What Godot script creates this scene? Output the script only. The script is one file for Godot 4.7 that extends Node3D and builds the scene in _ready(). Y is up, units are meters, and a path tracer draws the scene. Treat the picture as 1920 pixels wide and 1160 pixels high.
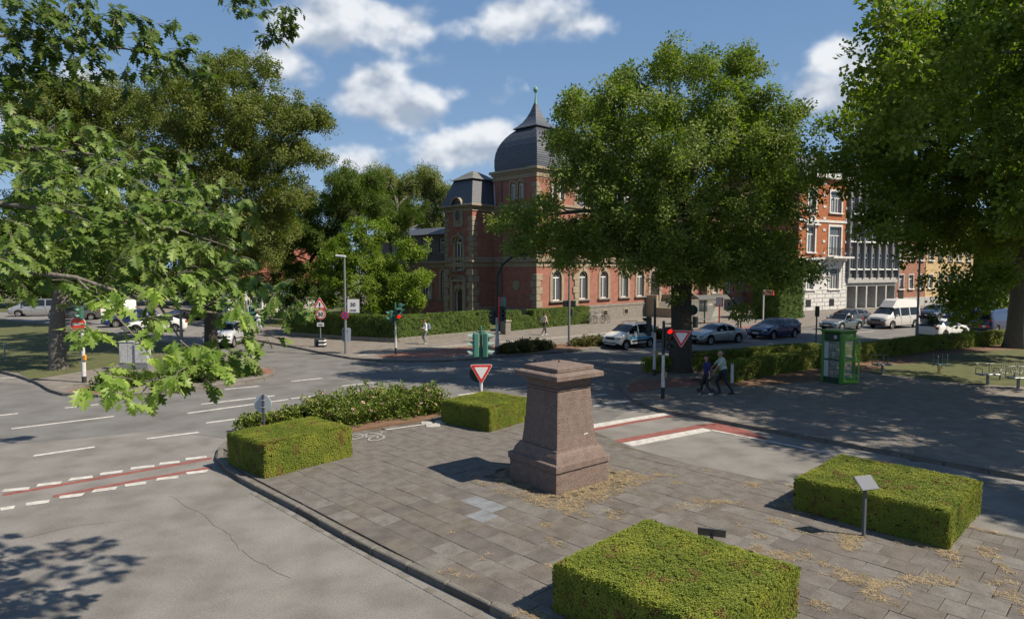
extends Node3D
# A crossroads with a bare granite pedestal on a small paved island, a brick villa, oaks and traffic.

class MB:
	var v := PackedVector3Array()
	var n := PackedVector3Array()
	var c := PackedColorArray()
	var col := Color.WHITE
	var xf := Transform3D.IDENTITY
	func tri(a: Vector3, b: Vector3, d: Vector3) -> void:
		a = xf * a; b = xf * b; d = xf * d
		var m := (d - a).cross(b - a).normalized()
		v.append(a); v.append(b); v.append(d)
		n.append(m); n.append(m); n.append(m)
		c.append(col); c.append(col); c.append(col)
	func trio(a: Vector3, b: Vector3, d: Vector3, o: Vector3) -> void:
		if (d - a).cross(b - a).dot(o) < 0.0: tri(a, d, b)
		else: tri(a, b, d)
	func quado(a: Vector3, b: Vector3, d: Vector3, e: Vector3, o: Vector3) -> void:
		trio(a, b, d, o); trio(a, d, e, o)
	func trin(a: Vector3, b: Vector3, d: Vector3, na: Vector3, nb: Vector3, nd: Vector3) -> void:
		if (d - a).cross(b - a).dot(na + nb + nd) < 0.0:
			var t := b; b = d; d = t
			t = nb; nb = nd; nd = t
		v.append(xf * a); v.append(xf * b); v.append(xf * d)
		n.append((xf.basis * na).normalized()); n.append((xf.basis * nb).normalized()); n.append((xf.basis * nd).normalized())
		c.append(col); c.append(col); c.append(col)
	func quadn(a: Vector3, b: Vector3, d: Vector3, e: Vector3, na: Vector3, nb: Vector3, nd: Vector3, ne: Vector3) -> void:
		trin(a, b, d, na, nb, nd); trin(a, d, e, na, nd, ne)
	# box by centre and size, edges chamfered by w
	func box(p: Vector3, s: Vector3, w := 0.0, b := Basis.IDENTITY) -> void:
		var h := s * 0.5
		if w <= 0.0:
			for ax in 3:
				for sg in [-1.0, 1.0]:
					var o := Vector3.ZERO; o[ax] = sg
					var e := Vector3.ZERO; e[(ax + 1) % 3] = h[(ax + 1) % 3]
					var f := Vector3.ZERO; f[(ax + 2) % 3] = h[(ax + 2) % 3]
					var q := Vector3.ZERO; q[ax] = sg * h[ax]
					quado(p + b * (q - e - f), p + b * (q + e - f), p + b * (q + e + f), p + b * (q - e + f), b * o)
			return
		var k := Vector3(h.x - w, h.y - w, h.z - w)
		for ax in 3:
			for sg in [-1.0, 1.0]:
				var o := Vector3.ZERO; o[ax] = sg
				var e := Vector3.ZERO; e[(ax + 1) % 3] = k[(ax + 1) % 3]
				var f := Vector3.ZERO; f[(ax + 2) % 3] = k[(ax + 2) % 3]
				var q := Vector3.ZERO; q[ax] = sg * h[ax]
				quado(p + b * (q - e - f), p + b * (q + e - f), p + b * (q + e + f), p + b * (q - e + f), b * o)
			var a1 := (ax + 1) % 3
			var a2 := (ax + 2) % 3
			for s1 in [-1.0, 1.0]:
				for s2 in [-1.0, 1.0]:
					var q1 := Vector3.ZERO; q1[a1] = s1 * h[a1]; q1[a2] = s2 * k[a2]
					var q2 := Vector3.ZERO; q2[a1] = s1 * k[a1]; q2[a2] = s2 * h[a2]
					var l := Vector3.ZERO; l[ax] = k[ax]
					var o := Vector3.ZERO; o[a1] = s1; o[a2] = s2
					quado(p + b * (q1 - l), p + b * (q1 + l), p + b * (q2 + l), p + b * (q2 - l), b * o)
		for sx in [-1.0, 1.0]:
			for sy in [-1.0, 1.0]:
				for sz in [-1.0, 1.0]:
					trio(p + b * Vector3(sx * h.x, sy * k.y, sz * k.z), p + b * Vector3(sx * k.x, sy * h.y, sz * k.z), p + b * Vector3(sx * k.x, sy * k.y, sz * h.z), b * Vector3(sx, sy, sz))
	# box from a low corner to a high corner
	func span(a: Vector3, b: Vector3, w := 0.0) -> void:
		box((a + b) * 0.5, (b - a).abs(), w)
	# a flat polygon (x, z) raised from y0 to y1
	func prism(poly: PackedVector2Array, y0: float, y1: float, sides := true) -> void:
		var t := Geometry2D.triangulate_polygon(poly)
		for i in range(0, t.size(), 3):
			var a := poly[t[i]]
			var b := poly[t[i + 1]]
			var d := poly[t[i + 2]]
			trio(Vector3(a.x, y1, a.y), Vector3(b.x, y1, b.y), Vector3(d.x, y1, d.y), Vector3.UP)
			if sides: trio(Vector3(a.x, y0, a.y), Vector3(b.x, y0, b.y), Vector3(d.x, y0, d.y), Vector3.DOWN)
		if not sides: return
		var cw := Geometry2D.is_polygon_clockwise(poly)
		for i in poly.size():
			var a := poly[i]
			var b := poly[(i + 1) % poly.size()]
			var e := b - a
			var o := Vector3(e.y, 0, -e.x) * (1.0 if not cw else -1.0)
			quado(Vector3(a.x, y0, a.y), Vector3(b.x, y0, b.y), Vector3(b.x, y1, b.y), Vector3(a.x, y1, a.y), o)
	# a polygon in the x-y plane given depth along z
	func plate(poly: PackedVector2Array, z0: float, z1: float) -> void:
		var old := xf
		xf = old * Transform3D(Basis(Vector3(1, 0, 0), Vector3(0, 0, 1), Vector3(0, -1, 0)), Vector3.ZERO)
		var p := PackedVector2Array()
		for q in poly: p.append(Vector2(q.x, -q.y))
		prism(p, z0, z1)
		xf = old
	func tube(pts: Array, rad: Array, seg := 8, caps := true) -> void:
		var rings := []
		var nrms := []
		var side := Vector3.ZERO
		for i in pts.size():
			var t: Vector3 = (pts[mini(i + 1, pts.size() - 1)] - pts[maxi(i - 1, 0)]).normalized()
			if side == Vector3.ZERO:
				side = t.cross(Vector3.UP if absf(t.y) < 0.9 else Vector3.RIGHT).normalized()
			else:
				side = (side - t * side.dot(t)).normalized()
			var up := t.cross(side)
			var ring := PackedVector3Array()
			var nr := PackedVector3Array()
			for k in seg:
				var a := TAU * k / seg
				var d := side * cos(a) + up * sin(a)
				nr.append(d)
				ring.append(pts[i] + d * float(rad[i]))
			rings.append(ring); nrms.append(nr)
		for i in pts.size() - 1:
			for k in seg:
				var j := (k + 1) % seg
				quadn(rings[i][k], rings[i][j], rings[i + 1][j], rings[i + 1][k], nrms[i][k], nrms[i][j], nrms[i + 1][j], nrms[i + 1][k])
		if caps:
			for e in [0, pts.size() - 1]:
				if float(rad[e]) > 0.002:
					var o: Vector3 = (pts[1] - pts[0]) * -1.0 if e == 0 else pts[e] - pts[e - 1]
					for k in range(1, seg - 1): trio(rings[e][0], rings[e][k], rings[e][k + 1], o)
	func cyl(a: Vector3, b: Vector3, ra: float, rb: float, seg := 12) -> void:
		tube([a, b], [ra, rb], seg)
	# profile of (radius, y), turned about y
	func lathe(prof: Array, seg := 16) -> void:
		for i in prof.size() - 1:
			var p: Vector2 = prof[i]
			var q: Vector2 = prof[i + 1]
			var e := q - p
			var m := Vector2(e.y, -e.x).normalized()
			for k in seg:
				var a0 := TAU * k / seg
				var a1 := TAU * (k + 1) / seg
				var d0 := Vector3(cos(a0), 0, sin(a0))
				var d1 := Vector3(cos(a1), 0, sin(a1))
				var n0 := d0 * m.x + Vector3.UP * m.y
				var n1 := d1 * m.x + Vector3.UP * m.y
				if p.x < 0.0005: trin(Vector3(0, p.y, 0), d0 * q.x + Vector3.UP * q.y, d1 * q.x + Vector3.UP * q.y, n0, n0, n1)
				elif q.x < 0.0005: trin(d0 * p.x + Vector3.UP * p.y, d1 * p.x + Vector3.UP * p.y, Vector3(0, q.y, 0), n0, n1, n0)
				else: quadn(d0 * p.x + Vector3.UP * p.y, d1 * p.x + Vector3.UP * p.y, d1 * q.x + Vector3.UP * q.y, d0 * q.x + Vector3.UP * q.y, n0, n1, n1, n0)
	# square section of half width h at height y: [(h, y), ...], turned about y
	func square(prof: Array, cap := true) -> void:
		for i in prof.size() - 1:
			var p: Vector2 = prof[i]
			var q: Vector2 = prof[i + 1]
			for k in 4:
				var a := Basis(Vector3.UP, k * PI / 2)
				quado(a * Vector3(-p.x, p.y, p.x), a * Vector3(p.x, p.y, p.x), a * Vector3(q.x, q.y, q.x), a * Vector3(-q.x, q.y, q.x), a * Vector3(0, p.x - q.x + 0.0001 * signf(q.y - p.y), absf(q.y - p.y) + 0.0001) if absf(q.y - p.y) > 0.0005 else Vector3(0, 1.0 if q.x < p.x else -1.0, 0))
		if cap:
			var t: Vector2 = prof[prof.size() - 1]
			quado(Vector3(-t.x, t.y, -t.x), Vector3(t.x, t.y, -t.x), Vector3(t.x, t.y, t.x), Vector3(-t.x, t.y, t.x), Vector3.UP)
	func mesh() -> ArrayMesh:
		var m := ArrayMesh.new()
		if v.is_empty(): return m
		var a := []
		a.resize(Mesh.ARRAY_MAX)
		a[Mesh.ARRAY_VERTEX] = v
		a[Mesh.ARRAY_NORMAL] = n
		a[Mesh.ARRAY_COLOR] = c
		m.add_surface_from_arrays(Mesh.PRIMITIVE_TRIANGLES, a)
		return m

const S2 := 0.70710678
const U := Vector3(-S2, 0, -S2)  # along the island, away to the left
const V := Vector3(S2, 0, -S2)   # across it, away to the right
var rng := RandomNumberGenerator.new()
var mats := {}
var counts := {}

func rnd(a: float, b: float) -> float: return rng.randf_range(a, b)
func lin(r: float, g: float, b: float) -> Color: return Color(r, g, b).linear_to_srgb()
func hexl(h: String) -> Color: return Color(h)

func noise(freq: float, kind := FastNoiseLite.TYPE_SIMPLEX_SMOOTH, oct := 4, sd := 1) -> FastNoiseLite:
	var f := FastNoiseLite.new()
	f.noise_type = kind; f.frequency = freq; f.fractal_octaves = oct; f.seed = sd
	return f

func ntex(size: int, freq: float, cols: Array, offs: Array, kind := FastNoiseLite.TYPE_SIMPLEX_SMOOTH, oct := 4, sd := 1) -> NoiseTexture2D:
	var t := NoiseTexture2D.new()
	t.width = size; t.height = size; t.seamless = true; t.noise = noise(freq, kind, oct, sd)
	var g := Gradient.new()
	g.offsets = PackedFloat32Array(offs); g.colors = PackedColorArray(cols)
	t.color_ramp = g
	return t

# plain paint, metal, plastic
func plain(key: String, col: Color, rough := 0.6, metal := 0.0, coat := 0.0) -> StandardMaterial3D:
	if mats.has(key): return mats[key]
	var m := StandardMaterial3D.new()
	m.resource_name = key
	m.albedo_color = col; m.roughness = rough; m.metallic = metal
	if coat > 0.0:
		m.clearcoat_enabled = true; m.clearcoat = coat; m.clearcoat_roughness = 0.04
	mats[key] = m
	return m

# grainy matter: fine noise between two colours, with a coarse one laid over it
func grain(key: String, a: Color, b: Color, scale: float, rough := 0.9, coarse := 0.0, bump := 0.0, sd := 1, kind := FastNoiseLite.TYPE_SIMPLEX_SMOOTH) -> StandardMaterial3D:
	if mats.has(key): return mats[key]
	var m := StandardMaterial3D.new()
	m.resource_name = key
	m.roughness = rough
	var mid := a.lerp(b, 0.5)
	m.albedo_texture = ntex(512, 0.03, [mid.lerp(a, 0.6), mid, mid.lerp(b, 0.6)], [0.15, 0.5, 0.85], kind, 5, sd)
	m.uv1_triplanar = true; m.uv1_world_triplanar = true
	m.uv1_scale = Vector3.ONE * scale
	if coarse > 0.0:
		m.detail_enabled = true
		m.detail_blend_mode = BaseMaterial3D.BLEND_MODE_MUL
		m.detail_uv_layer = BaseMaterial3D.DETAIL_UV_2
		if not mats.has("_patch"): mats["_patch"] = ntex(512, 0.012, [Color(0.84, 0.83, 0.82), Color(0.93, 0.93, 0.93), Color(1, 1, 1)], [0.15, 0.5, 0.85], FastNoiseLite.TYPE_SIMPLEX_SMOOTH, 5, 77)
		m.detail_albedo = mats["_patch"]
		m.uv2_triplanar = true; m.uv2_world_triplanar = true
		m.uv2_scale = Vector3.ONE * coarse
	if bump > 0.0:
		m.heightmap_enabled = true
		m.heightmap_scale = bump
		if not mats.has("_bump"):
			mats["_bump"] = ntex(512, 0.05, [Color.BLACK, Color.WHITE], [0.1, 0.9], FastNoiseLite.TYPE_SIMPLEX_SMOOTH, 5, 5)
		m.heightmap_texture = mats["_bump"]
	mats[key] = m
	return m

func glassy(key: String, col: Color, alpha := 0.25) -> StandardMaterial3D:
	if mats.has(key): return mats[key]
	var m := StandardMaterial3D.new()
	m.resource_name = key
	m.transparency = BaseMaterial3D.TRANSPARENCY_ALPHA
	m.albedo_color = Color(col.r, col.g, col.b, alpha)
	m.roughness = 0.03
	mats[key] = m
	return m

func leafy(key: String, back := 0.5) -> StandardMaterial3D:
	if mats.has(key): return mats[key]
	var m := StandardMaterial3D.new()
	m.resource_name = key
	m.vertex_color_use_as_albedo = true
	m.albedo_color = Color.WHITE
	m.roughness = 0.55
	m.metallic_specular = 0.35
	m.cull_mode = BaseMaterial3D.CULL_DISABLED
	m.backlight_enabled = true
	m.backlight = Color(0.84 * back, 0.96 * back, 0.46 * back)
	mats[key] = m
	return m

func vcol(key: String, rough := 0.85) -> StandardMaterial3D:
	if mats.has(key): return mats[key]
	var m := StandardMaterial3D.new()
	m.resource_name = key
	m.vertex_color_use_as_albedo = true
	m.roughness = rough
	mats[key] = m
	return m

func numbered(called: String) -> String:
	var k: int = counts.get(called, 0)
	counts[called] = k + 1
	return called if k == 0 else "%s_%03d" % [called, k]

func tag(o: Node, label: String, category: String, group := "", kind := "") -> void:
	if label: o.set_meta("label", label)
	if category: o.set_meta("category", category)
	if group: o.set_meta("group", group)
	if kind: o.set_meta("kind", kind)

func thing(called: String, label: String, category: String, at := Vector3.ZERO, turn := 0.0, group := "") -> Node3D:
	var o := Node3D.new()
	o.name = numbered(called)
	add_child(o)
	o.position = at; o.rotation.y = turn
	tag(o, label, category, group)
	return o

func copy(o: Node3D, called: String, label: String, at: Vector3, turn: float, group := "") -> Node3D:
	var r: Node3D = o.duplicate()
	r.name = numbered(called)
	add_child(r)
	r.position = at; r.rotation.y = turn
	tag(r, label, "", group)
	return r

func part(called: String, st: MB, m: Material, parent: Node, label := "") -> MeshInstance3D:
	return partm(called, st.mesh(), m, parent, label)

func partm(called: String, me: Mesh, m: Material, parent: Node, label := "") -> MeshInstance3D:
	var o := MeshInstance3D.new()
	o.name = called
	o.mesh = me
	o.material_override = m
	parent.add_child(o, true)
	if label: o.set_meta("label", label)
	return o

func structure(called: String, st: MB, m: Material) -> MeshInstance3D:
	var o := partm(numbered(called), st.mesh(), m, self)
	o.set_meta("kind", "structure")
	return o

# many copies of one small mesh that make one mass
func mass(called: String, me: Mesh, m: Material, xfs: Array, cols: PackedColorArray, parent: Node) -> MultiMeshInstance3D:
	var mm := MultiMesh.new()
	mm.transform_format = MultiMesh.TRANSFORM_3D
	mm.use_colors = true
	mm.mesh = me
	mm.instance_count = xfs.size()
	for i in xfs.size():
		mm.set_instance_transform(i, xfs[i])
		mm.set_instance_color(i, cols[i])
	var o := MultiMeshInstance3D.new()
	o.name = called
	o.multimesh = mm
	o.material_override = m
	o.set_meta("kind", "stuff")
	parent.add_child(o, true)
	return o

func v2(a: Array) -> PackedVector2Array:
	var p := PackedVector2Array()
	for q in a: p.append(Vector2(q.x, q.z))
	return p

func text_mesh(s: String, size: float, depth := 0.006, bold := true) -> TextMesh:
	var t := TextMesh.new()
	var f := SystemFont.new()
	f.font_names = PackedStringArray(["Droid Sans"])
	f.font_weight = 700 if bold else 400
	t.font = f
	t.text = s
	t.font_size = 64
	t.pixel_size = size / 46.0
	t.depth = depth
	return t

# where a point of a wall stands: along the wall, up, out of it
func wall_frame(a: Vector3, along: Vector3) -> Transform3D:
	return Transform3D(Basis(along, Vector3.UP, along.cross(Vector3.UP)), a)

func _ready() -> void:
	rng.seed = 20240611
	view_and_light()
	ground()
	island()
	streets()
	villa()
	town()
	pedestal()
	hedges()
	signals()
	furniture()
	traffic()
	people()
	trees()
	foreground_oak()

func view_and_light() -> void:
	var cam := Camera3D.new()
	cam.name = "camera"
	add_child(cam)
	cam.position = Vector3(0, 5.15, 0)
	cam.rotation_degrees.x = -3.49
	cam.fov = 50.5
	cam.near = 0.1
	cam.far = 2000.0
	cam.current = true
	var env := Environment.new()
	env.background_mode = Environment.BG_SKY
	env.tonemap_mode = Environment.TONE_MAPPER_LINEAR
	env.tonemap_exposure = 1.78
	env.sdfgi_enabled = true; env.ssao_enabled = true; env.ssil_enabled = true
	env.sky = Sky.new()
	env.sky.sky_material = clouded_sky()
	var we := WorldEnvironment.new()
	we.name = "world"
	we.environment = env
	add_child(we)
	var sun := DirectionalLight3D.new()
	sun.name = "sun"
	add_child(sun)
	sun.light_energy = 1.5
	sun.light_color = Color(1.0, 0.945, 0.86)
	sun.light_angular_distance = 0.5
	sun.shadow_enabled = true
	sun.look_at_from_position(Vector3(2.15, 2.5, 0.75) * 10.0, Vector3.ZERO)

# blue air with broken cumulus, the same all round
func clouded_sky() -> PanoramaSkyMaterial:
	var w := 2688
	var h := 1344
	var f := noise(1.0, FastNoiseLite.TYPE_SIMPLEX_SMOOTH, 7, 11)
	f.fractal_gain = 0.55
	var g := noise(0.55, FastNoiseLite.TYPE_SIMPLEX_SMOOTH, 3, 23)
	var heaps := [  # turn, height (degrees), half widths, weight
		[-11.8, 14.3, 3.0, 2.4, 1.0], [-8.6, 12.8, 3.4, 2.1, 1.0], [-5.0, 10.2, 4.6, 2.0, 0.95], [-2.0, 10.6, 3.0, 2.0, 0.9], [0.6, 20.3, 4.0, 2.2, 0.8], [4.5, 20.0, 3.4, 1.8, 0.7], [-15.5, 19.5, 4.2, 3.6, 0.85], [-10.0, 19.6, 4.6, 2.6, 0.65],
		[26.3, 15.8, 2.2, 1.7, 1.0], [25.0, 13.0, 3.4, 2.0, 0.8], [-12.4, 8.8, 2.6, 1.3, 0.8], [-1.0, 14.4, 1.5, 1.2, 0.5], [-4.6, 14.6, 1.4, 1.0, 0.45], [-6.5, 17.2, 2.0, 1.2, 0.5], [-18.5, 15.5, 3.0, 3.0, 0.65],
		[-34.0, 12.0, 5.0, 3.0, 0.8], [40.0, 19.0, 5.0, 3.0, 0.8], [15.0, 31.0, 7.0, 3.0, 0.8]]
	var data := PackedFloat32Array()
	data.resize(w * h * 3)
	data.fill(0.1)
	for y in h:
		var el := PI * 0.5 - PI * (y + 0.5) / h
		var up := sin(el)
		var flat := cos(el)
		var eld := rad_to_deg(el)
		var t := pow(clampf(1.0 - maxf(up, 0.0), 0.0, 1.0), 4.5)
		var base := Vector3(0.068, 0.138, 0.266).lerp(Vector3(0.245, 0.350, 0.465), t)
		if el < -0.02: break
		for x in w:
			var i := (y * w + x) * 3
			var c := base
			var az := wrapf(TAU * (x + 0.5) / w, -PI, PI)
			var deg := rad_to_deg(az)
			var near := absf(deg) < 48.0 and eld < 28.0
			if not near and (x % 3 or y % 3):  # coarser where detail is not needed
				var j := ((y - y % 3) * w + x - x % 3) * 3
				data[i] = data[j]; data[i + 1] = data[j + 1]; data[i + 2] = data[j + 2]
				continue
			var k := 0.0
			var under := 0.0
			for e in heaps:
				var dx: float = (deg - float(e[0])) / float(e[2])
				if absf(dx) > 2.2: continue
				var dy: float = (eld - float(e[1])) / float(e[3])
				if dy < 0.0: dy *= 1.2
				var r := dx * dx + dy * dy
				if r < 4.5:
					var a: float = exp(-r * 0.9) * float(e[4])
					k = maxf(k, a)
					under += a * dy
			if not near or k > 0.03:
				var q := Vector3(sin(az) * flat, up * 1.5, -cos(az) * flat)
				var n1 := f.get_noise_3dv(q * 8.5)
				var dens := k * 1.15 + n1 * 0.85 - 0.34
				if not near: dens = maxf(dens, g.get_noise_3dv(q * 2.2) * 0.9 + n1 * 0.8 - 0.2)
				var cov := smoothstep(-0.1, 0.55, dens)
				if cov > 0.0:
					var n2 := f.get_noise_3dv((q + Vector3(0.022, 0.034, 0.008)) * 8.5)
					var lit := clampf(0.52 + (n1 - n2) * 1.3 + clampf(under, -1.0, 1.0) * 0.3, 0.0, 1.0)
					c = c.lerp(Vector3(0.235, 0.270, 0.325).lerp(Vector3(0.53, 0.54, 0.55), lit), cov * 0.88)
			data[i] = c.x; data[i + 1] = c.y; data[i + 2] = c.z
	var im := Image.create_from_data(w, h, false, Image.FORMAT_RGBF, data.to_byte_array())
	var p := PanoramaSkyMaterial.new()
	p.panorama = ImageTexture.create_from_image(im)
	return p

func asphalt() -> Material: return grain("asphalt", lin(0.134, 0.129, 0.123), lin(0.223, 0.215, 0.205), 1.3, 0.92, 0.11, 0.35, 3)
func asphalt_dark() -> Material: return grain("asphalt_dark", lin(0.106, 0.106, 0.104), lin(0.174, 0.171, 0.167), 1.1, 0.92, 0.09, 0.35, 4)
func paving() -> Material: return grain("paving", lin(0.115, 0.108, 0.100), lin(0.20, 0.19, 0.178), 0.9, 0.93, 0.17, 0.4, 5)
func soil() -> Material: return grain("soil", lin(0.10, 0.055, 0.032), lin(0.23, 0.14, 0.085), 1.4, 0.97, 0.3, 0.8, 6)
func turf() -> Material: return grain("turf", lin(0.045, 0.062, 0.016), lin(0.135, 0.135, 0.050), 1.0, 0.97, 0.22, 0.8, 7)
func kerbing() -> Material: return grain("kerbing", lin(0.10, 0.094, 0.084), lin(0.215, 0.205, 0.185), 2.2, 0.95, 0.5, 0.5, 8)
func white_line() -> Material: return grain("white_line", lin(0.36, 0.355, 0.34), lin(0.56, 0.55, 0.53), 1.7, 0.85, 0.6, 0.0, 9)
func red_line() -> Material: return grain("red_line", lin(0.165, 0.055, 0.047), lin(0.27, 0.09, 0.076), 1.9, 0.9, 0.5, 0.0, 10)

func sheet(called: String, pts: Array, y0: float, y1: float, m: Material, parent: Node = null) -> MeshInstance3D:
	var b := MB.new()
	b.prism(v2(pts), y0, y1)
	if parent: return part(called, b, m, parent)
	return structure(called, b, m)

func ground() -> void:
	var b := MB.new()
	b.span(Vector3(-700, -1.0, -900), Vector3(700, -0.06, 400))
	structure("ground", b, turf())
	b = MB.new()
	b.span(Vector3(-75, -0.4, -150), Vector3(130, 0.0, 14))
	structure("road", b, asphalt())

# a row of kerb stones along a line; they stand w to the right of it
func kerb(called: String, pts: Array, top: float, w: float, each: float, m: Material, low := -0.1) -> Node3D:
	var root := Node3D.new()
	root.name = numbered(called)
	add_child(root)
	root.set_meta("kind", "structure")
	var line := Curve3D.new()
	for p in pts: line.add_point(Vector3(p.x, 0, p.z))
	var n := int(line.get_baked_length() / each)
	var shared := {}
	for i in n:
		var a := line.sample_baked(i * each)
		var e := line.sample_baked(minf((i + 1) * each, line.get_baked_length()))
		var l := a.distance_to(e) - 0.012
		var key := snappedf(l, 0.02)
		if not shared.has(key):
			var b := MB.new()
			b.box(Vector3(0, (top + low) * 0.5, w * 0.5), Vector3(key, top - low, w), 0.018)
			shared[key] = b.mesh()
		var o := partm("kerb_stone", shared[key], m, root)
		var x := (e - a).normalized()
		o.transform = Transform3D(Basis(x, Vector3.UP, x.cross(Vector3.UP)), (a + e) * 0.5 + Vector3(0, rnd(-0.006, 0.004), 0) + x.cross(Vector3.UP) * rnd(-0.006, 0.006))
	return root

func line_on(a: Vector3, b: Vector3, w: float, y: float, m: Material, parent: Node, called := "lane_line") -> void:
	var d := (b - a); d.y = 0
	var s := Vector3(-d.z, 0, d.x).normalized() * w * 0.5
	var st := MB.new()
	var q := Vector3(0, y, 0)
	a.y = 0; b.y = 0
	var j := d.normalized()
	st.prism(v2([a - s + j * rnd(-0.03, 0.03), b - s + j * rnd(-0.03, 0.03), b + s + j * rnd(-0.03, 0.03), a + s + j * rnd(-0.03, 0.03)]), y - 0.003, y)
	part(called, st, m, parent)

const ISLAND := [Vector3(2.35, 0.12, -6.26), Vector3(-0.09, 0.12, -9.34), Vector3(-2.89, 0.12, -11.89), Vector3(-4.62, 0.12, -13.68), Vector3(-5.98, 0.12, -14.99), Vector3(-6.81, 0.12, -15.82), Vector3(-7.48, 0.12, -16.61), Vector3(-8.02, 0.12, -17.44), Vector3(-8.35, 0.12, -18.34), Vector3(-8.53, 0.12, -19.53), Vector3(-8.46, 0.12, -20.96), Vector3(-7.78, 0.12, -22.52), Vector3(-6.18, 0.12, -23.49), Vector3(-4.00, 0.12, -24.34), Vector3(-2.62, 0.12, -24.53), Vector3(-1.10, 0.12, -24.24), Vector3(0.39, 0.12, -23.58), Vector3(1.64, 0.12, -22.11), Vector3(2.54, 0.12, -20.32), Vector3(3.37, 0.12, -18.40), Vector3(4.55, 0.12, -16.90), Vector3(6.14, 0.12, -15.45), Vector3(7.90, 0.12, -13.81), Vector3(9.36, 0.12, -12.34), Vector3(11.50, 0.12, -10.27), Vector3(12.44, 0.12, -8.50)]
const BED := [Vector3(-8.42, 0.12, -19.92), Vector3(-7.86, 0.12, -21.71), Vector3(-6.04, 0.12, -22.95), Vector3(-3.91, 0.12, -23.76), Vector3(-2.71, 0.12, -23.86), Vector3(-2.45, 0.12, -22.61), Vector3(-2.86, 0.12, -21.71), Vector3(-5.06, 0.12, -20.05), Vector3(-6.83, 0.12, -20.74), Vector3(-7.55, 0.12, -19.92)]

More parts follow.
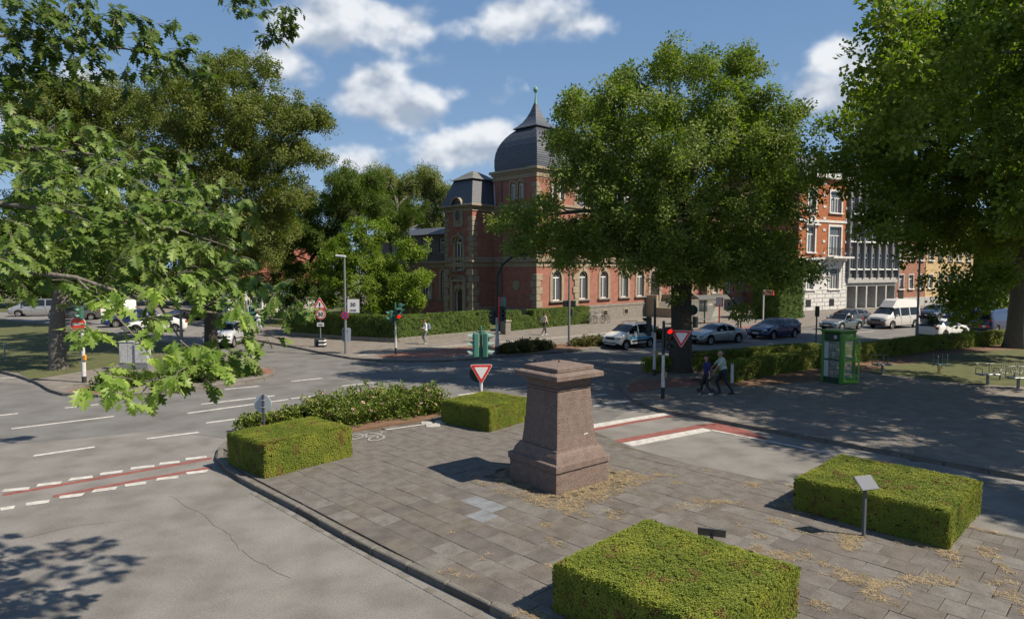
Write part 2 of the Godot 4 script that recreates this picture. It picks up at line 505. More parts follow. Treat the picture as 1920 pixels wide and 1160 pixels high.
func island() -> void:
	var b := MB.new()
	var poly := v2(ISLAND)
	b.prism(poly, -0.2, 0.10)
	var root := structure("plaza_paving", b, grain("joint", lin(0.068, 0.059, 0.048), lin(0.135, 0.119, 0.095), 1.6, 0.97, 0.2, 0.5, 12))
	# slabs laid in rows along the island
	var tones := [
		grain("slab_grey", lin(0.095, 0.087, 0.079), lin(0.162, 0.150, 0.138), 1.1, 0.9, 0.35, 0.3, 13),
		grain("slab_brown", lin(0.087, 0.076, 0.065), lin(0.150, 0.133, 0.117), 1.3, 0.9, 0.3, 0.3, 14),
		grain("slab_pale", lin(0.111, 0.104, 0.096), lin(0.178, 0.168, 0.157), 1.0, 0.9, 0.4, 0.3, 15),
		grain("slab_dark", lin(0.076, 0.068, 0.063), lin(0.133, 0.122, 0.113), 1.2, 0.9, 0.3, 0.3, 16)]
	var blue := grain("slab_blue", lin(0.130, 0.142, 0.158), lin(0.20, 0.215, 0.235), 1.2, 0.85, 0.4, 0.2, 17)
	var bed := v2(BED)
	var spots := []
	var o := Vector3(-2.89, 0.12, -11.89)
	var sz := 0.5
	for j in range(0, 22):
		var off := 0.25 if j % 2 == 1 else 0.0
		if j % 5 == 3: off += 0.12
		for i in range(-34, 30):
			var p := o + V * (0.22 + (j + 0.5) * sz) + U * ((i + 0.5) * sz + off)
			var q := Vector2(p.x, p.z)
			if p.z > -6.0: continue
			var inside := true
			for c in [U + V, U - V, -U + V, -U - V]:
				var e: Vector3 = p + c * 0.25
				if not Geometry2D.is_point_in_polygon(Vector2(e.x, e.z), poly) or Geometry2D.is_point_in_polygon(Vector2(e.x, e.z), bed): inside = false
			if not inside: continue
			var r := p - Vector3(1.12, 0, -15.5)
			if absf(r.dot(U)) < 1.3 and absf(r.dot(V)) < 1.3: continue
			spots.append(p)
	spots.sort_custom(func(a, e): return a.length_squared() < e.length_squared())
	var shapes := []
	for k in 3:
		b = MB.new()
		b.box(Vector3.ZERO, Vector3(0.493 - k * 0.003, 0.05, 0.492 + k * 0.002), 0.005)
		shapes.append(b.mesh())
	var rest := MB.new()
	var turn := Basis(U, Vector3.UP, U.cross(Vector3.UP))
	var blues := [Vector3(-0.35, 0.12, -13.55), Vector3(-0.59, 0.12, -12.91), Vector3(0.02, 0.12, -14.13), Vector3(-0.82, 0.12, -14.17)]
	for i in spots.size():
		var p: Vector3 = spots[i] + Vector3(0, -0.013 + rnd(-0.004, 0.004), 0)
		var t := turn * Basis.from_euler(Vector3(rnd(-0.006, 0.006), rnd(-0.012, 0.012), rnd(-0.006, 0.006)))
		var m: Material = tones[rng.randi() % 4]
		for q in blues:
			if Vector2(p.x - q.x, p.z - q.z).length() < 0.26: m = blue
		if i < 300:
			var s := partm("slab", shapes[rng.randi() % 3], m, root)
			s.transform = Transform3D(t, p)
		else:
			rest.box(p, Vector3(0.49, 0.05, 0.49), 0.0, t)
	var far := part("far_slabs", rest, tones[0], root)
	far.set_meta("kind", "stuff")
	sheet("planting_bed", BED, 0.02, 0.15, soil(), root)
	# pale tactile slabs and the cycle track's edge by the planting bed
	var wl := white_line()
	var wy := 0.146
	line_on(Vector3(-3.97, 0.12, -20.26), Vector3(-2.90, 0.12, -20.96), 0.1, wy, wl, root, "cycle_line")
	for p in [[Vector3(-2.74, 0.12, -21.18), 0.34], [Vector3(-2.54, 0.12, -20.82), 0.34], [Vector3(-2.41, 0.12, -21.26), 0.34]]:
		b = MB.new()
		b.box(Vector3.ZERO, Vector3(0.45, 0.03, 0.4), 0.005, Basis(Vector3.UP, 0.15))
		var s := part("tactile_slab", b, grain("slab_tactile", lin(0.3, 0.29, 0.27), lin(0.42, 0.41, 0.385), 2.0, 0.9, 0.5, 0.2, 18), root)
		s.position = p[0] + Vector3(0, 0.022, 0)
	# bicycle sign painted on the paving
	b = MB.new()
	var bo := Vector3(-4.33, 0.12, -19.47)
	b.xf = Transform3D(Basis(Vector3(1, 0, 0.25).normalized() * 0.95, Vector3.UP, Vector3(-0.25, 0, 1).normalized() * 1.5), bo + Vector3(0, 0.026, 0))
	for w in [-0.36, 0.36]:
		for k in 16:
			var a0 := TAU * k / 16.0
			var a1 := TAU * (k + 1) / 16.0
			var c := Vector3(w, 0, 0.1)
			b.quado(c + Vector3(cos(a0), 0, sin(a0)) * 0.24, c + Vector3(cos(a1), 0, sin(a1)) * 0.24, c + Vector3(cos(a1), 0, sin(a1)) * 0.18, c + Vector3(cos(a0), 0, sin(a0)) * 0.18, Vector3.UP)
	for s in [[Vector3(-0.36, 0, 0.1), Vector3(-0.18, 0, -0.25)], [Vector3(-0.18, 0, -0.25), Vector3(0.24, 0, -0.25)], [Vector3(0.24, 0, -0.25), Vector3(0.0, 0, 0.1)], [Vector3(0, 0, 0.1), Vector3(-0.22, 0, -0.2)], [Vector3(0.36, 0, 0.1), Vector3(0.2, 0, -0.4)], [Vector3(0.1, 0, -0.4), Vector3(0.3, 0, -0.4)]]:
		var d: Vector3 = (s[1] - s[0]).normalized().cross(Vector3.UP) * 0.026
		b.quado(s[0] - d, s[1] - d, s[1] + d, s[0] + d, Vector3.UP)
	part("bicycle_marking", b, grain("worn_line", lin(0.17, 0.16, 0.15), lin(0.34, 0.33, 0.31), 2.2, 0.9), root)
	# kerb round the open sides
	kerb("plaza_kerb", [Vector3(3.2, 0, -6.2), Vector3(-0.09, 0.12, -9.34), Vector3(-2.89, 0.12, -11.89), Vector3(-4.62, 0.12, -13.68), Vector3(-5.98, 0.12, -14.99), Vector3(-6.81, 0.12, -15.82), Vector3(-7.48, 0.12, -16.61), Vector3(-8.02, 0.12, -17.44), Vector3(-8.35, 0.12, -18.34), Vector3(-8.53, 0.12, -19.53), Vector3(-8.46, 0.12, -20.96), Vector3(-7.78, 0.12, -22.52), Vector3(-6.18, 0.12, -23.49), Vector3(-4.00, 0.12, -24.34), Vector3(-2.62, 0.12, -24.53), Vector3(-1.10, 0.12, -24.24), Vector3(0.39, 0.12, -23.58), Vector3(1.64, 0.12, -22.11), Vector3(2.54, 0.12, -20.32)], 0.135, 0.15, 0.98, kerbing())
	# gutter stones at the foot of the kerb
	b = MB.new()
	b.box(Vector3.ZERO, Vector3(0.23, 0.02, 0.14), 0.004)
	var gm := b.mesh()
	var gut := Node3D.new()
	gut.name = "gutter"
	gut.set_meta("kind", "structure")
	add_child(gut)
	var ga := Vector3(2.2, 0, -6.9)
	var gb := Vector3(-6.15, 0.00, -15.16)
	var gd := (gb - ga).normalized()
	var gn := int(ga.distance_to(gb) / 0.25)
	for i in gn:
		var s := partm("gutter_stone", gm, asphalt() if rng.randf() < 0.45 else kerbing(), gut)
		s.transform = Transform3D(Basis(gd, Vector3.UP, gd.cross(Vector3.UP)), ga + gd * (i * 0.25 + 0.1) + gd.cross(Vector3.UP) * -0.09 + Vector3(0, 0.0, 0))
	# dry grass: round the pedestal's foot and in drifts over the slabs
	var blade := MB.new()
	for k in 7:
		var a := k * 0.9
		var p := Vector3(rnd(-0.05, 0.05), 0, rnd(-0.05, 0.05))
		var d := Vector3(cos(a), rnd(0.02, 0.2), sin(a)) * rnd(0.06, 0.13)
		var s := d.cross(Vector3.UP).normalized() * 0.005
		blade.col = Color(1, 1, 1) * rnd(0.75, 1.1)
		blade.trio(p - s, p + s, p + d, Vector3.UP)
		blade.trio(p - s * 0.8 - d * 0.8, p + s * 0.8, p, Vector3.UP)
	var xfs := []
	var cols := PackedColorArray()
	var f := noise(0.9, FastNoiseLite.TYPE_SIMPLEX_SMOOTH, 4, 41)
	for i in 60000:
		var p := Vector3(rnd(-2.0, 11.0), 0.14, rnd(-17.5, -6.5))
		if not Geometry2D.is_point_in_polygon(Vector2(p.x, p.z), poly): continue
		var r := p - Vector3(1.12, 0, -15.5)
		var ring := maxf(absf(r.dot(U)), absf(r.dot(V)))
		var want := 0.0
		if ring < 1.75:
			want = clampf((1.8 - ring) * 2.0, 0.0, 1.0) * clampf(0.55 + f.get_noise_2d(p.x * 1.5, p.z * 1.5) * 1.6 + r.x * 0.22 + r.z * 0.25, 0.0, 1.0)
		else:
			want = clampf(f.get_noise_2d(p.x, p.z) * 2.6 - 0.75 + clampf((p.x - 3.5) * 0.14, -0.9, 0.35) + clampf((p.z + 12.5) * 0.1, -0.4, 0.25), 0.0, 0.75)
		if rng.randf() > want * 0.72: continue
		xfs.append(Transform3D(Basis(Vector3.UP, rnd(0, TAU)).scaled(Vector3.ONE * rnd(0.6, 1.3)), p))
		var t := rnd(0.0, 1.0)
		cols.append(Color(0.36, 0.285, 0.165).lerp(Color(0.17, 0.125, 0.075), t))
	var dry := mass("dry_grass", blade.mesh(), vcol("straw", 0.9), xfs, cols, self)
	tag(dry, "pale dry grass drifted over the slabs and round the pedestal's foot", "dry grass", "", "stuff")

func streets() -> void:
	var wl := white_line()
	var rl := red_line()
	var road: Node = get_node("road")
	# darker resurfaced carriageway of the main road
	sheet("main_carriageway", [Vector3(-21.68, 0.00, -15.78), Vector3(-18.31, 0.00, -17.60), Vector3(-15.01, 0.00, -18.95), Vector3(-13.18, 0.00, -19.74), Vector3(-11.31, 0.00, -20.81), Vector3(-8.79, 0.00, -19.74), Vector3(-8.43, 0.00, -20.88), Vector3(-7.88, 0.00, -22.81), Vector3(-6.25, 0.00, -23.77), Vector3(-2.66, 0.00, -24.92), Vector3(-1.11, 0.00, -24.62), Vector3(0.78, 0.00, -23.86), Vector3(1.66, 0.00, -22.39), Vector3(2.59, 0.00, -20.53), Vector3(4.19, 0.00, -23.68), Vector3(4.77, 0.00, -28.20), Vector3(5.65, 0.00, -31.32), Vector3(7.67, 0.00, -32.29), Vector3(12.68, 0.00, -35.21), Vector3(21.03, 0.00, -40.18), Vector3(38.19, 0.00, -49.75), Vector3(72.78, 0.00, -66.61), Vector3(98.77, 0.00, -90.52), Vector3(57.74, 0.00, -75.38), Vector3(40.62, 0.00, -67.32), Vector3(25.80, 0.00, -58.56), Vector3(10.78, 0.00, -47.13), Vector3(3.53, 0.00, -41.52), Vector3(-0.80, 0.00, -38.93), Vector3(-4.80, 0.00, -36.65), Vector3(-7.24, 0.00, -36.87), Vector3(-9.81, 0.00, -38.69), Vector3(-14.04, 0.00, -42.94), Vector3(-19.25, 0.00, -48.59), Vector3(-26.27, 0.00, -57.49), Vector3(-22.17, 0.00, -46.78), Vector3(-17.69, 0.00, -39.67), Vector3(-14.45, 0.00, -36.02), Vector3(-12.04, 0.00, -33.33), Vector3(-11.74, 0.00, -31.01), Vector3(-12.51, 0.00, -29.40), Vector3(-14.62, 0.00, -26.97), Vector3(-16.96, 0.00, -26.51), Vector3(-18.53, 0.00, -26.74), Vector3(-21.16, 0.00, -28.99), Vector3(-23.47, 0.00, -29.82), Vector3(-33.59, 0.00, -24.62)], -0.1, 0.004, asphalt_dark(), road)
	for l in [[Vector3(-18.73, 0.00, -22.31), Vector3(-17.71, 0.00, -23.23)], [Vector3(-16.65, 0.00, -24.14), Vector3(-15.53, 0.00, -25.02)], [Vector3(-16.22, 0.00, -20.95), Vector3(-13.98, 0.00, -22.76)], [Vector3(-13.25, 0.00, -17.85), Vector3(-12.12, 0.00, -18.78)], [Vector3(-11.13, 0.00, -19.68), Vector3(-9.93, 0.00, -20.49)], [Vector3(-11.90, 0.00, -24.82), Vector3(-9.71, 0.00, -26.51)], [Vector3(-11.65, 0.00, -23.23), Vector3(-8.90, 0.00, -25.74)], [Vector3(-8.83, 0.00, -25.90), Vector3(-8.01, 0.00, -26.51)], [Vector3(-10.27, 0.00, -21.76), Vector3(-9.01, 0.00, -22.72)], [Vector3(-12.36, 0.00, -27.94), Vector3(-11.17, 0.00, -28.72)], [Vector3(-10.17, 0.00, -29.96), Vector3(-9.00, 0.00, -30.85)], [Vector3(-7.54, 0.00, -28.72), Vector3(-5.31, 0.00, -30.40)], [Vector3(-7.99, 0.00, -31.96), Vector3(-6.88, 0.00, -32.80)], [Vector3(-8.56, 0.00, -23.23), Vector3(-7.37, 0.00, -24.05)], [Vector3(-2.25, 0.00, -26.63), Vector3(-1.34, 0.00, -27.21)], [Vector3(-0.41, 0.00, -27.94), Vector3(0.63, 0.00, -28.59)], [Vector3(-5.88, 0.00, -33.87), Vector3(-4.71, 0.00, -34.62)], [Vector3(-24.28, 0.00, -30.85), Vector3(-23.40, 0.00, -31.16)]]:
		line_on(l[0], l[1], 0.17, 0.011, wl, road)
	for l in [[Vector3(-1.05, 0.00, -34.52), Vector3(-0.73, 0.00, -34.24)], [Vector3(-0.61, 0.00, -34.11), Vector3(-0.31, 0.00, -33.87)], [Vector3(-0.19, 0.00, -33.76), Vector3(0.08, 0.00, -33.51)], [Vector3(4.31, 0.00, -34.43), Vector3(4.66, 0.00, -34.05)], [Vector3(4.77, 0.00, -33.87), Vector3(5.08, 0.00, -33.33)], [Vector3(5.19, 0.00, -33.33), Vector3(5.51, 0.00, -32.80)], [Vector3(5.64, 0.00, -32.80), Vector3(5.95, 0.00, -32.29)], [Vector3(3.67, 0.00, -28.85), Vector3(4.06, 0.00, -28.46)], [Vector3(4.12, 0.00, -28.20), Vector3(4.40, 0.00, -27.94)]]:
		line_on(l[0], l[1], 0.13, 0.011, wl, road, "guide_dash")
	for l in [[Vector3(3.06, 0.00, -24.52), Vector3(3.51, 0.00, -24.72)], [Vector3(3.62, 0.00, -24.92), Vector3(4.07, 0.00, -25.12)], [Vector3(4.12, 0.00, -25.22), Vector3(4.60, 0.00, -25.43)], [Vector3(3.12, 0.00, -26.40), Vector3(3.33, 0.00, -26.51)], [Vector3(3.45, 0.00, -26.63), Vector3(3.92, 0.00, -26.86)]]:
		line_on(l[0], l[1], 0.3, 0.011, wl, road, "crossing_dash")
	# lane line and edge line of the far street
	line_on(Vector3(12.05, 0.00, -44.15), Vector3(21.94, 0.00, -49.75), 0.15, 0.011, wl, road)
	line_on(Vector3(3.78, 0.00, -42.07), Vector3(11.43, 0.00, -42.36), 0.15, 0.011, wl, road)
	line_on(Vector3(25.17, 0.00, -51.38), Vector3(30.25, 0.00, -54.50), 0.15, 0.011, wl, road)
	# cycle crossing with red edges
	for l in [[Vector3(-12.29, 0.00, -14.75), Vector3(-11.98, 0.00, -14.93)], [Vector3(-11.87, 0.00, -15.01), Vector3(-11.39, 0.00, -15.16)], [Vector3(-11.34, 0.00, -15.38), Vector3(-10.93, 0.00, -15.58)], [Vector3(-10.87, 0.00, -15.82), Vector3(-10.45, 0.00, -16.03)], [Vector3(-10.38, 0.00, -16.24), Vector3(-9.97, 0.00, -16.46)], [Vector3(-9.90, 0.00, -16.69), Vector3(-9.42, 0.00, -16.92)], [Vector3(-9.36, 0.00, -17.11), Vector3(-8.91, 0.00, -17.30)], [Vector3(-8.86, 0.00, -17.55), Vector3(-8.41, 0.00, -17.77)], [Vector3(-11.24, 0.00, -13.54), Vector3(-11.07, 0.00, -13.72)], [Vector3(-11.01, 0.00, -13.81), Vector3(-10.79, 0.00, -13.94)], [Vector3(-10.69, 0.00, -14.10), Vector3(-10.31, 0.00, -14.30)], [Vector3(-10.26, 0.00, -14.54), Vector3(-9.83, 0.00, -14.75)], [Vector3(-9.76, 0.00, -14.97), Vector3(-9.34, 0.00, -15.19)], [Vector3(-9.26, 0.00, -15.35), Vector3(-8.84, 0.00, -15.58)], [Vector3(-8.74, 0.00, -15.82), Vector3(-8.29, 0.00, -16.03)], [Vector3(-8.24, 0.00, -16.29), Vector3(-7.79, 0.00, -16.51)]]:
		line_on(l[0], l[1], 0.22, 0.011, wl, road, "crossing_dash")
	sheet("red_edge", [Vector3(-11.72, 0.00, -14.79), Vector3(-10.13, 0.00, -16.12), Vector3(-8.26, 0.00, -17.72), Vector3(-8.17, 0.00, -17.55), Vector3(-10.03, 0.00, -15.95), Vector3(-11.61, 0.00, -14.65)], -0.02, 0.008, rl, road)
	sheet("red_edge", [Vector3(-10.49, 0.00, -14.68), Vector3(-9.27, 0.00, -15.78), Vector3(-7.88, 0.00, -16.89), Vector3(-7.79, 0.00, -16.71), Vector3(-9.18, 0.00, -15.62), Vector3(-10.39, 0.00, -14.54)], -0.02, 0.008, rl, road)
	sheet("red_edge", [Vector3(2.63, 0.00, -20.99), Vector3(4.18, 0.00, -22.07), Vector3(5.62, 0.00, -22.93), Vector3(5.78, 0.00, -22.81), Vector3(4.12, 0.00, -21.76), Vector3(2.59, 0.00, -20.67)], -0.02, 0.008, rl, road)
	sheet("white_edge", [Vector3(2.70, 0.00, -21.57), Vector3(5.47, 0.00, -23.32), Vector3(5.73, 0.00, -23.06), Vector3(4.19, 0.00, -22.11), Vector3(2.63, 0.00, -21.02)], -0.02, 0.011, wl, road)
	sheet("red_edge", [Vector3(3.02, 0.00, -19.49), Vector3(4.74, 0.00, -20.57), Vector3(6.24, 0.00, -21.53), Vector3(6.84, 0.00, -21.76), Vector3(7.54, 0.00, -20.81), Vector3(7.81, 0.00, -19.74), Vector3(7.59, 0.00, -19.59), Vector3(6.51, 0.00, -20.81), Vector3(6.22, 0.00, -21.09), Vector3(4.65, 0.00, -20.13), Vector3(3.25, 0.00, -19.25)], -0.02, 0.008, rl, road)
	sheet("white_edge", [Vector3(3.28, 0.00, -19.19), Vector3(4.62, 0.00, -20.03), Vector3(6.20, 0.00, -21.02), Vector3(6.46, 0.00, -20.74), Vector3(4.88, 0.00, -19.74), Vector3(3.53, 0.00, -18.87)], -0.02, 0.011, wl, road)
	line_on(Vector3(6.38, 0.00, -20.81), Vector3(8.02, 0.00, -19.07), 0.13, 0.011, wl, road, "edge_line")
	line_on(Vector3(8.02, 0.00, -19.07), Vector3(9.33, 0.00, -17.65), 0.13, 0.011, wl, road, "edge_line")
	# tar-filled cracks
	var tar := plain("tar", lin(0.12, 0.115, 0.11), 0.9)
	for cr in [[Vector3(-7.83, 0.00, -14.65), Vector3(-6.67, 0.00, -13.66), Vector3(-6.02, 0.00, -12.93), Vector3(-5.52, 0.00, -12.53), Vector3(-4.99, 0.00, -11.80), Vector3(-4.26, 0.00, -11.10), Vector3(-3.74, 0.00, -10.65)], [Vector3(-10.29, 0.00, -17.01), Vector3(-10.77, 0.00, -18.12), Vector3(-10.94, 0.00, -19.37), Vector3(-10.97, 0.00, -19.87)], [Vector3(-9.40, 0.00, -12.28), Vector3(-8.71, 0.00, -12.93), Vector3(-7.90, 0.00, -13.21)]]:
		var b := MB.new()
		for i in cr.size() - 1:
			var a: Vector3 = cr[i]
			var e: Vector3 = cr[i + 1]
			var n := maxi(2, int(a.distance_to(e) / 0.3))
			var last := a
			for k in range(1, n + 1):
				var q := a.lerp(e, float(k) / n) + Vector3(rnd(-0.05, 0.05), 0, rnd(-0.05, 0.05))
				var s := (q - last).cross(Vector3.UP).normalized() * rnd(0.003, 0.008)
				b.quado(last - s + Vector3(0, 0.006, 0), q - s + Vector3(0, 0.006, 0), q + s + Vector3(0, 0.006, 0), last + s + Vector3(0, 0.006, 0), Vector3.UP)
				last = q
		part("crack", b, tar, road)
	# manhole cover
	var mh := MB.new()
	mh.xf = Transform3D(Basis.IDENTITY, Vector3(-8.80, 0.00, -35.01))
	mh.lathe([Vector2(0.4, 0.0), Vector2(0.4, 0.012), Vector2(0.34, 0.014), Vector2(0.33, 0.009), Vector2(0.0, 0.009)], 24)
	part("manhole_cover", mh, grain("iron", lin(0.09, 0.085, 0.08), lin(0.16, 0.15, 0.14), 3.0, 0.6), road)

	# --- pavement on the right, its lawn and bare earth
	var rk := [Vector3(7.24, 0.12, -32.72), Vector3(5.96, 0.12, -31.22), Vector3(5.39, 0.12, -30.28), Vector3(4.74, 0.12, -28.44), Vector3(4.62, 0.12, -27.17), Vector3(4.63, 0.12, -26.01), Vector3(4.75, 0.12, -24.83), Vector3(5.29, 0.12, -23.49), Vector3(6.56, 0.12, -22.15), Vector3(7.74, 0.12, -20.89), Vector3(8.78, 0.12, -19.73), Vector3(10.26, 0.12, -18.20), Vector3(11.44, 0.12, -16.85), Vector3(12.50, 0.12, -15.74), Vector3(13.95, 0.12, -14.13)]
	var right: Array = rk.duplicate()
	right.append_array([Vector3(48, 0, -9), Vector3(80, 0, -20), Vector3(80, 0, -62)])
	right.append_array([Vector3(38.83, 0.12, -50.59), Vector3(29.27, 0.12, -45.35), Vector3(21.36, 0.12, -40.82), Vector3(14.79, 0.12, -36.88), Vector3(9.36, 0.12, -33.63)])
	sheet("pavement", right, -0.2, 0.12, grain("grey_paving", lin(0.135, 0.122, 0.108), lin(0.225, 0.205, 0.184), 0.8, 0.93, 0.2, 0.4, 21))
	kerb("pavement_kerb", rk, 0.128, -0.16, 1.0, kerbing())
	sheet("earth", [Vector3(8.03, 0.12, -29.69), Vector3(10.74, 0.12, -31.22), Vector3(16.47, 0.12, -34.39), Vector3(19.92, 0.12, -36.88), Vector3(26.77, 0.12, -41.94), Vector3(35.09, 0.12, -46.04), Vector3(41.66, 0.12, -48.59), Vector3(37.53, 0.12, -42.52), Vector3(28.48, 0.12, -39.76), Vector3(25.01, 0.12, -37.79), Vector3(21.88, 0.12, -34.98), Vector3(19.60, 0.12, -33.81), Vector3(16.21, 0.12, -30.90), Vector3(13.37, 0.12, -29.12), Vector3(10.58, 0.12, -28.05), Vector3(8.59, 0.12, -28.31)], 0.1, 0.126, soil())
	sheet("lawn", [Vector3(17.44, 0.12, -31.87), Vector3(19.71, 0.12, -34.00), Vector3(21.94, 0.12, -35.08), Vector3(25.17, 0.12, -38.03), Vector3(28.67, 0.12, -40.02), Vector3(32.25, 0.12, -41.09), Vector3(41.36, 0.12, -42.52), Vector3(39.23, 0.12, -33.26), Vector3(27.09, 0.12, -25.57), Vector3(22.09, 0.12, -28.05), Vector3(20.06, 0.12, -28.64), Vector3(18.97, 0.12, -30.28), Vector3(17.87, 0.12, -31.30)], 0.1, 0.135, turf())
	sheet("red_paving", [Vector3(5.02, 0.12, -28.31), Vector3(5.84, 0.12, -29.69), Vector3(8.19, 0.12, -30.28), Vector3(9.01, 0.12, -29.69), Vector3(8.36, 0.12, -28.31), Vector3(6.58, 0.12, -27.67), Vector3(4.78, 0.12, -26.46)], 0.1, 0.126, grain("red_setts", lin(0.16, 0.075, 0.055), lin(0.27, 0.13, 0.10), 1.8, 0.92, 0.5, 0.4, 20))
	var mh2 := MB.new()
	mh2.xf = Transform3D(Basis(Vector3.UP, 0.5), Vector3(10.83, 0.12, -18.98))
	mh2.box(Vector3(0, 0.005, 0), Vector3(1.1, 0.02, 0.62), 0.004)
	mh2.box(Vector3(0, 0.018, 0), Vector3(0.2, 0.012, 0.07), 0.003)
	tag(part(numbered("inspection_cover"), mh2, grain("iron", Color(), Color(), 1), self), "flat rectangular iron cover set in the shaded pavement", "cover")
	var drain := thing("road_drain", "slotted iron drain grate in the gutter below the kerb", "drain", Vector3(11.09, 0.00, -17.50), -0.33)
	var db := MB.new()
	db.span(Vector3(-0.3, -0.02, -0.2), Vector3(0.3, 0.006, 0.2))
	part("frame", db, plain("drain_dark", lin(0.02, 0.02, 0.02), 0.8), drain)
	for i in 8:
		db = MB.new()
		db.box(Vector3(-0.26 + i * 0.075, 0.012, 0), Vector3(0.04, 0.014, 0.36), 0.003)
		part("bar", db, mats["iron"], drain)

	# --- pavement before the villa, running along the far street
	var lk := [Vector3(-32.73, 0.12, -63.71), Vector3(-26.13, 0.12, -57.19), Vector3(-22.40, 0.12, -52.77), Vector3(-18.86, 0.12, -47.61), Vector3(-16.41, 0.12, -45.02), Vector3(-13.90, 0.12, -42.52), Vector3(-12.74, 0.12, -41.23), Vector3(-11.44, 0.12, -39.76), Vector3(-10.08, 0.12, -38.38), Vector3(-9.01, 0.12, -37.33), Vector3(-7.16, 0.12, -36.44), Vector3(-4.74, 0.12, -36.22), Vector3(-2.72, 0.12, -36.88), Vector3(-0.78, 0.12, -38.38), Vector3(1.29, 0.12, -39.50), Vector3(3.46, 0.12, -40.68), Vector3(6.70, 0.12, -43.12), Vector3(10.61, 0.12, -46.38), Vector3(18.36, 0.12, -52.32), Vector3(25.31, 0.12, -57.46), Vector3(32.58, 0.12, -62.42), Vector3(40.10, 0.12, -66.47), Vector3(48.66, 0.12, -71.07), Vector3(57.07, 0.12, -74.51), Vector3(73.24, 0.12, -82.49)]
	var left: Array = lk.duplicate()
	left.append_array([Vector3(125, 0, -118), Vector3(60, 0, -148), Vector3(-60, 0, -148), Vector3(-74, 0, -120)])
	var villa_pave := sheet("pavement", left, -0.2, 0.12, grain("grey_paving", lin(0.135, 0.122, 0.108), lin(0.225, 0.205, 0.184), 0.8, 0.93, 0.2, 0.4, 21))
	kerb("pavement_kerb", lk.slice(3, 21), 0.128, 0.14, 1.0, kerbing())
	sheet("cycle_path", [Vector3(-8.09, 0.12, -38.03), Vector3(-6.50, 0.12, -39.76), Vector3(-3.77, 0.12, -41.94), Vector3(-1.25, 0.12, -43.74), Vector3(-0.94, 0.12, -41.09), Vector3(-2.54, 0.12, -38.75), Vector3(-4.54, 0.12, -36.99), Vector3(-6.64, 0.12, -36.88)], 0.1, 0.126, grain("red_setts", Color(), Color(), 1), villa_pave)
	sheet("pale_strip", [Vector3(-8.90, 0.12, -37.79), Vector3(-6.61, 0.12, -40.41), Vector3(-3.84, 0.12, -42.67), Vector3(-1.09, 0.12, -44.53), Vector3(1.52, 0.12, -46.38), Vector3(6.61, 0.12, -50.59), Vector3(12.95, 0.12, -56.66), Vector3(13.13, 0.12, -57.46), Vector3(6.72, 0.12, -51.44), Vector3(1.54, 0.12, -47.28), Vector3(-1.11, 0.12, -45.35), Vector3(-3.90, 0.12, -43.43), Vector3(-6.74, 0.12, -41.23), Vector3(-9.14, 0.12, -38.26)], 0.1, 0.126, grain("pale_setts", lin(0.22, 0.205, 0.18), lin(0.33, 0.31, 0.28), 1.5, 0.9, 0.4, 0.2, 22), villa_pave)
	sheet("verge_bed", [Vector3(-0.64, 0.12, -39.00), Vector3(1.31, 0.12, -40.02), Vector3(3.49, 0.12, -41.09), Vector3(6.77, 0.12, -43.58), Vector3(10.96, 0.12, -47.10), Vector3(11.36, 0.12, -50.59), Vector3(6.64, 0.12, -47.83), Vector3(2.86, 0.12, -43.74), Vector3(-0.50, 0.12, -40.82)], 0.1, 0.128, soil(), villa_pave)
	sheet("bus_bay_paving", [Vector3(11.61, 0.12, -48.21), Vector3(18.84, 0.12, -53.69), Vector3(24.72, 0.12, -58.28), Vector3(25.45, 0.12, -61.18), Vector3(20.25, 0.12, -57.73), Vector3(12.60, 0.12, -51.44)], 0.1, 0.126, grain("red_setts", Color(), Color(), 1), villa_pave)
	sheet("villa_lawn", [Vector3(1.2, 0, -56.2), Vector3(-3.5, 0, -53.2), Vector3(-9, 0, -51), Vector3(-20, 0, -57), Vector3(-40, 0, -70), Vector3(-30, 0, -95), Vector3(-6, 0, -66)], 0.1, 0.15, turf(), villa_pave)
	# --- grassy corner on the left with its paved rim
	var ik := [Vector3(-33.23, 0.12, -33.26), Vector3(-27.88, 0.12, -32.72), Vector3(-25.46, 0.12, -32.38), Vector3(-23.42, 0.12, -30.90), Vector3(-21.26, 0.12, -29.12), Vector3(-19.57, 0.12, -27.42), Vector3(-18.33, 0.12, -26.46), Vector3(-16.70, 0.12, -26.12), Vector3(-15.76, 0.12, -26.12), Vector3(-14.40, 0.12, -26.58), Vector3(-13.17, 0.12, -27.67), Vector3(-12.28, 0.12, -28.85), Vector3(-11.47, 0.12, -30.28), Vector3(-11.47, 0.12, -31.38), Vector3(-11.70, 0.12, -32.38), Vector3(-12.30, 0.12, -33.44), Vector3(-14.19, 0.12, -35.38), Vector3(-15.88, 0.12, -37.33), Vector3(-17.48, 0.12, -39.00), Vector3(-18.86, 0.12, -40.82)]
	var isle: Array = ik.duplicate()
	isle.append_array([Vector3(-22.84, 0.12, -44.37), Vector3(-30.40, 0.12, -51.01), Vector3(-40.70, 0.12, -59.40), Vector3(-52.58, 0.12, -67.19), Vector3(-79.37, 0.12, -77.32)])
	isle.append(Vector3(-70, 0, -60))
	var corner := sheet("pavement", isle, -0.2, 0.12, grain("grey_paving", Color(), Color(), 1))
	kerb("pavement_kerb", ik.slice(2), 0.128, -0.13, 1.0, kerbing())
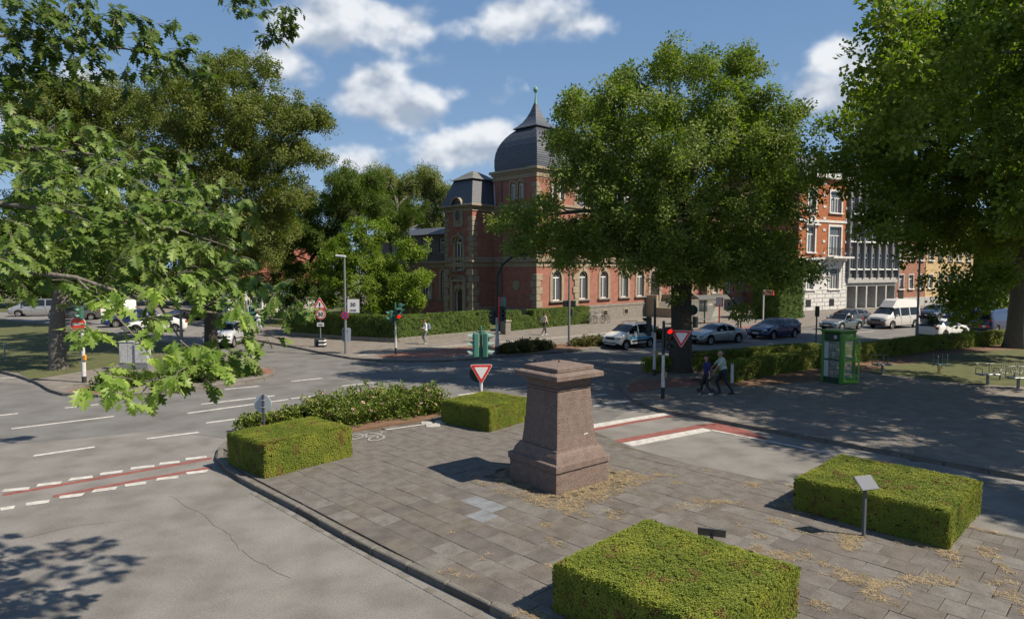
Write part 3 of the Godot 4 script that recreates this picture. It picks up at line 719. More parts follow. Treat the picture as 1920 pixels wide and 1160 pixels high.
	sheet("lawn", [Vector3(-33.60, 0.12, -33.63), Vector3(-28.18, 0.12, -33.08), Vector3(-25.73, 0.12, -32.72), Vector3(-24.05, 0.12, -31.70), Vector3(-21.96, 0.12, -29.69), Vector3(-21.90, 0.12, -30.28), Vector3(-21.49, 0.12, -31.38), Vector3(-21.06, 0.12, -33.44), Vector3(-20.62, 0.12, -34.98), Vector3(-18.90, 0.12, -36.66), Vector3(-17.47, 0.12, -37.79), Vector3(-17.26, 0.12, -38.51), Vector3(-19.32, 0.12, -41.09), Vector3(-22.86, 0.12, -44.05), Vector3(-29.99, 0.12, -50.18), Vector3(-40.03, 0.12, -58.28), Vector3(-51.47, 0.12, -65.76), Vector3(-77.43, 0.12, -75.42)], 0.1, 0.14, turf(), corner)
	sheet("red_paving", [Vector3(-18.41, 0.12, -26.63), Vector3(-18.39, 0.12, -27.67), Vector3(-18.08, 0.12, -28.44), Vector3(-17.17, 0.12, -27.54), Vector3(-16.65, 0.12, -26.35)], 0.1, 0.126, grain("red_setts", Color(), Color(), 1), corner)
	sheet("red_paving", [Vector3(-12.87, 0.12, -31.54), Vector3(-13.00, 0.12, -33.08), Vector3(-12.53, 0.12, -33.26), Vector3(-11.86, 0.12, -32.38), Vector3(-11.62, 0.12, -31.38)], 0.1, 0.126, grain("red_setts", Color(), Color(), 1), corner)
	# car park beyond it is asphalt like the road; park grass beyond that
	sheet("park_lawn", [Vector3(-75, 0, -82), Vector3(-33, 0, -74), Vector3(-26, 0, -100), Vector3(-30, 0, -150), Vector3(-240, 0, -150), Vector3(-240, 0, -70)], -0.05, 0.06, turf())


func brick() -> Material: return grain("brick", lin(0.245, 0.102, 0.074), lin(0.335, 0.150, 0.112), 2.6, 0.93, 0.25, 0.25, 31)
func stone() -> Material: return grain("sandstone", lin(0.225, 0.185, 0.130), lin(0.36, 0.305, 0.225), 1.3, 0.93, 0.45, 0.3, 32)
func plinth_stone() -> Material: return grain("plinth_stone", lin(0.15, 0.14, 0.125), lin(0.25, 0.235, 0.21), 1.1, 0.93, 0.4, 0.3, 33)
func slate() -> Material: return grain("slate", lin(0.050, 0.058, 0.076), lin(0.105, 0.116, 0.142), 1.8, 0.5, 0.5, 0.2, 34)
func window_white() -> Material: return plain("window_white", lin(0.66, 0.66, 0.65), 0.5)
func pane_glass() -> Material: return plain("pane_glass", lin(0.075, 0.09, 0.10), 0.06)

# outline of an opening: w wide, from y0 to y1, its head an arc of the given rise
func opening(x: float, w: float, y0: float, y1: float, rise: float, grow := 0.0, sill := true) -> PackedVector2Array:
	var p := PackedVector2Array()
	var h := w * 0.5 + grow
	p.append(Vector2(x - h, y0 - (grow if sill else 0.0)))
	if rise <= 0.01:
		p.append(Vector2(x - h, y1 + grow)); p.append(Vector2(x + h, y1 + grow))
	else:
		var r := rise + grow
		var ys := y1 - rise
		for k in 13:
			var a := PI - PI * k / 12.0
			p.append(Vector2(x + cos(a) * h, ys + sin(a) * r))
	p.append(Vector2(x + h, y0 - (grow if sill else 0.0)))
	return p

# one storey of a wall with openings [x, w, y0, y1, rise] in a frame of x along, y up, z out
func wall_row(st: MB, fr: Transform3D, x0: float, x1: float, y0: float, y1: float, holes: Array, deep := 0.28) -> void:
	var old := st.xf
	st.xf = old * fr
	var O := Vector3(0, 0, 1)
	var last := x0
	for h in holes:
		var a: float = h[0] - h[1] * 0.5
		var b: float = h[0] + h[1] * 0.5
		if a > last: st.quado(Vector3(last, y0, 0), Vector3(a, y0, 0), Vector3(a, y1, 0), Vector3(last, y1, 0), O)
		if h[2] > y0: st.quado(Vector3(a, y0, 0), Vector3(b, y0, 0), Vector3(b, h[2], 0), Vector3(a, h[2], 0), O)
		var ol := opening(h[0], h[1], h[2], h[3], h[4])
		var top := PackedVector2Array([Vector2(a, y1)])
		for k in range(1, ol.size() - 1): top.append(ol[k])
		top.append(Vector2(b, y1))
		var t := Geometry2D.triangulate_polygon(top)
		for k in range(0, t.size(), 3):
			var p := top[t[k]]; var q := top[t[k + 1]]; var r := top[t[k + 2]]
			st.trio(Vector3(p.x, p.y, 0), Vector3(q.x, q.y, 0), Vector3(r.x, r.y, 0), O)
		var mid := Vector3(h[0], (h[2] + h[3]) * 0.5, 0)
		for k in ol.size():
			var p := ol[k]; var q := ol[(k + 1) % ol.size()]
			var pa := Vector3(p.x, p.y, 0)
			var qa := Vector3(q.x, q.y, 0)
			st.quado(pa, qa, qa - O * deep, pa - O * deep, mid - (pa + qa) * 0.5)
		last = b
	if last < x1: st.quado(Vector3(last, y0, 0), Vector3(x1, y0, 0), Vector3(x1, y1, 0), Vector3(last, y1, 0), O)
	st.xf = old

# sash, panes, stone surround and sill of one opening
func window_unit(root: Node3D, fr: Transform3D, h: Array, surround := 0.0, sill := true, keystone := false, sm: Material = null, frame_m: Material = null, doorlike := false) -> void:
	var x: float = h[0]; var w: float = h[1]; var y0: float = h[2]; var y1: float = h[3]; var rise: float = h[4]
	var b := MB.new()
	b.xf = fr * Transform3D(Basis.IDENTITY, Vector3(0, 0, -0.2))
	var t := 0.075
	var ol := opening(x, w, y0, y1, rise)
	var inn := opening(x, w - t * 2.0, y0 + t, y1 - t, maxf(0.0, rise - t) if rise > 0.01 else 0.0)
	var O := Vector3(0, 0, 1)
	for k in ol.size():
		var j := (k + 1) % ol.size()
		var pa := Vector3(ol[k].x, ol[k].y, 0.05); var pb := Vector3(ol[j].x, ol[j].y, 0.05)
		var qa := Vector3(inn[k].x, inn[k].y, 0.05); var qb := Vector3(inn[j].x, inn[j].y, 0.05)
		b.quado(pa, pb, qb, qa, O)
		b.quado(qa, qb, qb - O * 0.05, qa - O * 0.05, Vector3(x, (y0 + y1) * 0.5, 0) - qa)
	var ys := y1 - rise if rise > 0.01 else y0 + (y1 - y0) * 0.7
	if not doorlike:
		b.box(Vector3(x, ys, 0.03), Vector3(w - t, 0.09, 0.05))
		b.box(Vector3(x, (y0 + ys) * 0.5, 0.03), Vector3(0.085, ys - y0 - t, 0.048))
		if w > 1.4:
			b.box(Vector3(x - w * 0.25, (y0 + ys) * 0.5, 0.03), Vector3(0.06, ys - y0 - t, 0.046))
			b.box(Vector3(x + w * 0.25, (y0 + ys) * 0.5, 0.03), Vector3(0.06, ys - y0 - t, 0.046))
	var win := part("door" if doorlike else "window", b, frame_m if frame_m else window_white(), root)
	b = MB.new()
	b.xf = fr * Transform3D(Basis.IDENTITY, Vector3(0, 0, -0.2))
	var tr := Geometry2D.triangulate_polygon(inn)
	for k in range(0, tr.size(), 3):
		b.trio(Vector3(inn[tr[k]].x, inn[tr[k]].y, 0.01), Vector3(inn[tr[k + 1]].x, inn[tr[k + 1]].y, 0.01), Vector3(inn[tr[k + 2]].x, inn[tr[k + 2]].y, 0.01), O)
	part("leaf" if doorlike else "pane", b, plain("door_dark", lin(0.03, 0.028, 0.025), 0.4) if doorlike else pane_glass(), win)
	if surround > 0.0:
		b = MB.new()
		b.xf = fr
		var a1 := opening(x, w, y0, y1, rise)
		var a2 := opening(x, w, y0, y1, rise, surround, false)
		for k in a1.size() - 1:
			var p := Vector3(a1[k].x, a1[k].y, 0.07); var q := Vector3(a1[k + 1].x, a1[k + 1].y, 0.07)
			var r := Vector3(a2[k].x, a2[k].y, 0.07); var s := Vector3(a2[k + 1].x, a2[k + 1].y, 0.07)
			b.quado(p, q, s, r, O)
			b.quado(r, s, s - O * 0.07, r - O * 0.07, r - p)
			b.quado(p, q, q - O * 0.12, p - O * 0.12, p - r)
		if keystone: b.box(Vector3(x, y1 + surround * 0.6, 0.07), Vector3(0.24, surround * 1.6, 0.16), 0.02)
		part("window_surround", b, sm if sm else stone(), win)
	if sill:
		b = MB.new()
		b.xf = fr
		b.box(Vector3(x, y0 - 0.08, 0.05), Vector3(w + surround * 2.0 + 0.16, 0.16, 0.34), 0.02)
		part("sill", b, plinth_stone() if sm == null else sm, win)

# a moulded course along a box-shaped block: list of [y0, y1, proud]
func course(called: String, root: Node3D, lo: Vector2, hi: Vector2, steps: Array, m: Material) -> void:
	var b := MB.new()
	for s in steps:
		var p: float = s[2]
		b.span(Vector3(lo.x - p, s[0], lo.y - p), Vector3(hi.x + p, s[1], hi.y + p), 0.02)
	part(called, b, m, root)

func quoins(root: Node3D, x: float, z: float, sx: float, sz: float, y0: float, y1: float, hgt: float, size: float, bulge := 0.06, one := "quoin_stone") -> void:
	var n := int((y1 - y0) / hgt)
	for i in n:
		var lx := size if i % 2 == 0 else size * 0.72
		var lz := size * 0.72 if i % 2 == 0 else size
		var b := MB.new()
		var p := Vector3(x, y0 + (i + 0.5) * hgt, z)
		b.box(p + Vector3(-sx * (lx * 0.5 - bulge), 0, -sz * (lz * 0.5 - bulge)), Vector3(lx, hgt - 0.025, lz), 0.035)
		part(one, b, stone(), root)

# a slate roof of square-cut courses between two rectangles
func slate_slope(st: MB, a0: Vector2, a1: Vector2, y0: float, b0: Vector2, b1: Vector2, y1: float, n: int) -> void:
	for i in n:
		var t0 := float(i) / n
		var t1 := float(i + 1) / n
		var lo0 := a0.lerp(b0, t0) - Vector2(0.025, 0.025); var hi0 := a1.lerp(b1, t0) + Vector2(0.025, 0.025)
		var lo1 := a0.lerp(b0, t1); var hi1 := a1.lerp(b1, t1)
		var ya := lerpf(y0, y1, t0); var yb := lerpf(y0, y1, t1)
		var c0 := [Vector3(lo0.x, ya, lo0.y), Vector3(hi0.x, ya, lo0.y), Vector3(hi0.x, ya, hi0.y), Vector3(lo0.x, ya, hi0.y)]
		var c1 := [Vector3(lo1.x, yb, lo1.y), Vector3(hi1.x, yb, lo1.y), Vector3(hi1.x, yb, hi1.y), Vector3(lo1.x, yb, hi1.y)]
		var mid := Vector3((lo0.x + hi0.x) * 0.5, (ya + yb) * 0.5 - 0.5, (lo0.y + hi0.y) * 0.5)
		for k in 4:
			var j := (k + 1) % 4
			st.quado(c0[k], c0[j], c1[j], c1[k], (c0[k] + c0[j]) * 0.5 - mid)
	var q := [Vector3(b0.x, y1, b0.y), Vector3(b1.x, y1, b0.y), Vector3(b1.x, y1, b1.y), Vector3(b0.x, y1, b1.y)]
	st.quado(q[0], q[1], q[2], q[3], Vector3.UP)

func villa() -> void:
	var r := thing("brick_villa", "red brick villa with sandstone quoins, slate mansard and domed corner tower", "villa", Vector3(2.16, 0.12, -57.8), PI / 4)
	var B := brick(); var S := stone(); var P := plinth_stone()
	var F := func(x: float, z: float) -> Transform3D: return Transform3D(Basis.IDENTITY, Vector3(x, 0, z))
	var L := func(x: float, z: float) -> Transform3D: return Transform3D(Basis(Vector3(0, 0, 1), Vector3.UP, Vector3(-1, 0, 0)), Vector3(x, 0, z))
	# --- corner tower
	var tw := 5.61; var td := 5.54
	var b := MB.new()
	var tf: Transform3D = F.call(0, 0)
	var tl: Transform3D = L.call(0, -td)
	var g1 := [[2.71, 1.25, 2.19, 4.9, 0.62]]
	var g2 := [[2.8, 1.3, 6.9, 9.4, 0.65]]
	var g3 := [[2.3, 0.62, 11.3, 12.95, 0.31], [3.3, 0.62, 11.3, 12.95, 0.31]]
	var g3l := [[td - 2.95, 0.6, 11.3, 12.95, 0.3], [td - 1.95, 0.6, 11.3, 12.95, 0.3]]
	wall_row(b, tf, 0, tw, 1.5, 5.9, g1)
	wall_row(b, tf, 0, tw, 5.9, 10.6, g2)
	wall_row(b, tf, 0, tw, 10.6, 13.9, g3)
	wall_row(b, tl, 0, td, 1.5, 10.6, [])
	wall_row(b, tl, 0, td, 10.6, 13.9, g3l)
	b.span(Vector3(0.3, 10.5, -td), Vector3(tw, 13.9, -td + 0.1))
	b.span(Vector3(tw - 0.1, 10.5, -td), Vector3(tw, 13.9, -0.01))
	part("tower_wall", b, B, r)
	for h in g1: window_unit(r, tf, h, 0.34, true, true)
	for h in g2: window_unit(r, tf, h, 0.34, true, true)
	for h in g3: window_unit(r, tf, h, 0.17, false)
	for h in g3l: window_unit(r, tl, h, 0.17, false)
	course("plinth", r, Vector2(0, -td), Vector2(tw, 0), [[-0.3, 1.3, 0.12], [1.3, 1.55, 0.16]], P)
	course("belt_course", r, Vector2(0, -td), Vector2(tw, 0), [[5.25, 5.7, 0.06], [5.7, 5.86, 0.22], [5.86, 6.2, 0.08]], S)
	course("belt_course", r, Vector2(0, -td), Vector2(tw, 0), [[10.3, 10.7, 0.07], [10.7, 10.9, 0.2]], S)
	course("cornice", r, Vector2(0, -td), Vector2(tw, 0), [[13.15, 13.6, 0.06], [13.6, 13.78, 0.16], [13.78, 14.03, 0.3]], S)
	quoins(r, 0, 0, -1, 1, 1.6, 5.25, 0.61, 0.82, 0.12)
	quoins(r, tw, 0, 1, 1, 1.6, 5.25, 0.61, 0.8, 0.12)
	quoins(r, 0, 0, -1, 1, 6.2, 10.3, 0.46, 0.7)
	quoins(r, tw, 0, 1, 1, 6.2, 10.3, 0.46, 0.7)
	quoins(r, 0, 0, -1, 1, 10.9, 13.1, 0.44, 0.62)
	quoins(r, tw, 0, 1, 1, 10.9, 13.1, 0.44, 0.62)
	b = MB.new()
	b.xf = Transform3D(Basis(Vector3(0, 0, 1), Vector3(-1, 0, 0), Vector3(0, -1, 0)), Vector3(-0.02, 3.6, -2.45))
	b.lathe([Vector2(0.45, -0.02), Vector2(0.45, 0.07), Vector2(0.37, 0.08), Vector2(0.36, 0.05), Vector2(0, 0.05)], 24)
	part("medallion", b, S, r)
	b = MB.new()
	b.tube([Vector3(-0.12, 1.5, -4.35), Vector3(-0.12, 13.2, -4.35)], [0.06, 0.06], 8)
	for y in [3.0, 6.4, 9.0, 11.5]: b.box(Vector3(-0.07, y, -4.35), Vector3(0.12, 0.05, 0.16))
	part("downpipe", b, plain("zinc", lin(0.12, 0.125, 0.135), 0.5, 0.3), r)
	# bell dome, swept lip and copper ball
	b = MB.new()
	b.xf = Transform3D(Basis.IDENTITY, Vector3(tw * 0.5, 0, -td * 0.5))
	var prof := [Vector2(2.66, 14.03), Vector2(2.70, 14.5), Vector2(2.70, 15.1), Vector2(2.63, 15.7), Vector2(2.48, 16.25), Vector2(2.25, 16.75), Vector2(1.95, 17.2), Vector2(1.66, 17.55), Vector2(1.32, 17.85), Vector2(1.2, 17.95)]
	var fine := []
	for i in prof.size() - 1:
		for k in 3:
			var p: Vector2 = prof[i].lerp(prof[i + 1], k / 3.0)
			fine.append(p + Vector2(0.03, 0)); fine.append(prof[i].lerp(prof[i + 1], (k + 0.96) / 3.0))
	b.square(fine)
	part("dome", b, slate(), r)
	b = MB.new()
	b.xf = Transform3D(Basis.IDENTITY, Vector3(tw * 0.5, 0, -td * 0.5))
	var lip := [Vector2(1.42, 17.92), Vector2(1.50, 18.0), Vector2(1.15, 18.28), Vector2(0.85, 18.62), Vector2(0.58, 19.05), Vector2(0.36, 19.55), Vector2(0.2, 20.05), Vector2(0.1, 20.4)]
	fine = []
	for i in lip.size() - 1:
		for k in 2:
			fine.append(lip[i].lerp(lip[i + 1], k / 2.0) + Vector2(0.015, 0)); fine.append(lip[i].lerp(lip[i + 1], (k + 0.95) / 2.0))
	b.square(fine)
	part("dome_cap", b, slate(), r)
	b = MB.new()
	b.xf = Transform3D(Basis.IDENTITY, Vector3(tw * 0.5, 0, -td * 0.5))
	b.lathe([Vector2(0.15, 20.3), Vector2(0.09, 20.7), Vector2(0.05, 21.3), Vector2(0.08, 21.34), Vector2(0.17, 21.45), Vector2(0.22, 21.62), Vector2(0.17, 21.79), Vector2(0.08, 21.86), Vector2(0.05, 21.9), Vector2(0.0, 22.0)], 16)
	part("finial", b, grain("verdigris", lin(0.10, 0.24, 0.19), lin(0.20, 0.36, 0.29), 3.0, 0.7), r)
	# --- entrance pavilion
	var px := -2.61; var pz0 := -9.45; var pz1 := -5.54
	var pl: Transform3D = L.call(px, pz0)
	var pf: Transform3D = F.call(px, pz1)
	var pw := 3.91
	var door := [2.05, 1.15, 0.3, 3.3, 0.57]
	var up := [2.05, 0.98, 5.0, 8.0, 0.49]
	var rnd_win := [2.05, 0.62, 9.55, 10.75, 0.36]
	b = MB.new()
	wall_row(b, pl, 0, pw, -0.2, 4.6, [door])
	wall_row(b, pl, 0, pw, 4.6, 8.9, [up])
	wall_row(b, pl, 0, pw, 8.9, 10.95, [])
	wall_row(b, pf, 0, -px, -0.2, 10.95, [])
	b.span(Vector3(px, -0.2, pz0 - 0.02), Vector3(1.3, 10.95, pz0 + 0.05))
	part("pavilion_wall", b, B, r)
	window_unit(r, pl, door, 0.42, false, true, null, null, true)
	window_unit(r, pl, up, 0.34, true, true)
	# round-headed hoods over door and window
	for hd in [[4.05, 0.95, 0.42], [7.5, 0.78, 0.62]]:
		b = MB.new()
		b.xf = pl
		for k in 12:
			var a0 := PI - PI * k / 12.0
			var a1 := PI - PI * (k + 1) / 12.0
			var c := Vector3(2.05, hd[0], 0)
			var e0 := Vector3(cos(a0) * hd[1], sin(a0) * hd[2], 0); var e1 := Vector3(cos(a1) * hd[1], sin(a1) * hd[2], 0)
			var zz := Vector3(0, 0, 0.34)
			b.quado(c + e0 * 1.16 + zz, c + e1 * 1.16 + zz, c + e1 + zz, c + e0 + zz, Vector3(0, 0, 1))
			b.quado(c + e0 * 1.16 + zz, c + e1 * 1.16 + zz, c + e1 * 1.16, c + e0 * 1.16, e0)
			b.quado(c + e0 + zz, c + e1 + zz, c + e1, c + e0, -e0)
			if hd[0] < 5.0: b.trio(c + e0 + zz * 0.4, c + e1 + zz * 0.4, c + zz * 0.4, Vector3(0, 0, 1))
		if hd[0] < 5.0:
			b.box(Vector3(2.05, 3.98, 0.15), Vector3(2.3, 0.18, 0.4), 0.02)
			for s in [-0.88, 0.88]: b.box(Vector3(2.05 + s, 1.9, 0.12), Vector3(0.36, 4.0, 0.3), 0.03)
		else:
			for s in [-0.8, 0.8]: b.box(Vector3(2.05 + s, 7.42, 0.12), Vector3(0.2, 0.22, 0.26), 0.03)
		part("hood", b, S, r)
	# oval window in its stone tablet, breaking through the cornice
	b = MB.new()
	b.xf = pl
	var ov := PackedVector2Array()
	for k in 20: ov.append(Vector2(2.05 + cos(TAU * k / 20.0) * 0.34, 10.0 + sin(TAU * k / 20.0) * 0.52))
	var tab := PackedVector2Array([Vector2(1.4, 8.95), Vector2(2.7, 8.95), Vector2(2.7, 10.9)])
	for k in 9: tab.append(Vector2(2.05 + cos(PI * k / 8.0) * 0.62, 10.95 + sin(PI * k / 8.0) * 0.55))
	tab.append(Vector2(1.4, 10.9))
	b.plate(tab, -0.05, 0.14)
	for k in 20:
		var j := (k + 1) % 20
		var c := Vector2(2.05, 10.0)
		var p0 := ov[k]; var p1 := ov[j]
		var q0 := c + (p0 - c) * 1.28; var q1 := c + (p1 - c) * 1.28
		b.quado(Vector3(p0.x, p0.y, 0.2), Vector3(p1.x, p1.y, 0.2), Vector3(q1.x, q1.y, 0.2), Vector3(q0.x, q0.y, 0.2), Vector3(0, 0, 1))
		b.quado(Vector3(q0.x, q0.y, 0.2), Vector3(q1.x, q1.y, 0.2), Vector3(q1.x, q1.y, 0.1), Vector3(q0.x, q0.y, 0.1), Vector3(p0.x - c.x, p0.y - c.y, 0))
	for k in 8:
		var a0 := PI * k / 8.0; var a1 := PI * (k + 1) / 8.0
		var c := Vector3(2.05, 10.95, 0)
		var e0 := Vector3(cos(a0) * 0.66, sin(a0) * 0.6, 0); var e1 := Vector3(cos(a1) * 0.66, sin(a1) * 0.6, 0)
		b.quado(c + e0 * 1.2 + Vector3(0, 0, 0.42), c + e1 * 1.2 + Vector3(0, 0, 0.42), c + e1 + Vector3(0, 0, 0.42), c + e0 + Vector3(0, 0, 0.42), Vector3(0, 0, 1))
		b.quado(c + e0 * 1.2 + Vector3(0, 0, 0.42), c + e1 * 1.2 + Vector3(0, 0, 0.42), c + e1 * 1.2 - Vector3(0, 0, 0.4), c + e0 * 1.2 - Vector3(0, 0, 0.4), e0)
	var tablet := part("oval_tablet", b, S, r)
	b = MB.new()
	b.xf = pl
	b.plate(ov, 0.1, 0.165)
	part("pane", b, pane_glass(), tablet)
	course("belt_course", r, Vector2(px, pz0), Vector2(1.0, pz1), [[5.25, 5.7, 0.06], [5.86, 6.2, 0.05]], S)
	for z in [[pz0 - 0.2, pz0 + 1.15], [pz1 - 1.05, pz1 + 0.22]]:
		b = MB.new()
		b.span(Vector3(px - 0.24, 5.7, z[0]), Vector3(px + 0.3, 5.87, z[1]), 0.02)
		if z[1] > -6.0: b.span(Vector3(px + 0.2, 5.7, pz1 - 0.1), Vector3(-0.25, 5.865, pz1 + 0.215), 0.02)
		part("belt_moulding", b, S, r)
	course("plinth", r, Vector2(px, pz1 - 1.0), Vector2(0, pz1), [[-0.3, 1.3, 0.1], [1.3, 1.55, 0.14]], S)
	course("cornice", r, Vector2(px, pz0), Vector2(1.0, pz1), [[10.35, 10.65, 0.08], [10.65, 10.8, 0.2], [10.8, 10.98, 0.38]], S)
	for zz in [[pz1, 1.0], [pz0, -1.0]]:
		quoins(r, px, zz[0], -1, zz[1], 0.2, 5.2, 0.61, 0.86, 0.12)
		quoins(r, px, zz[0], -1, zz[1], 6.2, 10.3, 0.46, 0.68)
	b = MB.new()
	slate_slope(b, Vector2(px - 0.25, pz0 - 0.25), Vector2(1.3, pz1 + 0.25), 10.98, Vector2(px + 0.62, pz0 + 0.62), Vector2(0.9, pz1 - 0.62), 13.35, 13)
	var man := part("mansard_roof", b, slate(), r)
	b = MB.new()
	slate_slope(b, Vector2(px + 0.4, pz0 + 0.4), Vector2(1.1, pz1 - 0.4), 13.36, Vector2(px + 1.7, pz0 + 1.75), Vector2(-0.5, pz1 - 1.75), 14.25, 2)
	part("roof_cap", b, grain("lead", lin(0.11, 0.115, 0.11), lin(0.19, 0.195, 0.185), 1.4, 0.7, 0.4), man)
	b = MB.new()
	b.tube([Vector3(0.1, 13.4, pz1 + 0.05), Vector3(-0.15, 10.95, pz1 + 0.42)], [0.06, 0.06], 6)
	part("downpipe", b, plain("pale_zinc", lin(0.34, 0.36, 0.38), 0.5), r)
	# --- low garden wing with a slate-hung attic
	var wl: Transform3D = L.call(-1.7, -24.0)
	var wh := [[1.6, 1.15, 2.1, 5.0, 0.57], [4.6, 1.15, 2.1, 5.0, 0.57], [7.6, 1.15, 2.1, 5.0, 0.57], [10.6, 1.15, 2.1, 5.0, 0.57], [13.35, 1.1, 2.1, 5.0, 0.55]]
	b = MB.new()
	wall_row(b, wl, 0, 14.6, -0.2, 5.9, wh)
	part("wing_wall", b, B, r)
	for h in wh: window_unit(r, wl, h, 0.28, true, true)
	course("belt_course", r, Vector2(-1.7, -24), Vector2(9.0, pz0), [[5.2, 5.6, 0.06], [5.6, 5.9, 0.25]], S)
	b = MB.new()
	var al: Transform3D = L.call(-1.55, -24.0)
	var ah := []
	for i in 5: ah.append([1.7 + i * 2.85, 1.5, 6.7, 8.1, 0.0])
	wall_row(b, al, 0, 14.5, 5.9, 8.5, ah, 0.2)
	part("attic_wall", b, slate(), r)
	for h in ah: window_unit(r, al, h, 0.0, true)
	b = MB.new()
	slate_slope(b, Vector2(-2.1, -24.3), Vector2(9, pz0 + 0.1), 8.5, Vector2(0.0, -22), Vector2(7, -11.5), 9.3, 4)
	part("attic_roof", b, slate(), r)
	# --- long street wing
	var wx0 := tw; var wx1 := 40.0; var wz := -0.35
	var wf: Transform3D = F.call(0, wz)
	var gs := []
	var us := []
	for x in [6.95, 10.26, 13.67, 16.6, 23.4, 26.6]:
		gs.append([x, 1.25, 2.19, 4.9, 0.62]); us.append([x, 1.25, 6.9, 9.5, 0.62])
	var entry := [19.4, 1.7, 1.55, 4.9, 0.6]
	var gs2: Array = gs.duplicate(); gs2.append(entry)
	gs2.sort_custom(func(a, c): return a[0] < c[0])
	b = MB.new()
	wall_row(b, wf, wx0, 29.4, 1.5, 5.9, gs2)
	us.append([19.6, 1.6, 6.7, 9.6, 0.7])
	us.sort_custom(func(a, c): return a[0] < c[0])
	wall_row(b, wf, wx0, 29.4, 5.9, 10.6, us)
	part("street_wall", b, B, r)
	b = MB.new()
	b.span(Vector3(wx1 - 0.2, 0, -13), Vector3(wx1, 10.6, -0.3))
	part("end_wall", b, B, r)
	for h in gs: window_unit(r, wf, h, 0.34, true, true)
	for h in us: window_unit(r, wf, h, 0.3, true, true)
	window_unit(r, wf, entry, 0.45, false, true, null, null, true)
	# projecting gabled end bay
	var ef: Transform3D = F.call(0, 0.5)
	var e1 := []; var e2 := []
	for x in [31.3, 34.7, 38.1]:
		e1.append([x, 1.3, 2.19, 4.9, 0.65]); e2.append([x, 1.5, 6.9, 9.9, 0.75])
	b = MB.new()
	wall_row(b, ef, 29.4, wx1, 1.5, 5.9, e1)
	wall_row(b, ef, 29.4, wx1, 5.9, 11.5, e2)
	b.xf = ef
	b.trio(Vector3(30.4, 11.5, 0), Vector3(39.0, 11.5, 0), Vector3(34.7, 14.6, 0), Vector3(0, 0, 1))
	b.xf = Transform3D.IDENTITY
	b.span(Vector3(29.4, 1.5, -1.0), Vector3(29.5, 11.5, 0.49))
	part("gable_wall", b, B, r)
	for h in e1 + e2: window_unit(r, ef, h, 0.34, true, true)
	quoins(r, 29.4, 0.5, -1, 1, 1.6, 5.2, 0.6, 0.8, 0.1)
	quoins(r, 29.4, 0.5, -1, 1, 6.2, 11.2, 0.46, 0.68)
	quoins(r, wx1, 0.5, 1, 1, 1.6, 5.2, 0.6, 0.8, 0.1)
	course("plinth", r, Vector2(wx0, -13), Vector2(wx1, wz), [[-0.3, 1.3, 0.1], [1.3, 1.55, 0.14]], P)
	course("plinth", r, Vector2(29.4, -2), Vector2(wx1, 0.5), [[-0.3, 1.3, 0.1], [1.3, 1.55, 0.14]], P)
	course("belt_course", r, Vector2(wx0, -13), Vector2(wx1, wz), [[5.25, 5.7, 0.06], [5.7, 5.86, 0.2], [5.86, 6.2, 0.08]], S)
	course("belt_course", r, Vector2(29.4, -2), Vector2(wx1, 0.5), [[5.25, 5.7, 0.06], [5.7, 5.86, 0.2], [5.86, 6.2, 0.08]], S)
	course("cornice", r, Vector2(wx0, -13), Vector2(29.4, wz), [[10.25, 10.6, 0.08], [10.6, 10.75, 0.2], [10.75, 10.95, 0.36]], S)
	course("cornice", r, Vector2(29.4, -2), Vector2(wx1, 0.5), [[11.1, 11.4, 0.06], [11.4, 11.6, 0.3]], S)
	b = MB.new()
	slate_slope(b, Vector2(wx0 - 0.1, -13.2), Vector2(wx1 + 0.2, wz + 0.3), 10.95, Vector2(wx0 + 0.6, -11.2), Vector2(wx1 - 1.6, wz - 1.6), 14.0, 14)
	slate_slope(b, Vector2(wx0 + 0.4, -11.4), Vector2(wx1 - 1.4, wz - 1.4), 14.0, Vector2(wx0 + 2.5, -6.6), Vector2(wx1 - 5.0, -6.4), 15.0, 3)
	part("street_roof", b, slate(), r)
	for x in [9.0, 14.5, 23.6]:
		b = MB.new()
		b.span(Vector3(x - 0.85, 11.0, -2.6), Vector3(x + 0.85, 12.7, -0.45))
		b.xf = Transform3D(Basis.IDENTITY, Vector3(x, 12.7, -1.6))
		b.plate(PackedVector2Array([Vector2(-1.05, 0), Vector2(1.05, 0), Vector2(0, 0.75)]), -1.1, 1.3)
		var dm := part("dormer", b, grain("dormer_zinc", lin(0.22, 0.23, 0.24), lin(0.33, 0.34, 0.35), 1.2, 0.6), r)
		var dh := [x, 1.0, 11.25, 12.5, 0.0]
		window_unit(r, F.call(0, -0.24), dh, 0.0, false)
	# cellar windows in the plinth
	for x in [2.7, 7.0, 10.3, 13.9, 25.0, 31.3, 34.7, 38.1]:
		b = MB.new()
		var z := (0.13 if x < 5 else (0.62 if x > 29 else -0.23))
		b.box(Vector3(x, 0.72, z), Vector3(0.85, 0.62, 0.06), 0.01)
		var cw := part("cellar_window", b, S, r)
		b = MB.new()
		b.box(Vector3(x, 0.72, z + 0.02), Vector3(0.62, 0.42, 0.04))
		part("pane", b, plain("cellar_dark", lin(0.02, 0.02, 0.022), 0.3), cw)
	# front steps with cheeks and a rail
	for i in 8:
		b = MB.new()
		b.span(Vector3(18.0, i * 0.19, wz), Vector3(20.8, (i + 1) * 0.19 - 0.012, wz + 3.0 - i * 0.33), 0.012)
		b.span(Vector3(17.97, (i + 1) * 0.19 - 0.04, wz + 2.9 - i * 0.33), Vector3(20.83, (i + 1) * 0.19, wz + 3.04 - i * 0.33), 0.01)
		part("step", b, plinth_stone(), r)
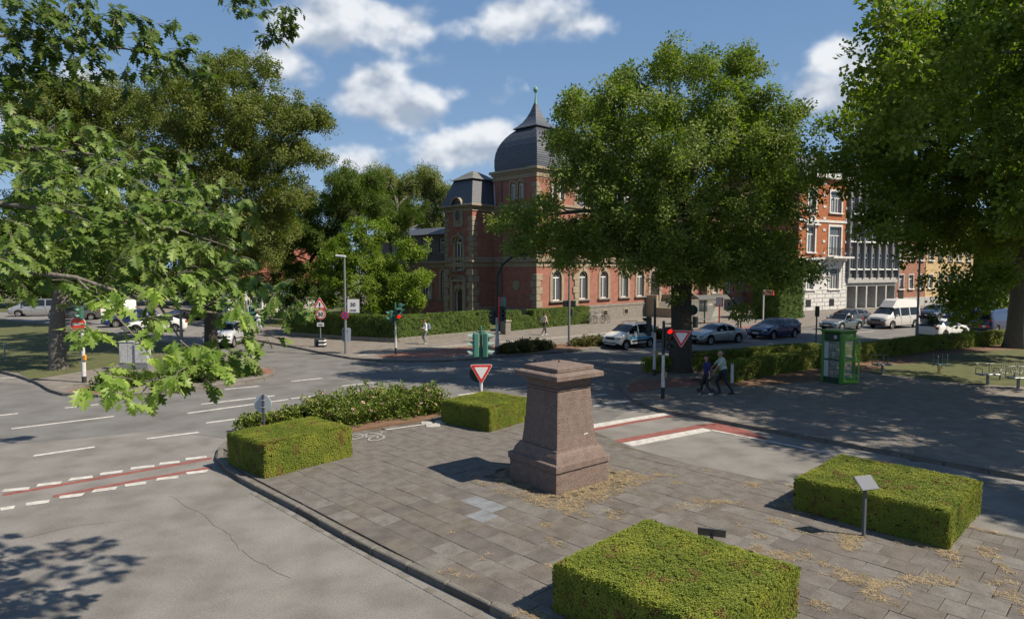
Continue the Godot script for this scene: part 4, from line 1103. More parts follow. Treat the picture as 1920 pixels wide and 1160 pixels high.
	for x in [17.8, 21.0]:
		b = MB.new()
		b.span(Vector3(x - 0.2, -0.1, wz), Vector3(x + 0.2, 1.0, wz + 3.2), 0.03)
		b.span(Vector3(x - 0.2, 0.9, wz), Vector3(x + 0.2, 2.3, wz + 1.4), 0.03)
		part("step_cheek", b, S, r)
	b = MB.new()
	b.tube([Vector3(17.8, 1.0, 2.7), Vector3(17.8, 1.95, 2.7), Vector3(17.8, 3.2, 0.9), Vector3(17.8, 3.3, -0.2)], [0.03, 0.03, 0.03, 0.03], 6)
	part("handrail", b, plain("iron_black", lin(0.02, 0.02, 0.02), 0.5), r)

func plain_front(r: Node3D, fr: Transform3D, wide: float, rows: Array, wall: Material, called := "front_wall") -> void:
	var b := MB.new()
	for row in rows: wall_row(b, fr, 0, wide, row[0], row[1], row[2], 0.22)
	part(called, b, wall, r)

func town() -> void:
	# far street: fronts stand along this line
	var along := Vector3(0.869, 0, -0.495)
	var turn := atan2(0.495, 0.869)
	var A := Vector3(34.1, 0.12, -78.3)
	var W := window_white()
	# --- orange brick town house over a white ground floor
	var r := thing("town_house", "orange brick town house with white bands, pediments and rusticated white ground floor", "house", A, turn)
	var orange := grain("orange_brick", lin(0.27, 0.088, 0.032), lin(0.40, 0.14, 0.055), 2.4, 0.92, 0.25, 0.2, 41)
	var white := grain("white_render", lin(0.50, 0.50, 0.485), lin(0.66, 0.655, 0.64), 1.0, 0.9, 0.4, 0.15, 42)
	var I := Transform3D.IDENTITY
	var w1 := [[2.3, 1.25, 2.6, 5.2, 0.0], [6.9, 1.9, 2.6, 5.2, 0.0]]
	var w2 := [[2.3, 1.3, 7.1, 10.2, 0.0], [6.9, 2.3, 6.7, 10.3, 0.0]]
	var w3 := [[2.3, 1.3, 12.0, 14.6, 0.0], [6.9, 2.1, 12.0, 14.6, 0.0]]
	var b := MB.new()
	wall_row(b, I, 0, 9.4, -0.3, 6.3, w1, 0.22)
	part("ground_floor_wall", b, white, r)
	b = MB.new()
	wall_row(b, I, 0, 9.4, 6.3, 11.2, w2, 0.22)
	wall_row(b, I, 0, 9.4, 11.2, 16.4, w3, 0.22)
	part("upper_wall", b, orange, r)
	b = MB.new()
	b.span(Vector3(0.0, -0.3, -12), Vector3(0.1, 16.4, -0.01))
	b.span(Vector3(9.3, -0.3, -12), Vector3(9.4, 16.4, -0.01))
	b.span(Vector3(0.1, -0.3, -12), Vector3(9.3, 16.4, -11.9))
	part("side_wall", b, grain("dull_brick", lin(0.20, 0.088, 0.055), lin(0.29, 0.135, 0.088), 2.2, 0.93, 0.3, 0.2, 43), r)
	b = MB.new()
	b.span(Vector3(-0.05, -0.3, -6), Vector3(-0.004, 6.3, -0.01))
	part("side_render", b, white, r)
	for h in w1 + w2 + w3: window_unit(r, I, h, 0.26, true, false, white)
	# rusticated blocks of the ground floor
	for y in 13:
		if y > 4: continue
		for k in 6:
			b = MB.new()
			var x0 := k * 1.56 + (0.5 if y % 2 else 0.0)
			b.span(Vector3(x0 + 0.03, y * 0.5 + 0.03, 0.0), Vector3(minf(x0 + 1.53, 9.38), y * 0.5 + 0.47, 0.06), 0.02)
			part("stone_block", b, white, r)
	for k in 10:
		for x in [0.0, 8.5]:
			b = MB.new()
			b.span(Vector3(x + 0.02, 2.6 + k * 0.37, 0.0), Vector3(x + (0.86 if k % 2 else 0.6), 2.94 + k * 0.37, 0.07), 0.02)
			part("quoin_stone", b, white, r)
	for k in 13:
		for x in [0.0, 4.45, 8.9]:
			if k % 2: continue
			b = MB.new()
			b.span(Vector3(x - 0.03, 6.9 + k * 0.7, -0.05), Vector3(x + 0.5, 7.2 + k * 0.7, 0.07), 0.02)
			part("quoin_stone", b, white, r)
	b = MB.new()
	b.span(Vector3(-0.1, 6.1, -0.02), Vector3(9.5, 6.5, 0.2), 0.03)
	b.span(Vector3(-0.06, 10.75, -0.02), Vector3(9.46, 11.05, 0.1), 0.02)
	b.span(Vector3(-0.2, 16.0, -0.4), Vector3(9.6, 16.6, 0.5), 0.05)
	for y in [0.0]: b.span(Vector3(-0.02, 2.5, 0), Vector3(9.42, 2.62, 0.1), 0.01)
	part("string_course", b, white, r)
	for x in [2.3]:
		b = MB.new()
		b.xf = Transform3D(Basis.IDENTITY, Vector3(x, 10.55, 0))
		b.plate(PackedVector2Array([Vector2(-1.15, 0), Vector2(1.15, 0), Vector2(0, 1.15)]), 0.02, 0.25)
		b.plate(PackedVector2Array([Vector2(-1.35, -0.2), Vector2(1.35, -0.2), Vector2(1.35, 0.0), Vector2(-1.35, 0.0)]), 0.02, 0.32)
		part("pediment", b, white, r)
	b = MB.new()
	b.span(Vector3(4.9, 6.35, 0), Vector3(9.1, 6.6, 1.25), 0.03)
	var balcony := part("balcony", b, white, r)
	b = MB.new()
	for k in 29: b.cyl(Vector3(4.95 + k * 0.148, 6.6, 1.18), Vector3(4.95 + k * 0.148, 7.6, 1.18), 0.014, 0.014, 5)
	b.span(Vector3(4.9, 7.58, 1.15), Vector3(9.12, 7.64, 1.21))
	for x in [4.93, 9.08]: b.span(Vector3(x - 0.02, 7.58, 0), Vector3(x + 0.02, 7.64, 1.2))
	part("railing", b, plain("iron_black", Color(), 0.5), balcony)
	b = MB.new()
	slate_slope(b, Vector2(-0.2, -12), Vector2(9.6, 0.4), 16.6, Vector2(0.4, -9.5), Vector2(9.0, -2.5), 19.2, 8)
	part("roof", b, slate(), r)
	for x in [2.0, 6.5]:
		b = MB.new()
		b.box(Vector3(x, 0.95, 0.06), Vector3(1.0, 0.9, 0.05), 0.01)
		part("cellar_window", b, plain("cellar_dark", Color(), 0.3), r)
	# --- grey office block with ribs
	r = thing("office_block", "grey ribbed office block with white window frames above blue garage bays", "office block", A + along * 9.42, turn)
	var panel := grain("brown_panel", lin(0.14, 0.125, 0.105), lin(0.20, 0.18, 0.155), 1.2, 0.8, 0.3, 0.1, 44)
	var conc := grain("pale_concrete", lin(0.33, 0.33, 0.32), lin(0.44, 0.44, 0.43), 1.2, 0.85, 0.3, 0.15, 45)
	var n := 7
	var bay := 10.8 / n
	b = MB.new()
	var bays := []
	for i in 5: bays.append([1.15 + i * 2.15, 1.85, 0.02, 2.9, 0.0])
	wall_row(b, I, 0, 10.8, -0.3, 3.3, bays, 1.6)
	b.span(Vector3(-0.02, 3.3, -0.1), Vector3(10.82, 3.95, 0.25), 0.02)
	part("ground_floor_wall", b, conc, r)
	for h in bays:
		b = MB.new()
		b.xf = Transform3D(Basis(Vector3.UP, -0.0), Vector3(h[0], 0, -1.55))
		b.box(Vector3(-0.2, 1.45, 0), Vector3(1.45, 2.9, 0.08))
		for k in 7: b.box(Vector3(-0.2, 0.3 + k * 0.4, 0.05), Vector3(1.4, 0.36, 0.03), 0.01)
		part("garage_door", b, plain("garage_blue", lin(0.20, 0.25, 0.30), 0.6), r)
		b = MB.new()
		b.box(Vector3(h[0] + 0.66, 1.45, -1.5), Vector3(0.5, 2.9, 0.06))
		part("garage_recess", b, plain("garage_dark", lin(0.03, 0.033, 0.036), 0.6), r)
	for fl in 4:
		var y := 3.95 + fl * 3.5
		var hs := []
		for i in n: hs.append([(i + 0.5) * bay, bay - 0.5, y + 1.15, y + 3.2, 0.0])
		b = MB.new()
		wall_row(b, I, 0, 10.8, y, y + 3.5, hs, 0.15)
		part("spandrel", b, panel, r)
		for h in hs: window_unit(r, Transform3D(Basis.IDENTITY, Vector3(0, 0, 0.12)), h, 0.0, true, false, W)
	for i in n + 1:
		b = MB.new()
		b.span(Vector3(i * bay - 0.14, 3.95, 0.0), Vector3(i * bay + 0.14, 18.0, 0.42), 0.02)
		part("rib", b, plain("rib_grey", lin(0.13, 0.145, 0.165), 0.6), r)
	b = MB.new()
	b.span(Vector3(0, -0.3, -12), Vector3(10.8, 18.2, -1.7))
	b.span(Vector3(0, 3.4, -1.8), Vector3(10.8, 18.2, -0.25))
	b.span(Vector3(-0.1, 17.95, -12), Vector3(10.9, 18.5, 0.5), 0.03)
	part("core", b, conc, r)
	# --- brown house and yellow house further on
	for hs in [["corner_house", "reddish brown rendered house beside the grey office block", lin(0.24, 0.11, 0.07), lin(0.33, 0.165, 0.11), 20.3, 7.0, 14.0, 3], ["yellow_house", "ochre yellow rendered house with pale plinth at the end of the row", lin(0.44, 0.315, 0.16), lin(0.56, 0.42, 0.235), 27.4, 12.6, 13.0, 5]]:
		r = thing(hs[0], hs[1], "house", A + along * float(hs[4]), turn)
		var wm := grain(str(hs[0]) + "_render", hs[2], hs[3], 1.1, 0.92, 0.25, 0.15, 46)
		var step: float = float(hs[5]) / int(hs[7])
		var rows := []
		for fl in 3:
			var y := 1.2 + fl * 3.9
			var row := []
			for i in int(hs[7]):
				row.append([(i + 0.5) * step, 1.1, y + 1.2, y + 3.1, 0.0])
			rows.append([y, y + 3.9, row])
		plain_front(r, I, hs[5], rows, wm)
		for row in rows:
			for h in row[2]: window_unit(r, I, h, 0.1, true, false, white)
		b = MB.new()
		b.span(Vector3(0, -0.3, -10), Vector3(float(hs[5]), float(hs[6]) - 0.2, -0.3))
		part("body", b, wm, r)
		b = MB.new()
		b.span(Vector3(-0.02, -0.3, -0.3), Vector3(float(hs[5]) + 0.02, 1.2, 0.06), 0.02)
		part("plinth", b, conc, r)
		b = MB.new()
		slate_slope(b, Vector2(-0.3, -10.3), Vector2(float(hs[5]) + 0.3, 0.4), 12.9, Vector2(0.5, -6), Vector2(float(hs[5]) - 0.5, -4), 16.5, 8)
		part("roof", b, grain("red_tile", lin(0.17, 0.055, 0.035), lin(0.27, 0.10, 0.065), 2.0, 0.9, 0.4, 0.3, 47), r)
		b = MB.new()
		b.box(Vector3(1.2 if hs[0] == "corner_house" else 10.5, 1.35, 0.03), Vector3(1.15, 2.7, 0.1), 0.02)
		part("door", b, plain("door_dark", Color(), 0.4), r)
	# --- a tiled house half hidden behind the garden trees
	r = thing("tiled_house", "low white house with red tiled roof half hidden among garden trees", "house", Vector3(-16.78, 0.00, -51.38) + Vector3(-10.5, -0.6, -24), 0.5)
	b = MB.new()
	b.span(Vector3(-5, -0.2, -9), Vector3(5, 4.2, 0))
	part("wall", b, white, r)
	b = MB.new()
	b.xf = Transform3D(Basis(Vector3.UP, PI / 2), Vector3(0, 4.1, -4.5))
	b.plate(PackedVector2Array([Vector2(-5.0, 0), Vector2(5.0, 0), Vector2(0, 4.2)]), -5.4, 5.4)
	part("roof", b, mats["red_tile"], r)
	window_unit(r, Transform3D(Basis.IDENTITY, Vector3(0, 0, 0.25)), [-2.0, 1.2, 1.2, 2.7, 0.0], 0.0, true)
	window_unit(r, Transform3D(Basis.IDENTITY, Vector3(0, 0, 0.25)), [2.0, 1.2, 1.2, 2.7, 0.0], 0.0, true)

func pedestal() -> void:
	# away-right edge lies 51.5 degrees off the view line
	var r := thing("stone_pedestal", "empty reddish granite pedestal with moulded base and weathered cornice", "pedestal", Vector3(1.12, 0.10, -15.5), deg_to_rad(90.0 - 51.5))
	var G := grain("granite", lin(0.085, 0.060, 0.050), lin(0.280, 0.208, 0.180), 4.5, 0.9, 0.75, 0.5, 51)
	var gm: StandardMaterial3D = G
	gm.albedo_texture = ntex(1024, 0.02, [lin(0.083, 0.064, 0.055), lin(0.142, 0.104, 0.089), lin(0.171, 0.127, 0.110), lin(0.204, 0.154, 0.135), lin(0.270, 0.215, 0.191)], [0.08, 0.3, 0.5, 0.7, 0.93], FastNoiseLite.TYPE_SIMPLEX_SMOOTH, 7, 51)
	gm.uv1_scale = Vector3.ONE * 1.1
	gm.heightmap_scale = 1.3
	var sz := 0.84
	rough_block(r, "base_block", [[sz, 0.0], [sz, 0.50], [sz - 0.015, 0.512]], G, 0.006, 3)
	rough_block(r, "base_moulding", [[sz - 0.02, 0.515], [sz + 0.035, 0.522], [sz + 0.035, 0.66], [sz + 0.02, 0.675], [sz - 0.05, 0.685], [sz - 0.06, 0.72], [sz - 0.085, 0.80], [sz - 0.125, 0.87], [sz - 0.15, 0.90], [sz - 0.16, 0.94]], G, 0.007, 4)
	rough_block(r, "shaft", [[0.630, 0.943], [0.605, 1.2], [0.58, 1.55], [0.555, 1.9], [0.535, 2.235], [0.52, 2.25]], G, 0.006, 5)
	rough_block(r, "neck", [[0.52, 2.253], [0.52, 2.27], [0.55, 2.275], [0.55, 2.315], [0.525, 2.325], [0.53, 2.40], [0.56, 2.465]], G, 0.006, 6)
	rough_block(r, "cornice", [[0.57, 2.468], [0.60, 2.50], [0.68, 2.53], [0.745, 2.54], [0.755, 2.55], [0.755, 2.645], [0.74, 2.66], [0.64, 2.69], [0.60, 2.70]], G, 0.02, 7)
	rough_block(r, "cap", [[0.575, 2.703], [0.585, 2.713], [0.585, 2.79], [0.57, 2.80], [0.28, 2.825], [0.02, 2.845]], G, 0.006, 8)
	var b := MB.new()
	b.cyl(Vector3(0, 2.82, 0), Vector3(0, 2.9, 0), 0.02, 0.015, 6)
	part("iron_stub", b, plain("rust", lin(0.04, 0.025, 0.02), 0.8), r)
	# a pale paint stroke and old scratched letters on its faces
	b = MB.new()
	b.box(Vector3(0.3, 1.2, 0.615), Vector3(0.13, 0.025, 0.004), 0.0, Basis(Vector3.BACK, 0.12))
	part("paint_stroke", b, plain("pale_paint", lin(0.5, 0.5, 0.48), 0.7), r)
	var t := partm("scratched_letters", text_mesh("DCK", 0.13, 0.004), plain("scratch", lin(0.205, 0.15, 0.128), 0.9), r)
	t.transform = Transform3D(Basis(Vector3.UP, -PI / 2), Vector3(-0.568, 1.82, 0.18)) * Transform3D(Basis(Vector3.RIGHT, -0.07), Vector3.ZERO)

# a square-cut stone whose faces are finely uneven and whose edges are worn and chipped
func rough_block(r: Node3D, called: String, prof: Array, m: Material, amp: float, sd: int) -> void:
	var f := noise(3.0, FastNoiseLite.TYPE_SIMPLEX_SMOOTH, 4, sd)
	var g := noise(2.2, FastNoiseLite.TYPE_SIMPLEX_SMOOTH, 3, sd + 50)
	var rows := []
	for i in prof.size() - 1:
		var n := maxi(1, int(Vector2(prof[i][0] - prof[i + 1][0], prof[i][1] - prof[i + 1][1]).length() / 0.05))
		for k in n: rows.append(Vector2(lerpf(prof[i][0], prof[i + 1][0], float(k) / n), lerpf(prof[i][1], prof[i + 1][1], float(k) / n)))
	rows.append(Vector2(prof[prof.size() - 1][0], prof[prof.size() - 1][1]))
	var seg := 28
	var pts := []
	for row in rows:
		var ring := PackedVector3Array()
		for k in 4:
			var a := Basis(Vector3.UP, k * PI / 2)
			for j in seg:
				# points crowd towards the corners, which are rounded a little
				var t := float(j) / seg
				var s := (t - 0.5) * 2.0
				s = signf(s) * (1.0 - pow(1.0 - absf(s), 1.5))
				var h: float = row.x
				var p := a * Vector3(s * h, row.y, h)
				var edge := clampf((absf(s) - 0.9) / 0.1, 0.0, 1.0)
				var d := f.get_noise_3dv(p) * amp
				var chip := maxf(0.0, g.get_noise_3dv(p * 1.7) - 0.12) * amp * 5.0 * edge
				var o := Vector3(p.x, 0, p.z).normalized()
				p += o * d - o * (edge * 0.008 + chip)
				ring.append(p)
		pts.append(ring)
	var b := MB.new()
	var n4 := seg * 4
	for i in pts.size() - 1:
		for k in n4:
			var j := (k + 1) % n4
			var c: Vector3 = (pts[i][k] + pts[i][j]) * 0.5
			var o := Vector3(c.x, 0, c.z)
			if absf(rows[i + 1].y - rows[i].y) < 0.5 * absf(rows[i + 1].x - rows[i].x): o = Vector3(c.x, 0, c.z).normalized() * 0.2 + Vector3(0, rows[i].x - rows[i + 1].x, 0).normalized()
			b.quado(pts[i][k], pts[i][j], pts[i + 1][j], pts[i + 1][k], o)
	for e in [0, pts.size() - 1]:
		for k in n4: b.trio(Vector3(0, rows[e].y, 0), pts[e][k], pts[e][(k + 1) % n4], Vector3(0, -1 if e == 0 else 1, 0))
	part(called, b, m, r)

# a tuft of small leaves, about one unit across
func tuft(n: int, leaf: float, wide: float, sd: int, spread := 1.0, lift := 0.7, flat := false) -> ArrayMesh:
	var g := RandomNumberGenerator.new()
	g.seed = sd
	var b := MB.new()
	for i in n:
		var d := Vector3(g.randf_range(-1, 1), g.randf_range(-0.7, 1), g.randf_range(-1, 1))
		d = d.normalized() * pow(g.randf(), 0.5) * 0.5 * spread
		var up := (d + Vector3(g.randf_range(-0.4, 0.4), g.randf_range(lift - 0.7, lift), g.randf_range(-0.4, 0.4))).normalized()
		var s := up.cross(Vector3(g.randf_range(-1, 1), g.randf_range(-1, 1), g.randf_range(-1, 1))).normalized()
		if flat:  # blades lie outwards, faces to the light
			var face := Vector3(g.randf_range(-0.75, 0.75), 1.0, g.randf_range(-0.75, 0.75)).normalized()
			up = (Vector3(d.x, 0, d.z).normalized() + Vector3(g.randf_range(-0.8, 0.8), g.randf_range(-0.2, 0.4), g.randf_range(-0.8, 0.8))).normalized()
			s = up.cross(face).normalized()
		var l := leaf * g.randf_range(0.75, 1.25)
		var nn := s.cross(up).normalized()
		var k := g.randf_range(0.78, 1.22)
		b.col = Color(k * g.randf_range(0.92, 1.1), k, k * g.randf_range(0.85, 1.1))
		var tip := d + up * l
		var mid := d + up * l * 0.5
		var w := s * wide * 0.5 * g.randf_range(0.8, 1.2)
		var fold := nn * l * 0.1
		b.trio(d, mid + w + fold, tip, nn)
		b.trio(d, mid - w + fold, tip, nn)
	return b.mesh()

func leaf_cols(n: int, a: Color, b: Color, out: PackedColorArray) -> void:
	for i in n: out.append(a.lerp(b, rng.randf()))

# a clipped block of leaves: near corner, two edge directions with lengths, height
func clipped_block(root: Node3D, fr: Transform3D, size: Vector3, tm: ArrayMesh, scale: float, per_m2: float, ca: Color, cb: Color, brown := 0.0, wob := 0.03) -> void:
	var core := MB.new()
	var ins := scale * 0.35
	core.xf = fr
	core.span(Vector3(ins, 0.0, ins), Vector3(size.x - ins, size.y - ins, size.z - ins), minf(0.08, ins))
	part("inner_core", core, grain("hedge_core", lin(0.012, 0.017, 0.006), lin(0.03, 0.036, 0.013), 4.0, 0.98), root)  # plain dark box that fills the block behind its leaves
	var f := noise(0.9, FastNoiseLite.TYPE_SIMPLEX_SMOOTH, 3, 61)
	var xfs := []
	var cols := PackedColorArray()
	var faces := [[Vector3(0, 1, 0), size.x, size.z], [Vector3(1, 0, 0), size.z, size.y], [Vector3(-1, 0, 0), size.z, size.y], [Vector3(0, 0, 1), size.x, size.y], [Vector3(0, 0, -1), size.x, size.y]]
	var e := 0.06
	for fc in faces:
		var nrm: Vector3 = fc[0]
		var n := int(float(fc[1]) * float(fc[2]) * per_m2)
		for i in n:
			var p: Vector3
			var a := rng.randf(); var b := rng.randf()
			if nrm.y > 0: p = Vector3(a * size.x, size.y, b * size.z)
			elif nrm.x != 0: p = Vector3(size.x if nrm.x > 0 else 0.0, a * size.y, b * size.z)
			else: p = Vector3(b * size.x, a * size.y, size.z if nrm.z > 0 else 0.0)
			# corners are a little rounded, faces a little uneven
			for ax in 3:
				if ax == 1: p.y = minf(p.y, size.y - maxf(0.0, e - minf(minf(p.x, size.x - p.x), minf(p.z, size.z - p.z))) * 0.7)
			p += nrm * (f.get_noise_3dv(p * 1.3 + fr.origin) * wob + rnd(-0.02, 0.015))
			if p.y < 0.05: p.y += rnd(0.0, 0.06)
			var q := fr * p
			var z := (fr.basis * nrm).normalized()
			var x := z.cross(Vector3(rnd(-1, 1), rnd(-1, 1), rnd(-1, 1))).normalized()
			var s := scale * rnd(0.75, 1.25)
			xfs.append(Transform3D(Basis(x * s, z * s, x.cross(z) * s), q))
			var c := ca.lerp(cb, clampf(0.5 + f.get_noise_3dv(q * 1.1) * 0.9 + rnd(-0.3, 0.3), 0.0, 1.0))
			if brown > 0.0 and f.get_noise_3dv(q * 2.3 + Vector3(9, 0, 0)) > 0.33 and rng.randf() < brown: c = Color(0.16, 0.10, 0.035)
			cols.append(c)
	mass("foliage", tm, leafy("hedge_leaf", 0.45), xfs, cols, root)

func hedges() -> void:
	var tm := tuft(26, 0.30, 0.24, 71, 1.1, 0.15, true)
	var ga := Color(0.112, 0.160, 0.020)
	var gb := Color(0.225, 0.256, 0.034)
	var hl := [
		["square clipped box hedge at the kerb corner beside the rose bed", Vector3(-5.93, 0.12, -15.5), 40.5, 1.85, 2.45, 0.82],
		["square clipped box hedge with the yield signal rising behind it", Vector3(-0.69, 0.12, -20.0), 38.5, 2.05, 2.1, 0.74],
		["square clipped box hedge with an information board on a post before it", Vector3(7.82, 0.12, -11.5), 46.0, 2.72, 2.55, 0.68],
		["square clipped box hedge hiding the post of a dark slanting board", Vector3(2.43, 0.12, -7.55), 45.0, 2.55, 2.4, 0.74]]
	for h in hl:
		var a := deg_to_rad(h[2])
		var v := Vector3(sin(a), 0, -cos(a))
		var u := Vector3(-cos(a), 0, -sin(a))
		var r := thing("box_hedge", h[0], "hedge", h[1], 0.0, "clipped hedges on the paved island")
		# x runs along v, z along -u, so the corner lies at the far end of z
		var fr := Transform3D(Basis(v, Vector3.UP, -u), u * float(h[3]))
		clipped_block(r, fr, Vector3(h[4], h[5], h[3]), tm, 0.072, 880.0, ga, gb, 0.5, 0.022)
	# long hedges: ground line, width, height
	var tl := tuft(20, 0.34, 0.22, 72, 1.1, 0.3, true)
	var da := Color(0.055, 0.100, 0.016)
	var db := Color(0.115, 0.170, 0.030)
	var long := [
		["garden_hedge", "tall clipped garden hedge round the villa's corner on a low wall", [Vector3(-17.07, 0.12, -49.77), Vector3(-11.60, 0.12, -46.56), Vector3(-8.02, 0.12, -45.02), Vector3(-6.13, 0.12, -46.92), Vector3(-1.79, 0.12, -51.01)], 0.9, 1.75, 0.19, 75.0],
		["garden_hedge", "short high hedge block beside the gate pier of the villa", [Vector3(-0.61, 0.12, -53.00), Vector3(0.71, 0.12, -54.41)], 0.8, 1.6, 0.19, 75.0],
		["garden_hedge", "low notch of hedge between two taller hedge blocks", [Vector3(0.71, 0.12, -54.41), Vector3(1.82, 0.12, -55.64)], 0.8, 1.05, 0.19, 75.0],
		["garden_hedge", "long high hedge along the villa's street wall up to the bicycles", [Vector3(1.82, 0.12, -55.64), Vector3(7.18, 0.12, -61.18)], 0.8, 1.55, 0.19, 75.0],
		["low_hedge", "low shaded hedge running from a white post towards the green booth", [Vector3(9.94, 0.12, -28.99), Vector3(12.86, 0.12, -31.38), Vector3(15.88, 0.12, -33.44)], 0.9, 0.78, 0.15, 100.0],
		["low_hedge", "low hedge beyond the booth edging the play lawn along the street", [Vector3(16.61, 0.12, -33.81), Vector3(19.28, 0.12, -35.69), Vector3(25.72, 0.12, -40.28), Vector3(33.58, 0.12, -44.05), Vector3(41.93, 0.12, -47.10)], 0.8, 0.85, 0.15, 100.0],
		["low_hedge", "ragged dark hedge by the oak trunk along the street kerb", [Vector3(8.92, 0.12, -32.21), Vector3(11.63, 0.12, -33.81), Vector3(17.55, 0.12, -36.99)], 1.0, 0.75, 0.17, 80.0],
		["low_hedge", "stub of dark hedge left of the oak trunk by a signal post", [Vector3(6.87, 0.12, -31.54), Vector3(7.93, 0.12, -32.04)], 0.9, 0.65, 0.17, 80.0]]
	for h in long:
		var pts: Array = h[2]
		var r := thing(h[0], h[1], "hedge", Vector3(pts[0].x, 0.12, pts[0].z))
		var wide: float = h[3]
		for i in pts.size() - 1:
			var a: Vector3 = pts[i] - pts[0]
			var b: Vector3 = pts[i + 1] - pts[0]
			a.y = 0; b.y = 0
			var x := (b - a).normalized()
			var z := x.cross(Vector3.UP)
			# the line is the front foot of the hedge; it is wide behind
			var fr := Transform3D(Basis(x, Vector3.UP, z), a - z * wide)
			var seg := Node3D.new()
			seg.name = "section"
			r.add_child(seg, true)
			clipped_block(seg, fr, Vector3(a.distance_to(b) + 0.1, h[4], wide), tl, h[5], h[6], da if h[4] > 1.0 else ga, db if h[4] > 1.0 else gb, 0.0, 0.06)
			if h[1].begins_with("tall"):
				var wb := MB.new()
				wb.xf = fr
				wb.span(Vector3(-0.05, -0.1, wide - 0.1), Vector3(a.distance_to(b) + 0.05, 0.3, wide + 0.12), 0.02)
				part("footing_wall", wb, plinth_stone(), seg)
	# gate pier between the hedges
	var pier := thing("gate_pier", "short stone gate pier at the end of the villa hedge", "pier", Vector3(-0.50, 0.12, -51.01), PI / 4)
	var pb := MB.new()
	pb.span(Vector3(-0.3, -0.1, -0.3), Vector3(0.3, 0.95, 0.3), 0.03)
	part("shaft", pb, plinth_stone(), pier)
	pb = MB.new()
	pb.span(Vector3(-0.36, 0.95, -0.36), Vector3(0.36, 1.08, 0.36), 0.03)
	part("coping", pb, stone(), pier)
	# roses on the island, low flowers on the verge
	var rt := tuft(16, 0.42, 0.26, 73)
	var roses := [
		[Vector3(-8.29, 0.15, -20.55), 0.42, 0.5], [Vector3(-7.86, 0.15, -20.98), 0.38, 0.5], [Vector3(-7.27, 0.15, -21.28), 0.5, 0.6], [Vector3(-6.57, 0.15, -21.58), 0.85, 0.75], [Vector3(-5.98, 0.15, -21.90), 1.05, 0.85], [Vector3(-5.24, 0.15, -21.35), 0.85, 0.85], [Vector3(-5.25, 0.15, -22.47), 1.1, 0.9],
		[Vector3(-4.41, 0.15, -21.98), 0.95, 0.85], [Vector3(-4.24, 0.15, -22.90), 1.1, 0.9], [Vector3(-3.55, 0.15, -22.47), 0.95, 0.8], [Vector3(-3.24, 0.15, -23.17), 1.05, 0.8], [Vector3(-2.78, 0.15, -22.81), 1.0, 0.6]]
	for i in roses.size():
		var low: bool = roses[i][1] < 0.6
		bush("rose_bush", "low pink rose bush beside the round sign on the island" if low else "tall bushy rose with pink flowers in the island bed", "rose bush", roses[i][0], roses[i][2], roses[i][1], rt, 0.20, Color(0.090, 0.140, 0.024), Color(0.175, 0.220, 0.044), Color(0.55, 0.24, 0.27), 26 if not low else 10, "low roses by the round sign" if low else "rose bushes in the island bed")
	for i in 16:
		var t := i / 15.0
		var p: Vector3 = Vector3(-0.16, 0.13, -39.68).lerp(Vector3(4.43, 0.13, -43.34), t) if i < 8 else Vector3(4.43, 0.13, -43.34).lerp(Vector3(11.13, 0.13, -48.69), (i - 8) / 7.0)
		bush("verge_flower", "straggly pink flowering plant in the roadside bed by the far kerb", "flowers", p + Vector3(rnd(-0.4, 0.4), 0, rnd(-0.5, 0.5)), rnd(0.8, 1.1), rnd(0.45, 0.75), rt, 0.24, Color(0.075, 0.085, 0.022), Color(0.15, 0.145, 0.05), Color(0.42, 0.20, 0.20), 20, "flowers in the far roadside bed")
	# shrubs on the grassy corner
	for s in [[Vector3(-16.80, 0.13, -27.49), 0.95, 0.85], [Vector3(-16.57, 0.13, -28.25), 0.8, 0.7], [Vector3(-15.02, 0.13, -29.07), 1.1, 1.0], [Vector3(-13.97, 0.13, -29.63), 1.1, 1.1], [Vector3(-13.32, 0.13, -30.37), 0.9, 0.7], [Vector3(-12.57, 0.13, -30.99), 0.7, 0.4]]:
		bush("corner_shrub", "leafy green shrub planted along the kerb of the grassy corner", "shrub", s[0], s[1], s[2], rt, 0.26, Color(0.05, 0.085, 0.016), Color(0.10, 0.14, 0.03), Color(0, 0, 0), 0, "shrubs along the left corner kerb")
	# ivy mass on the yard wall between villa and town house
	var ivy := thing("ivy_wall", "block of wall wholly overgrown with bright green ivy", "ivy", Vector3(25.03, 0.12, -67.93), 0.62)
	clipped_block(ivy, Transform3D.IDENTITY, Vector3(4.2, 4.6, 3.0), tl, 0.3, 40.0, Color(0.05, 0.10, 0.014), Color(0.10, 0.17, 0.03), 0.0, 0.2)

